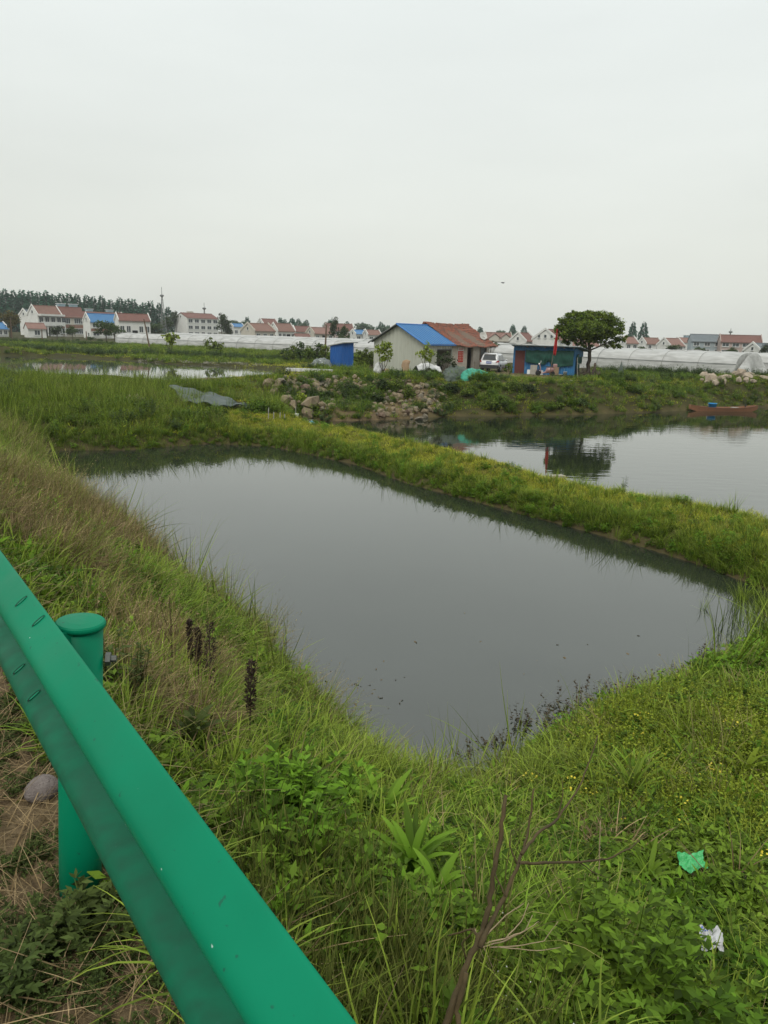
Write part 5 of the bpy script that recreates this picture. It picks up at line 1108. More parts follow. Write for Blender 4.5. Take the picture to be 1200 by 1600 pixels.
mTwig = M('dead_twig', (.080, .056, .022), (.046, .034, .015), 14, .85, bump=.3, bscale=60, stretch=(1, 1, .3))
mTwigD = M('black_seed_head', (.030, .019, .013), (.060, .040, .028), 30, .95)
mStraw = M('straw', (.34, .26, .16), (.24, .18, .11), 12, .8)

def blades(seed, n_, h0, h1, spread, w, lean=(.05, .5), droop=(.2, 1.0), seg=4, az=None):
    r_ = np.random.default_rng(seed); L_ = r_.uniform(h0, h1, n_); a0 = r_.uniform(0, 6.283, n_); rad = spread*np.sqrt(r_.random(n_))
    bx = rad*np.cos(a0); by = rad*np.sin(a0); a1 = a0+r_.normal(0, .9, n_) if az is None else az+r_.normal(0, .5, n_)
    th = r_.uniform(*lean, n_); dr = r_.uniform(*droop, n_); ww = w*r_.uniform(.6, 1.3, n_)
    x, y, z = bx.copy(), by.copy(), np.zeros(n_)-.02; tw = r_.uniform(-.6, .6, n_); rows = []; hh = []
    for s in range(seg+1):
        f_ = s/seg; wk = ww*(1-f_**1.6)*.5+.0004; px_, py_ = -np.sin(a1+tw*f_)*wk, np.cos(a1+tw*f_)*wk
        rows.append(np.stack([np.stack([x-px_, y-py_, z], 1), np.stack([x+px_, y+py_, z], 1)], 1)); hh.append(np.full((n_, 2), f_**1.5))
        t_ = th+dr*f_*1.3; st_ = L_/seg; x = x+np.sin(t_)*np.cos(a1)*st_; y = y+np.sin(t_)*np.sin(a1)*st_; z = z+np.cos(t_)*st_
    V_ = np.stack(rows, 1).reshape(-1, 3); k = (seg+1)*2; b_ = np.arange(n_)[:, None]*k
    F_ = np.concatenate([np.stack([b_[:, 0]+2*s, b_[:, 0]+2*s+1, b_[:, 0]+2*s+3, b_[:, 0]+2*s+2], 1) for s in range(seg)])
    return V_, F_, np.stack(hh, 1).reshape(-1)
def herb(seed, n_, h, spread, leaf, wr=.55, per=7, lobes=1, lean=.5, flat=.4, topheavy=False):
    """stems with leaves; lobes>1 gives divided leaves"""
    r_ = np.random.default_rng(seed); Vs, Fs, o_ = [], [], 0
    a0 = r_.uniform(0, 6.283, n_); rad = spread*np.sqrt(r_.random(n_)); base = np.stack([rad*np.cos(a0), rad*np.sin(a0), np.zeros(n_)], 1)
    H_ = h*r_.uniform(.5, 1.15, n_); ld = r_.uniform(0, lean, n_); ax_ = unit(np.stack([np.cos(a0+r_.normal(0, .6, n_))*ld, np.sin(a0+r_.normal(0, .6, n_))*ld, np.ones(n_)], 1))
    B = unit(np.cross(ax_, np.array([[0, 1., .1]]))); sw = .0022+h*.004
    V_ = np.stack([base-B*sw, base+B*sw, base+ax_*H_[:, None]+B*sw*.4, base+ax_*H_[:, None]-B*sw*.4], 1).reshape(-1, 3); k = np.arange(n_)*4
    Vs.append(V_); Fs.append(np.stack([k, k+1, k+2, k+3], 1)); o_ += len(V_)
    for j in range(per):
        f_ = (j+r_.random(n_))/per
        if topheavy: f_ = f_**.5
        an = r_.uniform(0, 6.283, n_); P = base+ax_*(H_*f_)[:, None]; T = unit(np.stack([np.cos(an), np.sin(an), flat*r_.uniform(-.3, 1.3, n_)], 1)); s_ = leaf*r_.uniform(.6, 1.3, n_)*(1.15-.5*f_)
        for q in range(lobes):
            aa = (q-(lobes-1)/2)*.75; ca, sa = math.cos(aa), math.sin(aa); T2 = np.stack([T[:, 0]*ca-T[:, 1]*sa, T[:, 0]*sa+T[:, 1]*ca, T[:, 2]], 1); Nn = unit(np.cross(T2, np.cross(np.array([[0, 0, 1.]]), T2))+r_.normal(0, .25, (n_, 3)))
            Vk, Fk = kites(P+T*(s_*.35*(lobes > 1))[:, None], Nn, T2, s_*(1-.25*abs(aa)), s_*wr/(1+.35*(lobes-1)), .2); Vs.append(Vk); Fs.append(Fk+o_); o_ += len(Vk)
    return np.concatenate(Vs), np.concatenate(Fs)
def tips(seed, n_, h, spread, size):
    r_ = np.random.default_rng(seed); a0 = r_.uniform(0, 6.283, n_); rad = spread*np.sqrt(r_.random(n_)); P = np.stack([rad*np.cos(a0), rad*np.sin(a0), h*r_.uniform(.75, 1.2, n_)], 1)
    Nn = unit(r_.normal(size=(n_, 3))*.5+[0, 0, 1]); T = unit(np.cross(Nn, r_.normal(size=(n_, 3)))); V1, F1 = kites(P-T*size*.5, Nn, T, np.full(n_, size), np.full(n_, size*.9), .1); T = np.cross(Nn, T); V2, F2 = kites(P-T*size*.5, Nn, T, np.full(n_, size), np.full(n_, size*.9), .15); return np.concatenate([V1, V2]), np.concatenate([F1, F2+len(V1)])
def seedstems(seed, n_, h, spread, droop=.5):
    """thin arching stalks carrying small seeds near the top"""
    V_, F_, hh = blades(seed, n_, h*.7, h*1.1, spread, .0035, (.1, .5), (.3, droop+.3), 6); r_ = np.random.default_rng(seed+5); R7 = V_.reshape(n_, 7, 2, 3).mean(2); Ps = []
    for k in range(9):
        f_ = r_.uniform(3.2, 6, n_); i_ = np.minimum(f_.astype(int), 5); w_ = (f_-i_)[:, None]; Ps.append(R7[np.arange(n_), i_]*(1-w_)+R7[np.arange(n_), i_+1]*w_)
    P = np.concatenate(Ps); T = unit(r_.normal(size=P.shape)+[0, 0, .3]); Nn = unit(np.cross(T, r_.normal(size=P.shape))); s_ = .016*r_.uniform(.6, 1.5, len(P)); V2, F2 = kites(P, Nn, T, s_, s_*.4)
    return np.concatenate([V_, V2]), np.concatenate([F_, F2+len(V_)]), np.concatenate([hh, np.ones(len(V2))])
def proto(name, data, mats, split=None):
    V_, F_ = data[0], data[1]; at_ = {'h': data[2]} if len(data) > 2 else {'h': np.zeros(len(V_))}
    me = npmesh(name, V_, F_, mats[0], False, at_)
    if len(mats) > 1 and split is not None:
        me.materials.append(mats[1]); ix = np.zeros(len(F_), dtype=np.int32); ix[split:] = 1; me.polygons.foreach_set('material_index', ix)
    return bpy.data.objects.new(name, me)      # not linked: only used as an instance
def withtips(h_, t_, m1, m2, name):
    V_ = np.concatenate([h_[0], t_[0]]); F_ = np.concatenate([h_[1], t_[1]+len(h_[0])]); return proto(name, (V_, F_), [m1, m2], len(h_[1]))

def scatter(name, label, protos, P, rot, scl, idx):
    me = bpy.data.meshes.new(name); me.vertices.add(len(P)); me.vertices.foreach_set('co', np.asarray(P, dtype=np.float32).ravel())
    a = me.attributes.new('rot', 'FLOAT_VECTOR', 'POINT'); a.data.foreach_set('vector', np.asarray(rot, dtype=np.float32).ravel())
    a = me.attributes.new('scl', 'FLOAT_VECTOR', 'POINT'); a.data.foreach_set('vector', np.asarray(scl, dtype=np.float32).ravel())
    a = me.attributes.new('idx', 'INT', 'POINT'); a.data.foreach_set('value', np.asarray(idx, dtype=np.int32)); me.update()
    o = link(name, me); tag(o, label, kind='stuff')
    ng = bpy.data.node_groups.new(name, 'GeometryNodeTree'); ng.interface.new_socket('Geometry', in_out='INPUT', socket_type='NodeSocketGeometry'); ng.interface.new_socket('Geometry', in_out='OUTPUT', socket_type='NodeSocketGeometry')
    n = ng.nodes; l = ng.links.new; gi = n.new('NodeGroupInput'); go = n.new('NodeGroupOutput'); j = n.new('GeometryNodeJoinGeometry'); l(j.outputs[0], go.inputs[0])
    def na(nm, ty):
        q = n.new('GeometryNodeInputNamedAttribute'); q.data_type = ty; q.inputs['Name'].default_value = nm; return q.outputs['Attribute']
    r_, s_, i_ = na('rot', 'FLOAT_VECTOR'), na('scl', 'FLOAT_VECTOR'), na('idx', 'INT')
    for k, pr_ in enumerate(protos):
        cmp = n.new('FunctionNodeCompare'); cmp.data_type = 'INT'; cmp.operation = 'EQUAL'; l(i_, cmp.inputs[2]); cmp.inputs[3].default_value = k
        oi = n.new('GeometryNodeObjectInfo'); oi.inputs['Object'].default_value = pr_; oi.inputs['As Instance'].default_value = True
        ip = n.new('GeometryNodeInstanceOnPoints'); l(gi.outputs[0], ip.inputs['Points']); l(cmp.outputs[0], ip.inputs['Selection']); l(oi.outputs['Geometry'], ip.inputs['Instance']); l(r_, ip.inputs['Rotation']); l(s_, ip.inputs['Scale']); l(ip.outputs[0], j.inputs[0])
    md = o.modifiers.new('scatter', 'NODES'); md.node_group = ng; return o
def project(X, Y, Z_):
    dx, dy, dz = X, Y, Z_-EYE; z = dx*cF.x+dy*cF.y+dz*cF.z; u_ = dx*cR.x+dy*cR.y+dz*cR.z; v_ = dx*cU.x+dy*cU.y+dz*cU.z
    z = np.where(z < .05, .05, z); return 600+FPX*u_/z, 800-FPX*v_/z
RG2 = np.random.default_rng(77)
def sample(x0, x1, y0, y1, dens, minland=.03, margin=170):
    n_ = int((x1-x0)*(y1-y0)*dens); X = RG2.uniform(x0, x1, n_); Y = RG2.uniform(y0, y1, n_)
    z, d1, d2, d3, pp = terr(X, Y, True); u_, v_ = project(X, Y, z); k = (u_ > -margin) & (u_ < 1200+margin) & (v_ > 400) & (v_ < 1600+margin*1.6) & (np.minimum(np.minimum(d1, d2), d3) > minland) & (Y > .2)
    return dict(X=X[k], Y=Y[k], Z=z[k], d1=d1[k], d2=d2[k], d3=d3[k], pp=pp[k], u=u_[k], v=v_[k])
def pick(S_, prob):
    k = RG2.random(len(S_['X'])) < prob; return {a: b[k] for a, b in S_.items()}
def emit(name, label, protos, S_, s0=.7, s1=1.3, tilt=.18, idx=None, sz=None, sink=.0):
    n_ = len(S_['X'])
    if n_ == 0: return
    rot = np.stack([RG2.normal(0, tilt, n_), RG2.normal(0, tilt, n_), RG2.uniform(0, 6.283, n_)], 1); s_ = RG2.uniform(s0, s1, n_); s_ = s_ if sz is None else s_*sz; scl = np.stack([s_, s_, s_*RG2.uniform(.8, 1.2, n_)], 1)
    scatter(name, label, protos, np.stack([S_['X'], S_['Y'], S_['Z']-sink], 1), rot, scl, RG2.integers(0, len(protos), n_) if idx is None else idx)
def zone(S_, px, py, r, soft=.5, at=None):
    c_ = hit(px, py) if at is None else at; d = np.hypot(S_['X']-c_.x, S_['Y']-c_.y); return sm((r*(1+soft)-d)/(2*r*soft))
# prototypes
pGrass = [proto('grass_tuft', blades(100+i, 26, .14, .38, .10, .012, (.05, .55), (.3, 1.3)), [lfGrass]) for i in range(4)]
pGrassT = [proto('tall_grass_tuft', blades(110+i, 28, .30, .60, .12, .011, (.03, .4), (.2, 1.1), 5), [lfGrass]) for i in range(3)]
pGrassD = [proto('dark_grass_tuft', blades(120+i, 36, .22, .42, .08, .009, (.0, .3), (.0, .6), 4), [lfGrassD]) for i in range(3)]
pBright = [proto('bright_tuft', blades(130+i, 46, .2, .42, .10, .012, (.05, .55), (.3, 1.2), 5), [lfBright]) for i in range(3)]
pDry = [proto('dry_tuft', blades(140+i, 40, .15, .45, .16, .0075, (.2, 1.3), (.2, 1.4), 5), [lfDry]) for i in range(4)]
pOlive = [proto('olive_tuft', blades(150+i, 44, .25, .60, .14, .008, (.05, .6), (.3, 1.2), 5), [lfOlive]) for i in range(3)]
pSeed = [proto('seed_stalks', seedstems(160+i, 16, .75, .14), [lfOlive]) for i in range(3)]
pSeedD = [proto('dry_seed_stalks', seedstems(165+i, 18, .6, .18, .9), [lfDry]) for i in range(3)]
pHerb = [proto('herb', herb(170+i, 14, .16, .10, .055, .6, 7, 1), [lfHerb]) for i in range(3)]
pHerb3 = [proto('divided_herb', herb(180+i, 12, .18, .10, .075, .6, 7, 3), [lfHerb]) for i in range(3)]
pHerbD = [proto('dull_herb', herb(190+i, 16, .10, .11, .035, .6, 6, 3), [lfHerbD]) for i in range(3)]
pCover = [proto('small_cover', herb(200+i, 34, .07, .13, .020, .8, 5, 1, flat=.2), [lfLime]) for i in range(3)]
pLime = [withtips(herb(210+i, 16, .22, .12, .035, .55, 9, 1), tips(215+i, 2, .24, .10, .011), lfLime, lfYellow, 'lime_herb') for i in range(3)]
pLime0 = [proto('lime_herb_plain', herb(220+i, 18, .22, .12, .035, .55, 9, 1), [lfLime]) for i in range(3)]
pFlower = [withtips(herb(230+i, 12, .16, .10, .03, .6, 7, 1), tips(236+i, 9, .20, .09, .022), lfHerb, lfYellow, 'yellow_flowers') for i in range(2)]
pWhiteF = [withtips(herb(240, 26, .08, .13, .018, .8, 5, 1), tips(246, 10, .09, .12, .008), lfHerb, lfWhite, 'tiny_white_flowers')]
pTurf = [proto('turf', blades(250+i, 40, .04, .12, .14, .006, (.1, .9), (.2, 1.2), 3), [lfMoss]) for i in range(3)]
pLush = [proto('lush_herb', herb(260+i, 14, .24, .13, .085, .6, 8, 3, topheavy=True), [lfBright]) for i in range(3)]
pFar = [proto('far_tuft', blades(270+i, 26, .2, .5, .30, .03, (.05, .7), (.2, 1.0), 3), [lfGrass]) for i in range(3)]
pFarH = [proto('far_herb', herb(280+i, 16, .35, .30, .11, .6, 6, 1), [lfHerb]) for i in range(2)]
pFarM = [proto('far_turf', blades(290+i, 26, .08, .22, .35, .03, (.1, .9), (.2, 1.0), 3), [lfMoss]) for i in range(2)]
pArch = [proto('arching_tuft', blades(360+i, 34, .35, .70, .10, .014, (.15, .7), (.9, 1.9), 7), [lfGrass]) for i in range(3)]
pArchB = [proto('bright_arching_tuft', blades(365+i, 34, .25, .50, .10, .011, (.10, .7), (.6, 1.6), 6), [lfBright]) for i in range(3)]
pBig = [proto('big_leaf_herb', herb(370+i, 9, .24, .12, .11, .38, 7, 1, lean=.8, flat=.9), [(lfHerb, lfBright, lfHerb)[i]]) for i in range(3)]
pReed = [proto('reed', blades(300+i, 12, .7, 1.15, .16, .016, (.03, .45), (.1, .9), 7), [lfGrass]) for i in range(3)]
pStraw = [proto('straw_litter', blades(310+i, 16, .15, .45, .25, .004, (1.1, 1.6), (-.1, .3), 3), [lfDry]) for i in range(3)]
pWeed = [proto('water_weed', herb(320+i, 3, .24, .12, .05, .6, 7, 1, lean=.6), [lfWeed]) for i in range(3)]

# ---- near bank (this side of the first pond)
Sn = sample(-22, 10, .3, 30, 230, .05)
near = (Sn['d1'] < 12) & (Sn['d2'] > 3.0) & (Sn['pp'] < 22); near &= ~((Sn['Y'] > 13.5) & (Sn['pp'] > 9.5))
Sn = {a: b[near] for a, b in Sn.items()}
dist = np.hypot(Sn['X'], Sn['Y']); keep = np.clip((5.5/np.maximum(dist, .1))**1.2, .12, 1); Sn = pick(Sn, keep); dist = np.hypot(Sn['X'], Sn['Y'])
szd = np.clip((dist/6)**.35, .85, 1.7)
dryz = np.maximum.reduce([zone(Sn, 200, 850, 1.7, .3), zone(Sn, 120, 815, 1.7, .3)*.9, zone(Sn, 40, 850, .8), zone(Sn, 250, 1030, .55)*.8, zone(Sn, 230, 1110, .35), zone(Sn, 975, 1340, .22)*.5])
road = sm((1.05-Sn['pp'])/.35)
oliv = np.maximum.reduce([zone(Sn, 100, 720, 3.5)*.6, zone(Sn, 20, 760, 2.0)*.6, zone(Sn, 420, 960, 1.0)*.8, zone(Sn, 540, 1080, .7)*.7, zone(Sn, 330, 900, 1.2)*.7])*(1-road)
limez = np.maximum.reduce([zone(Sn, 1060, 1170, 1.7), zone(Sn, 1180, 1200, 1.8), zone(Sn, 880, 1170, .8)*.6])
lushz = np.maximum.reduce([zone(Sn, 1060, 1080, .9), zone(Sn, 1130, 1050, 1.0), zone(Sn, 900, 1120, .6), zone(Sn, 830, 1160, .5)*.8, zone(Sn, 1160, 1010, .8)*.6])
herbz = np.maximum.reduce([zone(Sn, 430, 1330, .5), zone(Sn, 1050, 1400, 1.3), zone(Sn, 880, 1500, .9), zone(Sn, 1120, 1560, 1.2), zone(Sn, 620, 1450, .6), zone(Sn, 960, 1250, .6)*.5])
coverz = np.maximum.reduce([zone(Sn, 560, 1380, .35), zone(Sn, 760, 1520, .6), zone(Sn, 500, 1300, .25)])
darkg = np.maximum.reduce([zone(Sn, 610, 1560, .42), zone(Sn, 430, 1420, .3)*.8, zone(Sn, 520, 1520, .3)*.8])
yellz = np.maximum.reduce([zone(Sn, 420, 960, .9), zone(Sn, 600, 1130, .7), zone(Sn, 560, 1150, .6)])
off = (Sn['pp'] > .60).astype(float)
arch = np.maximum.reduce([zone(Sn, 760, 1240, .8), zone(Sn, 880, 1230, .6), zone(Sn, 690, 1180, .8), zone(Sn, 870, 1420, .3)*.8, zone(Sn, 560, 1130, .8)*.7, zone(Sn, 400, 1050, .6)*.6])
brt = np.maximum.reduce([zone(Sn, 230, 930, 1.0), zone(Sn, 330, 1120, .35), zone(Sn, 370, 1000, .5), zone(Sn, 60, 700, 2.0)*.5, zone(Sn, 820, 1480, .35)*.8])
q1 = vnoise(Sn['X'], Sn['Y'], 1.7, 71)+.35*vnoise(Sn['X'], Sn['Y'], 5, 72); q2 = vnoise(Sn['X'], Sn['Y'], 2.3, 73)+.35*vnoise(Sn['X'], Sn['Y'], 6, 74)
pg = sm((q1+.15)/.25); ph_ = sm((-.05-q1)/.25); gap = 1-.85*sm((q2-.22)/.2)
exc = np.zeros(len(Sn['X']))
EXC = [(642, 1400, .17), (598, 1318, .13), (985, 1270, .16), (985, 1243, .13), (700, 1460, .12), (1010, 1408, .12), (300, 1180, .12), (1078, 1392, .17), (1100, 1528, .13), (1160, 1240, .15)]
for ex_, ey_, er_ in EXC: exc = np.maximum(exc, zone(Sn, ex_, ey_, er_, .2))
bare = np.maximum.reduce([zone(Sn, 290, 1190, .18), zone(Sn, 330, 1260, .12), zone(Sn, 1000, 1350, .12)*.7])
g0 = off*(1-dryz*.85)*(1-limez*.8)*(1-lushz*.8)*(1-herbz*.75)*(1-coverz*.8)*(1-darkg*.6)*(1-oliv*.75)*(1-bare)*(1-road*.6)
tall = sm((1.6-Sn['d1'])/1.2)
def E(name, label, pr, prob, s0, s1, tilt=.2, sink=.0):
    k = RG2.random(len(Sn['X'])) < np.clip(prob*(1-exc), 0, 1); emit(name, label, pr, {a: b[k] for a, b in Sn.items()}, s0, s1, tilt, sz=szd[k], sink=sink)
E('grass', 'green grass covering the near bank', pGrass, g0*gap*(.05+.24*pg)*(1-tall*.6)*(1-arch*.7), .7, 1.3)
E('arching_grass', 'long arching pale green grass in the middle of the near bank', pArch, arch*.30*off+g0*.05*pg, .6, 1.0)
E('bright_grass', 'patches of bright green soft grass on the near bank', pArchB, brt*.38*off+g0*.03*pg, .6, 1.0)
E('big_leaf_weeds', 'broad-leaved weeds standing in groups on the near bank', pBig, off*gap*(.05+.16*ph_+.06*herbz)*(1-dryz*.8)*(1-limez*.5)*(1-oliv*.6)*(1-bare), .5, 1.15)
E('tall_grass', 'taller arching grass along the near pond edge', pGrassT, g0*(.03+.08*tall)*pg+dryz*.06*off+oliv*.12*off+yellz*.15*off+.10*oliv*off, .6, 1.05)
E('low_weeds', 'small-leaved weeds between the grass of the near bank', pHerb+pHerb3, off*gap*(.12+.32*ph_+.45*herbz+.10*limez)*(1-dryz*.9)*(1-oliv*.8)*(1-bare), .6, 1.3)
E('dull_weeds', 'dull low weeds on the shoulder and shady spots', pHerbD, .10*(1-off)+.15*road+.06*off, .4, .9)
E('dry_grass', 'tan dry grass heaped on the near bank', pDry, off*(dryz*.75+.006+oliv*.07), .6, 1.15)
E('dead_tangle', 'brown dead stems tangled through the dry patch', [proto('dead_tangle', blades(380+i, 40, .25, .7, .22, .006, (.2, 1.4), (-.3, 1.5), 5), [LEAF('dead_stem_%s' % 'ab'[i], (.10, .080, .026), (.22, .175, .072), trans=.05, rough=.8)]) for i in range(2)], off*np.maximum(dryz*.30, np.maximum(zone(Sn, 265, 1050, .5), zone(Sn, 30, 820, .8))*.5), .6, 1.1)
edge_ = off*(Sn['d1'] < .75)*(vnoise(Sn['X'], Sn['Y'], 1.1, 91) > -.05)*(1-limez)*(1-lushz)
E('edge_clumps', 'tall ragged grass clumps overhanging the near waterline', pReed+pArch+pOlive, edge_*.30, .6, 1.15, .3)
E('dry_seed_stalks', 'pale seed stalks over the dry patch', pSeedD, dryz*.07*off, .7, 1.1)
E('olive_grass', 'olive feathery grass on left of the near bank', pOlive, oliv*.35*off+.006*off+dryz*.06*off, .6, 1.2)
E('seed_stalks', 'thin arching seed stalks at the left pond edge', pSeed, off*(oliv*.04+.08*sm((1.3-Sn['d1'])/.8)*sm((-1.5-Sn['X'])/2+1)+yellz*.05), .6, 1.15)
E('straw_litter', 'loose straw lying on the road shoulder', pStraw, .30*(1-off)+.12*road+.02+bare*.15+dryz*.12, .6, 1.3, .1)
E('lime_weeds', 'yellow-green weeds at right of the near pond', pLime0, limez*.85, .7, 1.3)
E('yellow_flowers', 'small yellow flowers on the right part of near bank', pFlower, off*zone(Sn, 1120, 1230, 1.4)*.05, .7, 1.1)
E('lush_weeds', 'lush divided leaves along the right pond edge', pLush, lushz*.6, .6, 1.1)
E('ground_cover', 'tiny-leaved ground cover between taller plants', pCover+pWhiteF, off*(coverz*.75+.10*(1-dryz)*(1-oliv)), .7, 1.3)
E('dark_grass', 'dark upright grass at the bottom of the near bank', pGrassD, off*darkg*.6, .7, 1.15)
# extra dense tufts right at the feet, inside the nearest metres
Sd = sample(-3, 5, .6, 7, 330, .05); k = (Sd['pp'] > .62); Sd = {a: b[k] for a, b in Sd.items()}
exd = np.zeros(len(Sd['X']))
for ex_, ey_, er_ in EXC: exd = np.maximum(exd, zone(Sd, ex_, ey_, er_, .2))
qd = vnoise(Sd['X'], Sd['Y'], 3.0, 81)
emit('fine_ground_cover', 'fine leaves and shoots filling the nearest ground', pCover+pHerb+pHerbD+pGrass[:1], pick(Sd, .40*(1-exd)*(1-.7*(qd > .35))), .35, .8, .25)
Sr = sample(-3.2, .8, .3, 3.2, 520, -9); k = (Sr['pp'] < .66); Sr = {a: b[k] for a, b in Sr.items()}
emit('shoulder_weeds', 'dull small leaves and straw on the road shoulder', pHerbD+pCover[:0]+pStraw[:2], pick(Sr, .45*(.10+.90*(vnoise(Sr['X'], Sr['Y'], 2.6, 9) > .0))), .22, .6, .2)
# water weeds in the pond margin
def inwater(pts, n_, spread, seed):
    r_ = np.random.default_rng(seed); X = []; Y = []
    for (px, py, r) in pts:
        c_ = G(px, py, 0); q = int(n_*r*r); X.append(c_.x+r_.normal(0, r*.5, q)); Y.append(c_.y+r_.normal(0, r*.5, q))
    return np.concatenate(X), np.concatenate(Y)
X, Y = inwater([(740, 1180, .15), (790, 1160, .22), (840, 1135, .3), (880, 1118, .35), (930, 1105, .4), (975, 1092, .4), (1010, 1080, .35), (1045, 1062, .3), (1110, 1030, .3)], 260, .3, 5); Zw = terr(X, Y); k = (Zw < .15) & (np.random.default_rng(3).random(len(X)) < .5)
emit('water_weeds', 'dark reddish water weeds standing in the near pond margin', pWeed, dict(X=X[k], Y=Y[k], Z=np.maximum(Zw[k], 0)-.02), .6, 1.25, .2)
X, Y = inwater([(1178, 960, .7), (1190, 940, .8), (1160, 1000, .6), (1175, 985, .6), (1210, 960, .9)], 16, .3, 6); Zw = terr(X, Y)
emit('edge_reeds', 'long drooping reed grass at the right corner of the near pond', pReed+pGrassT, dict(X=X, Y=Y, Z=np.maximum(Zw, 0)-.02), .6, 1.0, .3)

rf_ = np.random.default_rng(12); fx_, fy_ = [], []
for (px, py, r_, n_) in ((560, 1060, .35, 14), (600, 1100, .3, 10), (700, 1060, 1.2, 8), (1000, 1030, .8, 8)):
    c_ = G(px, py, 0); fx_.append(c_.x+rf_.normal(0, r_, n_)); fy_.append(c_.y+rf_.normal(0, r_, n_))
fx_, fy_ = np.concatenate(fx_), np.concatenate(fy_)
emit('floating_specks', 'tiny bits of leaf and straw floating on the near pond', [proto('speck', tips(390, 2, .0, .02, .030), [lfDry])], dict(X=fx_, Y=fy_, Z=np.full(len(fx_), .003)), .4, 1.1, .0)

# ---- dyke between the two ponds
Sk = sample(-16, 16, 10, 40, 120, .0); k = (Sk['d1'] < 5.0) & (Sk['d2'] < 5.0) & (Sk['Y'] > 12.0); Sk = {a: b[k] for a, b in Sk.items()}
dist = np.hypot(Sk['X'], Sk['Y']); Sk = pick(Sk, np.clip(18/dist, .35, 1)); sd1 = sm((.9-np.minimum(Sk['d1'], 9))/.7); sd2 = sm((.5-Sk['d2'])/.4); pn = vnoise(Sk['X'], Sk['Y'], .9, 31)
top = (1-sd1)*(1-sd2); rt = sm((Sk['X']-3)/4)
def E2(name, label, pr, S_, prob, s0, s1, tilt=.2): emit(name, label, pr, pick(S_, np.clip(prob, 0, 1)), s0, s1, tilt)
E2('dyke_turf', 'short yellow-green turf on top of the dyke', pTurf, Sk, top*1.0*(.8+.2*pn), .9, 1.9)
E2('dyke_grass', 'green grass on the sides of the dyke', pGrass+pGrassT[:1], Sk, 0.03*top*(pn < .0)+.55*np.maximum(sd1, sd2*.6)+.15*rt, .5, 1.15)
E2('dyke_weeds', 'leafy weeds hanging over the dyke edge', pHerb+pLush[:1], Sk, .22*sd1+.04+.08*(pn > .4), .5, 1.0)
E2('dyke_dry_grass', 'straw-coloured patches in the dyke turf', pDry[:2], Sk, .10*top*(pn > .25)+.04, .3, .7)
E2('dyke_reeds', 'sparse tall reed shoots along the dyke waterline', pReed, Sk, .012*(Sk['d1'] < .5)+.02*(Sk['d1'] < .6)*(Sk['X'] > 5)+.03*(Sk['d1'] < .5)*(Sk['X'] < -3), .5, .95)
Se = sample(-22, 16, 10, 44, 70, -.12); k = (Se['d1'] > -.1) & (Se['d1'] < .95) & ((Se['d2'] < 5) | (Se['Y'] > 24)) & (Se['Y'] > 12); Se = {a: b[k] for a, b in Se.items()}; Se['Z'] = np.maximum(Se['Z'], -.02)
farl = (Se['X'] < -3).astype(float)
E2('shore_grass', 'green grass and stems overhanging the dyke waterline', pGrass+pGrassT, Se, .22+.35*farl, .4, .85, .3)
E2('shore_weeds', 'leafy weeds overhanging the dyke waterline', pHerb+pLush[:1]+pHerbD[:1], Se, .22, .5, 1.0, .3)
E2('shore_reeds', 'reed shoots standing in the margin of the near pond', pReed, Se, .05*farl+.012, .5, .95, .25)
Se2 = sample(-6, 20, 10, 44, 40, -.1); k = (Se2['d2'] > -.1) & (Se2['d2'] < .6) & (Se2['d1'] < 5); Se2 = {a: b[k] for a, b in Se2.items()}; Se2['Z'] = np.maximum(Se2['Z'], -.02)
E2('lakeside_grass', 'grass fringe on the lake side of the dyke', pGrass, Se2, .6, .5, .95, .3)
# ---- left bank slope, tall grass
Sl = sample(-48, 0, 26, 58, 26, .03); k = (Sl['d2'] > .1) & (Sl['Y'] < np.interp(Sl['X'], EDGE[:, 0], EDGE[:, 1])+1.0) & (Sl['X'] < -1.0) & ~((Sl['d1'] < 4.6) & (Sl['d2'] < 4.6) & (Sl['X'] > -8)); Sl = {a: b[k] for a, b in Sl.items()}
ln_ = vnoise(Sl['X'], Sl['Y'], .35, 41); tl = sm((-9-Sl['X'])/5); eyl = np.interp(Sl['X'], EDGE[:, 0], EDGE[:, 1]); low = 1-.75*sm((Sl['Y']-eyl+3)/2)
inrock = np.array([1.0 if inpoly(a, b, STP[0][0]) else 0.0 for a, b in zip(Sl['u'], Sl['v'])])
inrock_l = inrock.copy(); fr = np.clip(1-.8*inrock, 0, 1); pt = zone(Sl, 300, 594, 1.3); pt2 = np.maximum(zone(Sl, 300, 618, 1.8, .2), zone(Sl, 355, 632, 1.8, .2)); fr = fr*(1-pt)
E2('slope_grass', 'tall green grass on the slope left of the lake', [*pGrassT, *pReed[:1]], Sl, fr*(.30+.5*tl)*(.75+.3*ln_)*(1-pt2)*low, .6, 1.35)
E2('slope_turf', 'lighter short turf on the slope near the dyke', pFarM+pTurf, Sl, fr*((1-tl)*.55*(1-pt2)+.4*(1-low)), .7, 1.3)
E2('slope_weeds', 'broad-leaved weeds on the left slope', pFarH, Sl, fr*(.14+.16*(ln_ > .1))*(1-pt2), .45, 1.1)
E2('slope_olive_grass', 'olive seed grass scattered on the left slope', pOlive+pSeed, Sl, fr*.06*low*(1-pt2), .6, 1.2)
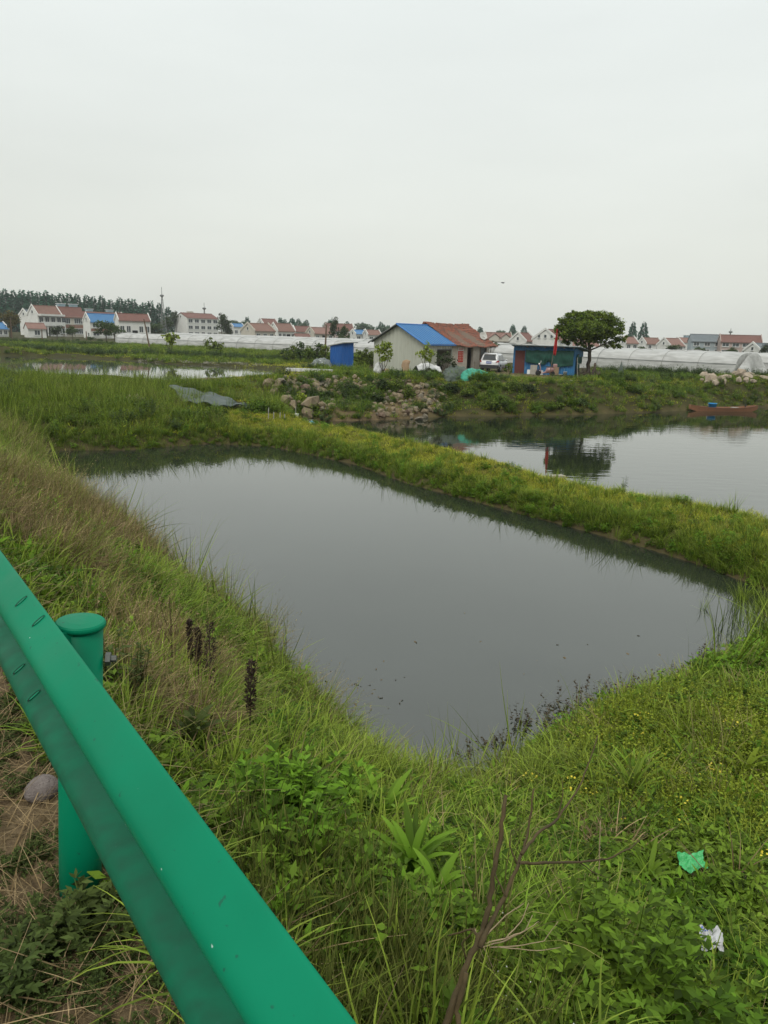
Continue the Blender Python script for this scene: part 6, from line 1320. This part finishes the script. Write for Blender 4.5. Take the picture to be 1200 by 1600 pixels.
# ---- far lake bank, right of the stones
Sf = sample(-6, 62, 40, 74, 13, .02); ey = np.interp(Sf['X'], EDGE[:, 0], EDGE[:, 1]); k = (Sf['X'] > -6) & (Sf['Y'] < ey+9) & (Sf['d1'] > 9); Sf = {a: b[k] for a, b in Sf.items()}; ey = ey[k]
inrock = np.array([1.0 if inpoly(a, b, STP[0][0]) else 0.0 for a, b in zip(Sf['u'], Sf['v'])]); fn = vnoise(Sf['X'], Sf['Y'], .3, 51); yard_ = np.zeros(len(Sf['X']))
for cx, cy, r_ in PATCH: yard_ = np.maximum(yard_, sm(1.5-np.hypot(Sf['X']-cx, Sf['Y']-cy)/r_))
yard_ = np.maximum(yard_, .8*sm(1.2-pdist(TRACK, Sf['X'], Sf['Y'])/1.1)); hs = ((Sf['Y'] > ey+4) & (Sf['u'] > 575) & (Sf['u'] < 925)).astype(float)
fr = (1-.72*inrock)*(1-yard_*.95)*(1-hs)
ey_f = ey; fr_f = fr; E2('bank_grass', 'green grass on the far lake bank', pFar+pGrassT, Sf, fr*.48*(.8+.3*fn), .5, 1.0)
E2('bank_turf', 'yellowish turf patches on the far lake bank', pFarM, Sf, fr*(.22+.25*(fn > .2)), .6, 1.2)
E2('bank_weeds', 'dark leafy weeds on the far lake bank', pFarH, Sf, fr*(.12+.2*(fn < -.1)), .5, 1.15)
E2('bank_dry_grass', 'dry stalks on the far lake bank', pDry, Sf, fr*.10*(fn > 0)+inrock*.12, .7, 1.3)
# ---- fields beyond
Sg = sample(-120, 90, 52, 140, 3.2, .05); ey = np.interp(Sg['X'], EDGE[:, 0], EDGE[:, 1]); k = (Sg['Y'] > ey+.5); Sg = {a: b[k] for a, b in Sg.items()}
yd = np.zeros(len(Sg['X']))
for cx, cy, r_ in PATCH: yd = np.maximum(yd, sm(1.5-np.hypot(Sg['X']-cx, Sg['Y']-cy)/r_))
yd = np.maximum(yd, sm(1.3-pdist(TRACK, Sg['X'], Sg['Y'])/1.1)); fn = vnoise(Sg['X'], Sg['Y'], .12, 61); fn2 = np.sin(Sg['Y']*.9+Sg['X']*.25)
nearp = ((Sg['d3'] < 14) & (Sg['X'] < -6) & (Sg['Y'] < 76)).astype(float)
bld = ((Sg['u'] > 575) & (Sg['u'] < 925) & (Sg['Y'] > 60)).astype(float)
E2('field_grass', 'grass on the fields behind the yard', pFar, Sg, (1-yd)*(1-bld)*(1-nearp)*(.45+.25*fn), .7, 1.3)
E2('field_turf', 'pale turf and fallow strips on the fields', pFarM, Sg, (1-yd)*(1-bld)*(.25+.3*(fn2 > .3)+.3*nearp), .7, 1.4)
E2('field_weeds', 'leafy crops on the fields', pFarH, Sg, (1-yd)*(1-bld)*(1-nearp)*(.15+.25*(fn2 < -.4)), .7, 1.4)
def along(line, z, wd, dens, seed):
    r_ = np.random.default_rng(seed); pts = [G(x, y, z) for x, y in line]; X = []; Y = []
    for a, b in zip(pts[:-1], pts[1:]):
        Ls = (b-a).length; n_ = int(Ls*wd*dens); f_ = r_.random(n_); nx_, ny_ = -(b.y-a.y)/Ls, (b.x-a.x)/Ls; o_ = r_.uniform(-wd/2, wd/2, n_); X.append(a.x+(b.x-a.x)*f_+nx_*o_); Y.append(a.y+(b.y-a.y)*f_+ny_*o_)
    X, Y = np.concatenate(X), np.concatenate(Y); return dict(X=X, Y=Y, Z=terr(X, Y))
pHedge = [proto('hedge_clump', herb(330+i, 26, .85, .45, .17, .65, 10, 1, lean=.5), [lfPoplar]) for i in range(3)]
emit('hedge_row', 'low hedge in front of the long greenhouse', pHedge, along([(-60, 541), (60, 546), (170, 551), (270, 553), (430, 559), (520, 564)], 2, 3.0, 2.0, 1), .5, .95)
emit('hedge_row', 'hedge at the foot of the village houses', pHedge, along([(-60, 533), (60, 536), (180, 541)], 2, 3, 1.4, 2), .5, 1.1)
emit('far_pond_bank_weeds', 'weeds overhanging the far pond bank', pHedge+pFar, along([(60, 556), (170, 559), (270, 566), (400, 573), (440, 580)], 2, 2.0, 2.5, 3), .25, .6)
emit('crop_row', 'row of tall leafy crops before the right greenhouse', pHedge, along([(935, 582), (1040, 586), (1115, 590)], 2, 2.2, 4, 4), .5, 1.0)
emit('crop_row', 'leafy weeds at the right edge before the second greenhouse', pHedge, along([(1150, 588), (1300, 598)], 2, 3, 4, 5), .5, .95)
emit('hedge_row', 'low bushes along the shed and hut foot', pHedge, along([(470, 574), (512, 575)], 2, 1.5, 3, 6), .3, .6)
emit('hedge_row', 'low weeds along the foot of the metal shed', pHedge+pFar, along([(590, 582), (700, 584)], 2, 1.2, 3, 7), .25, .5)
mPaleCrop = LEAF('pale_dry_crop', (.30, .29, .22), (.42, .40, .32), trans=.2)
pPale = [proto('pale_stubble', blades(340, 30, .1, .25, .4, .03, (.3, 1.2), (.2, .8), 3), [mPaleCrop])]
emit('pale_stubble', 'whitish dry stubble strips beyond the far pond', pPale, along([(0, 541), (90, 546), (200, 551)], 2, 5, 2.2, 8), .7, 1.4, .1)
emit('pale_stubble', 'whitish dry stubble strip beyond the right half of the far pond', pPale, along([(230, 556), (330, 562), (400, 566)], 2, 3, 2.4, 9), .7, 1.3, .1)
pBushy = [proto('bushy_clump', herb(335+i, 30, .55, .30, .12, .6, 11, 1, lean=.9), [(lfHerb, lfPoplar, lfGrass)[i]]) for i in range(3)]
cl_ = vnoise(Sf['X'], Sf['Y'], .55, 52)+.4*vnoise(Sf['X'], Sf['Y'], 1.4, 53)
E2('bank_shrubs', 'low leafy shrubs covering the far lake bank below the yard', pBushy, Sf, fr_f*(Sf['Y'] < ey_f+1)*(cl_ > .05)*np.where(Sf['u'] < 1010, .30, .08), .5, 1.25)
E2('slope_shrubs', 'dark leafy weeds in clumps on the left slope', pBushy, Sl, (1-pt)*(1-pt2)*(vnoise(Sl['X'], Sl['Y'], .5, 54) > .45)*.10*low+.14*inrock_l*(vnoise(Sl['X'], Sl['Y'], .9, 55) > .1), .5, 1.2)
# brown brush at the foot of the stones
lfBrush = LEAF('dead_brush', (.075, .055, .030), (.125, .095, .055), trans=.1, rough=.8)
pBrush = [proto('brush_clump', blades(350+i, 46, .3, .8, .35, .014, (.3, 1.4), (-.3, .8), 4), [lfBrush]) for i in range(2)]
emit('dead_brush', 'brown dead brush at the waterline below the stones', pBrush, along([(480, 654), (520, 650), (570, 648), (620, 645), (650, 652)], .5, 2.2, 5, 10), .6, 1.1)
emit('dead_brush', 'brown dead brush between the middle stones', pBrush, along([(505, 636), (560, 640), (610, 640)], .9, 1.6, 3, 11), .4, .8)

# ================================================================== single plants close by
def plant_from(name, label, cat, base, data, mat, sc=1.0, rz=0.0, part_name='leaves', extra=None):
    b_ = (hit(*base) if not isinstance(base, Vector) else base)+Vector((0, 0, .05 if name == 'rosette_weed' else 0)); t = thing(name, label, cat, b_, rz); V_, F_ = data[0]*sc, data[1]; at_ = {'h': data[2]} if len(data) > 2 else {'h': np.zeros(len(V_))}
    link(part_name, npmesh(part_name, V_, F_, mat, False, at_), t); return t
def rosette(seed, n_, L0, L1, w, up=(.3, 1.1)):
    """long lance-shaped leaves, folded along the midrib, widest at the middle"""
    r_ = np.random.default_rng(seed); Vs = []; Fs = []; hh = []; o_ = 0
    for i in range(n_):
        a = i*2.4+r_.normal(0, .2); L_ = r_.uniform(L0, L1); th = r_.uniform(*up)*(.3+.9*i/n_); p = np.array([0, 0, .01+.04*(1-i/n_)]); seg = 8; rows = []
        for s in range(seg+1):
            f_ = s/seg; wd = w*math.sin(math.pi*min(f_*.93+.04, 1))**.8*(1+.12*(s % 2))*.5; sd_ = np.array([-math.sin(a), math.cos(a), 0]); rows += [p-sd_*wd+[0, 0, wd*.45], p, p+sd_*wd+[0, 0, wd*.45]]; hh += [f_*.3]*3
            t_ = th+f_*1.0; p = p+np.array([math.sin(t_)*math.cos(a), math.sin(t_)*math.sin(a), math.cos(t_)])*L_/seg
        Vs += rows; b_ = o_
        for s in range(seg):
            for q in (0, 1): Fs.append((b_+3*s+q, b_+3*s+q+1, b_+3*s+q+4, b_+3*s+q+3))
        o_ += 3*(seg+1)
    return np.array(Vs), np.array(Fs), np.array(hh)
for i, (x, y, n_, l0, l1, w, m_, lb) in enumerate(((642, 1392, 17, .18, .29, .04, lfBright, 'large bright rosette weed with long pointed leaves, mid bottom'), (598, 1310, 14, .2, .34, .045, lfBright, 'bright long-leaved weed just above the large rosette'), (560, 1290, 10, .16, .26, .035, lfBright, 'smaller bright weed left of the long-leaved one'), (985, 1262, 16, .28, .42, .028, lfGrass, 'grey-green long-leaved weed below the lime patch'), (985, 1235, 12, .26, .40, .032, lfBright, 'pale long-leaved weed in front of the water weeds at right'), (680, 1440, 11, .14, .24, .04, lfBright, 'small bright rosette just right of and below the large one'), (1070, 1215, 10, .2, .3, .03, lfHerb, 'narrow-leaved weed among yellow flowers'), (300, 1175, 9, .12, .22, .05, lfHerbD, 'grey-green broad-leaved weed beside the bare soil near the rail'), (1010, 1400, 12, .14, .24, .034, lfHerb, 'leafy rosette left of the green plastic bag'), (1160, 1230, 11, .2, .32, .05, lfLime, 'yellowish broad-leaved weed at the right edge'), (720, 1240, 12, .22, .36, .024, lfGrass, 'arching grassy weed left of the tall bare stem'))):
    plant_from('rosette_weed', lb, 'weed', (x, y), rosette(400+i, n_+4, l0*1.1, l1*1.1, w*.85), m_)
plant_from('leafy_bush', 'dense dark green parsley-leaved bush at the bottom right', 'bush', (945, 1590), herb(420, 60, .42, .20, .085, .6, 10, 3, lean=.9, topheavy=True), lfHerb, 1.0)
plant_from('leafy_bush', 'second parsley-leaved clump right beside the dense bottom one', 'bush', (1000, 1575), herb(421, 34, .30, .16, .075, .6, 10, 3, lean=.9, topheavy=True), lfHerb, 1.0)
plant_from('mugwort', 'grey-green mugwort bush right behind the rail post', 'bush', (190, 1105), herb(422, 34, .40, .12, .06, .6, 10, 3, lean=.35), lfHerbD, 1.0)
plant_from('mugwort', 'low mugwort plant on the shoulder below the post foot', 'weed', (158, 1468), herb(423, 22, .14, .07, .05, .6, 8, 3, lean=.9), lfHerbD, 1.0)
plant_from('mugwort', 'small mugwort at the left edge of the photo bottom', 'weed', (25, 1540), herb(424, 22, .13, .07, .05, .6, 8, 3, lean=.9), lfHerbD, 1.0)
plant_from('mugwort', 'small mugwort clump in the straw above the bare soil', 'weed', (68, 1500), herb(425, 16, .10, .06, .045, .6, 8, 3, lean=.9), lfHerbD, 1.0)
plant_from('celery_weed', 'bright divided-leaf weed beside the rail, centre bottom', 'weed', (440, 1330), herb(426, 60, .30, .24, .09, .55, 8, 3, lean=.6, topheavy=True), lfBright, 1.0)
plant_from('celery_weed', 'bright divided-leaf weed just above the centre bottom one', 'weed', (480, 1270), herb(427, 40, .26, .20, .08, .55, 8, 3, lean=.6, topheavy=True), lfBright, 1.0)
for i, (x, y, n_, h_, lb) in enumerate(((310, 1140, 70, .42, 'bright green grass clump below the black seed heads'), (270, 940, 60, .40, 'bright green grass clump above the dead dark brush'), (200, 925, 60, .38, 'bright green grass clump just above the post cap'), (345, 1110, 50, .36, 'bright green grass clump right below the black seed heads'), (1175, 1030, 70, .65, 'dark green sedge clump at the right pond corner'), (870, 1230, 70, .45, 'drooping pale grass clump below the dark water weeds'), (780, 1215, 60, .45, 'drooping grass clump behind the bare stem top'))):
    plant_from('grass_clump', lb, 'grass clump', (x, y), blades(430+i, n_, h_*.6, h_*1.2, .12, .012, (.03, .5), (.3, 1.2), 6), lfBright if i < 4 else lfGrass)
# twiggy plants
def twig(name, label, cat, paths, mat, rough=6, depth=None, part_name='stem', base=None):
    """paths in photo columns/rows given at a real forward distance; built as tapered 3D stems"""
    b_ = base; t = thing(name, label, cat, b_)
    for (pts, r0_, r1_, yo) in paths:
        P = [AtY(x, y, b_.y+yo[0]+(yo[1]-yo[0])*i/(len(pts)-1))-b_ for i, (x, y) in enumerate(pts)]; Q = []
        rr = random.Random(len(pts)+int(pts[0][0]))
        for i in range(len(P)-1):
            for k in range(4): f_ = k/4; Q.append(P[i].lerp(P[i+1], f_)+Vector([rr.uniform(-r0_, r0_)*.5 for _ in range(3)]))
        Q.append(P[-1]); nn = len(Q); mb = MB().tube(Q, [(r0_+(r1_-r0_)*i/(nn-1))*(1+.10*math.sin(i*2.1)) for i in range(nn)], 8); mb.build(part_name, mat, t, True)
    return t
bs = hit(700, 1900); BY = bs.y
twig('bare_shrub', 'bare brown branching shrub rising from bottom centre in front of the weeds', 'shrub', [
    ([(675, 1700), (690, 1620), (706, 1570), (722, 1530), (744, 1480), (756, 1450), (766, 1400), (777, 1340), (786, 1285), (790, 1242)], .0085, .0045, (.0, .28)),
    ([(712, 1700), (716, 1620), (714, 1580), (728, 1520)], .0055, .0055, (.0, .08)),
    ([(750, 1478), (768, 1440), (790, 1400), (806, 1360), (816, 1335), (824, 1300), (834, 1232)], .0062, .002, (.12, .38)),
    ([(815, 1335), (838, 1305), (872, 1278), (900, 1240), (918, 1200), (934, 1148)], .0042, .0014, (.26, .6)),
    ([(812, 1348), (850, 1349), (905, 1347), (950, 1343), (985, 1325), (1012, 1302)], .0036, .0012, (.24, .5)),
    ([(790, 1400), (776, 1372), (770, 1350)], .0022, .0009, (.2, .25)), ([(872, 1278), (880, 1240), (878, 1215)], .0018, .0007, (.4, .45)), ([(905, 1347), (925, 1362), (950, 1372)], .0018, .0007, (.35, .4)), ([(808, 1350), (796, 1320), (800, 1295)], .002, .0008, (.22, .25)),
    ([(752, 1470), (738, 1452), (700, 1462)], .0035, .0015, (.14, .2)), ([(728, 1500), (722, 1475), (742, 1450)], .002, .001, (.12, .1))], mTwig, base=bs)
b2 = hit(925, 1485)
twig('dry_stalk', 'thin pale dry stalk standing right of the bare shrub', 'stalk', [([(918, 1500), (930, 1420), (936, 1350), (938, 1283)], .004, .002, (0, .1)), ([(905, 1500), (926, 1430), (932, 1380)], .003, .0015, (0, .05))], mStraw, base=b2)
b3 = hit(760, 1470)
twig('straw_bundle', 'bundle of pale dry straws caught on the bare shrub', 'straw', [([(750, 1475), (790, 1466), (820, 1455), (832, 1430)], .003, .0012, (-.5, -.45)), ([(752, 1480), (790, 1470), (830, 1448), (842, 1440)], .0025, .001, (-.5, -.4)), ([(760, 1462), (790, 1430), (818, 1412)], .0025, .001, (-.5, -.45)), ([(765, 1480), (810, 1478), (850, 1470), (872, 1440)], .002, .001, (-.5, -.4)), ([(755, 1478), (775, 1525), (790, 1560)], .002, .001, (-.5, -.5)), ([(790, 1466), (815, 1440), (826, 1410)], .002, .001, (-.5, -.4)), ([(780, 1480), (840, 1486), (876, 1480)], .002, .001, (-.5, -.4)), ([(742, 1450), (752, 1490), (785, 1545)], .002, .001, (-.5, -.5))], mStraw, base=b3)
def black_head(px, top, bottom, wpx, stem_to, label, seed, lean=0):
    b_ = hit(px+lean, stem_to); t = thing('seed_head', label, 'dry plant', b_); k = b_.y/FPX; rr = random.Random(seed); P0 = AtY(px, top, b_.y)-b_; P1 = AtY(px+lean*.5, bottom, b_.y)-b_
    MB().tube([(0, 0, -.05), P1, P0], [.005, .005, .003], 6).build('stalk', mTwigD, t, True); V_, F_ = [], []; mb = MB(); r_ = np.random.default_rng(seed); n_ = 420; f_ = r_.random(n_); ax_ = np.array(P1)[None]+(np.array(P0)-np.array(P1))[None]*f_[:, None]; w_ = wpx*k*.40*(.6+.8*r_.random(n_))*(.55+.45*np.sin(np.pi*np.clip(f_*.95+.03, 0, 1)))*(1+.25*np.sin(f_*22+seed))
    a_ = r_.uniform(0, 6.283, n_); D_ = np.stack([np.cos(a_), np.sin(a_), np.zeros(n_)], 1); Pp = ax_+D_*(w_*r_.random(n_)**.5)[:, None]; T = unit(D_+[0, 0, .9]+r_.normal(0, .5, (n_, 3))); Nn = unit(np.cross(T, r_.normal(size=(n_, 3)))); V_, F_ = kites(Pp, Nn, T, np.full(n_, .024)*r_.uniform(.5, 1.6, n_), np.full(n_, .010), .3); link('seed_cluster', npmesh('seed_cluster', V_, F_, mTwigD), t)
black_head(393, 1034, 1112, 17, 1195, 'single black dry seed head on a tall thin stalk, left of the pond', 1, -4)
black_head(327, 975, 1090, 24, 1120, 'thickest black dry seed head above the bright grass clump', 2, 4)
black_head(309, 980, 1040, 8, 1110, 'thin black seed head left of the thickest one', 3, 2); black_head(296, 970, 1030, 6, 1100, 'thinnest black seed stalk, leftmost beside the brown twigs', 4, 4)
b4 = hit(270, 1075)
twig('dead_twigs', 'dark brown dead twiggy plant rising behind the rail post', 'dry plant', [([(272, 1060), (268, 1010), (266, 960), (265, 932)], .007, .003, (0, .05)), ([(269, 1000), (255, 960), (238, 895)], .003, .0012, (0, -.1)), ([(268, 980), (285, 950), (303, 935)], .003, .001, (0, .1)), ([(270, 1010), (250, 980), (245, 955)], .003, .001, (0, -.15)), ([(270, 1020), (295, 1000), (310, 960)], .003, .001, (0, .1)), ([(271, 1040), (240, 1010), (226, 990)], .003, .001, (0, -.1)), ([(270, 1050), (272, 1100), (278, 1045)], .003, .001, (0, 0))], mTwig, base=b4)
plant_from('dead_brush_clump', 'tangled dark dead grass behind the rail post', 'dry plant', (265, 1070), blades(470, 260, .2, .55, .30, .006, (.2, 1.4), (.0, 1.6), 5), lfBrush)
for i, (x, y, h_, lb) in enumerate(((690, 905-160, .5, 'slender leafy weed sticking up from the far edge of the dyke'), (1072, 790, .35, 'broad-leaved weed on the far edge of dyke near the right'), (972, 765, .55, 'tall thin weed on the far edge of the dyke against the lake'))):
    plant_from('dyke_weed', lb, 'weed', (x, y+4), herb(480+i, 7, h_, .12, .12, .35, 9, 1, lean=.5), lfHerbD)
# ---- litter and stones near the rail
mBagG = M('green_plastic_film', (.05, .36, .11), (.08, .44, .16), 14, .3, bump=.8, bscale=30)
mBagW = M('white_plastic_film', (.50, .51, .52), (.36, .36, .36), 14, .35, bump=.8, bscale=30)
mBagB = M('blue_print', (.02, .08, .42), rough=.4)
def crumple(name, label, base, w, d, h, mat, seed, rz=0, cat='plastic bag', tilt=.0):
    b_ = hit(*base); t = thing(name, label, cat, b_+Vector((0, 0, .17)), rz); rr = random.Random(seed); ph = [rr.uniform(0, 6) for _ in range(8)]; rows = []
    for i in range(17):
        v_ = i/16-.5; rows.append([(w*u_*(1-.25*math.sin(v_*5+ph[0])*v_)+.02*w*math.sin(v_*30+ph[6]), d*v_*(1+.35*math.sin(u_*4+ph[1])*u_)+.03*d*math.sin(u_*24+ph[7]), h*(.8+.4*math.sin(u_*7+ph[2]+v_*4)+.3*math.sin(v_*8+ph[3])+.12*math.sin(u_*19-v_*12+ph[4])+.04*math.sin(u_*34+v_*29+ph[5]))+tilt*v_*d) for u_ in [j/22-.5 for j in range(23)]])
    MB().loft(rows, closed=False, cap=False).build('film', mat, t, True); return t, rows
crumple('green_plastic_bag', 'crumpled bright green plastic bag lying in the weeds at right', (1076, 1392), .16, .10, .035, mBagG, 3, R_(10), tilt=.3)
t, rows = crumple('white_plastic_bag', 'crumpled white plastic bag with blue stripes at lower right', (1102, 1524), .10, .10, .03, mBagW, 6, R_(-10), tilt=.3)
mb = MB()
for k in range(4):
    for i in range(9, 14):
        a, b_ = Vector(rows[i][1+k*2]), Vector(rows[i+1][1+k*2]); a2, b2_ = Vector(rows[i][2+k*2]), Vector(rows[i+1][2+k*2]); up_ = Vector((0, 0, .003)); mb.add([a+up_, a2+up_, b2_+up_, b_+up_], [(0, 1, 2, 3)])
mb.build('blue_stripes', mBagB, t)
def near_stone(px, py, s, mat, label, seed):
    b_ = hit(px, py); me = stone_mesh(seed, mat); o = link('rock', me); o.location = b_+Vector((0, 0, s*.18)); o.scale = (s*1.2, s, s*.8); o.rotation_euler = (.2, .1, seed); tag(o, label, 'rock'); s_ = o.modifiers.new('s', 'SUBSURF'); s_.levels = s_.render_levels = 2; return o
mEarth = M('clod_earth', (.23, .16, .105), (.15, .10, .065), 6, .95, bump=.9, bscale=25); mRockP = M('shoulder_rock', (.20, .17, .155), (.13, .105, .095), 5, .9, bump=.9, bscale=22)
near_stone(258, 1190, .13, mEarth, 'reddish clod of earth right beside the rail, above the bare soil', 3)
near_stone(300, 1182, .08, mEarth, 'small earth clod right of the larger reddish clod', 5)
near_stone(330, 1278, .08, mEarth, 'small brown clod against the rail edge lower down', 6)
near_stone(66, 1250, .18, mRockP, 'grey-brown rock on the shoulder left of the post foot', 7)
near_stone(290, 1225, .06, mEarth, 'tiny clod in the bare soil patch', 8)
q_ = hit(868, 747); t = thing('flat_stone', 'flat pale stone lying on the dyke top', 'stone', q_); MB().box((0, 0, .06), (.7, .35, .10), rz=.3).build('slab', mSlab, t, bevel=.02)
# ================================================================== haze
hz = bpy.data.materials.new('haze_air'); hz.use_nodes = True; t = hz.node_tree; n = t.nodes; n.remove(n['Principled BSDF'])
pv = n.new('ShaderNodeVolumePrincipled'); pv.inputs['Color'].default_value = (.93, .96, .97, 1); pv.inputs['Density'].default_value = .00028; pv.inputs['Anisotropy'].default_value = .1
t.links.new(pv.outputs[0], n['Material Output'].inputs['Volume'])
o = MB().box((0, 650, 13.5), (1700, 1400, 31)).build('haze', hz); tag(o, kind='stuff');
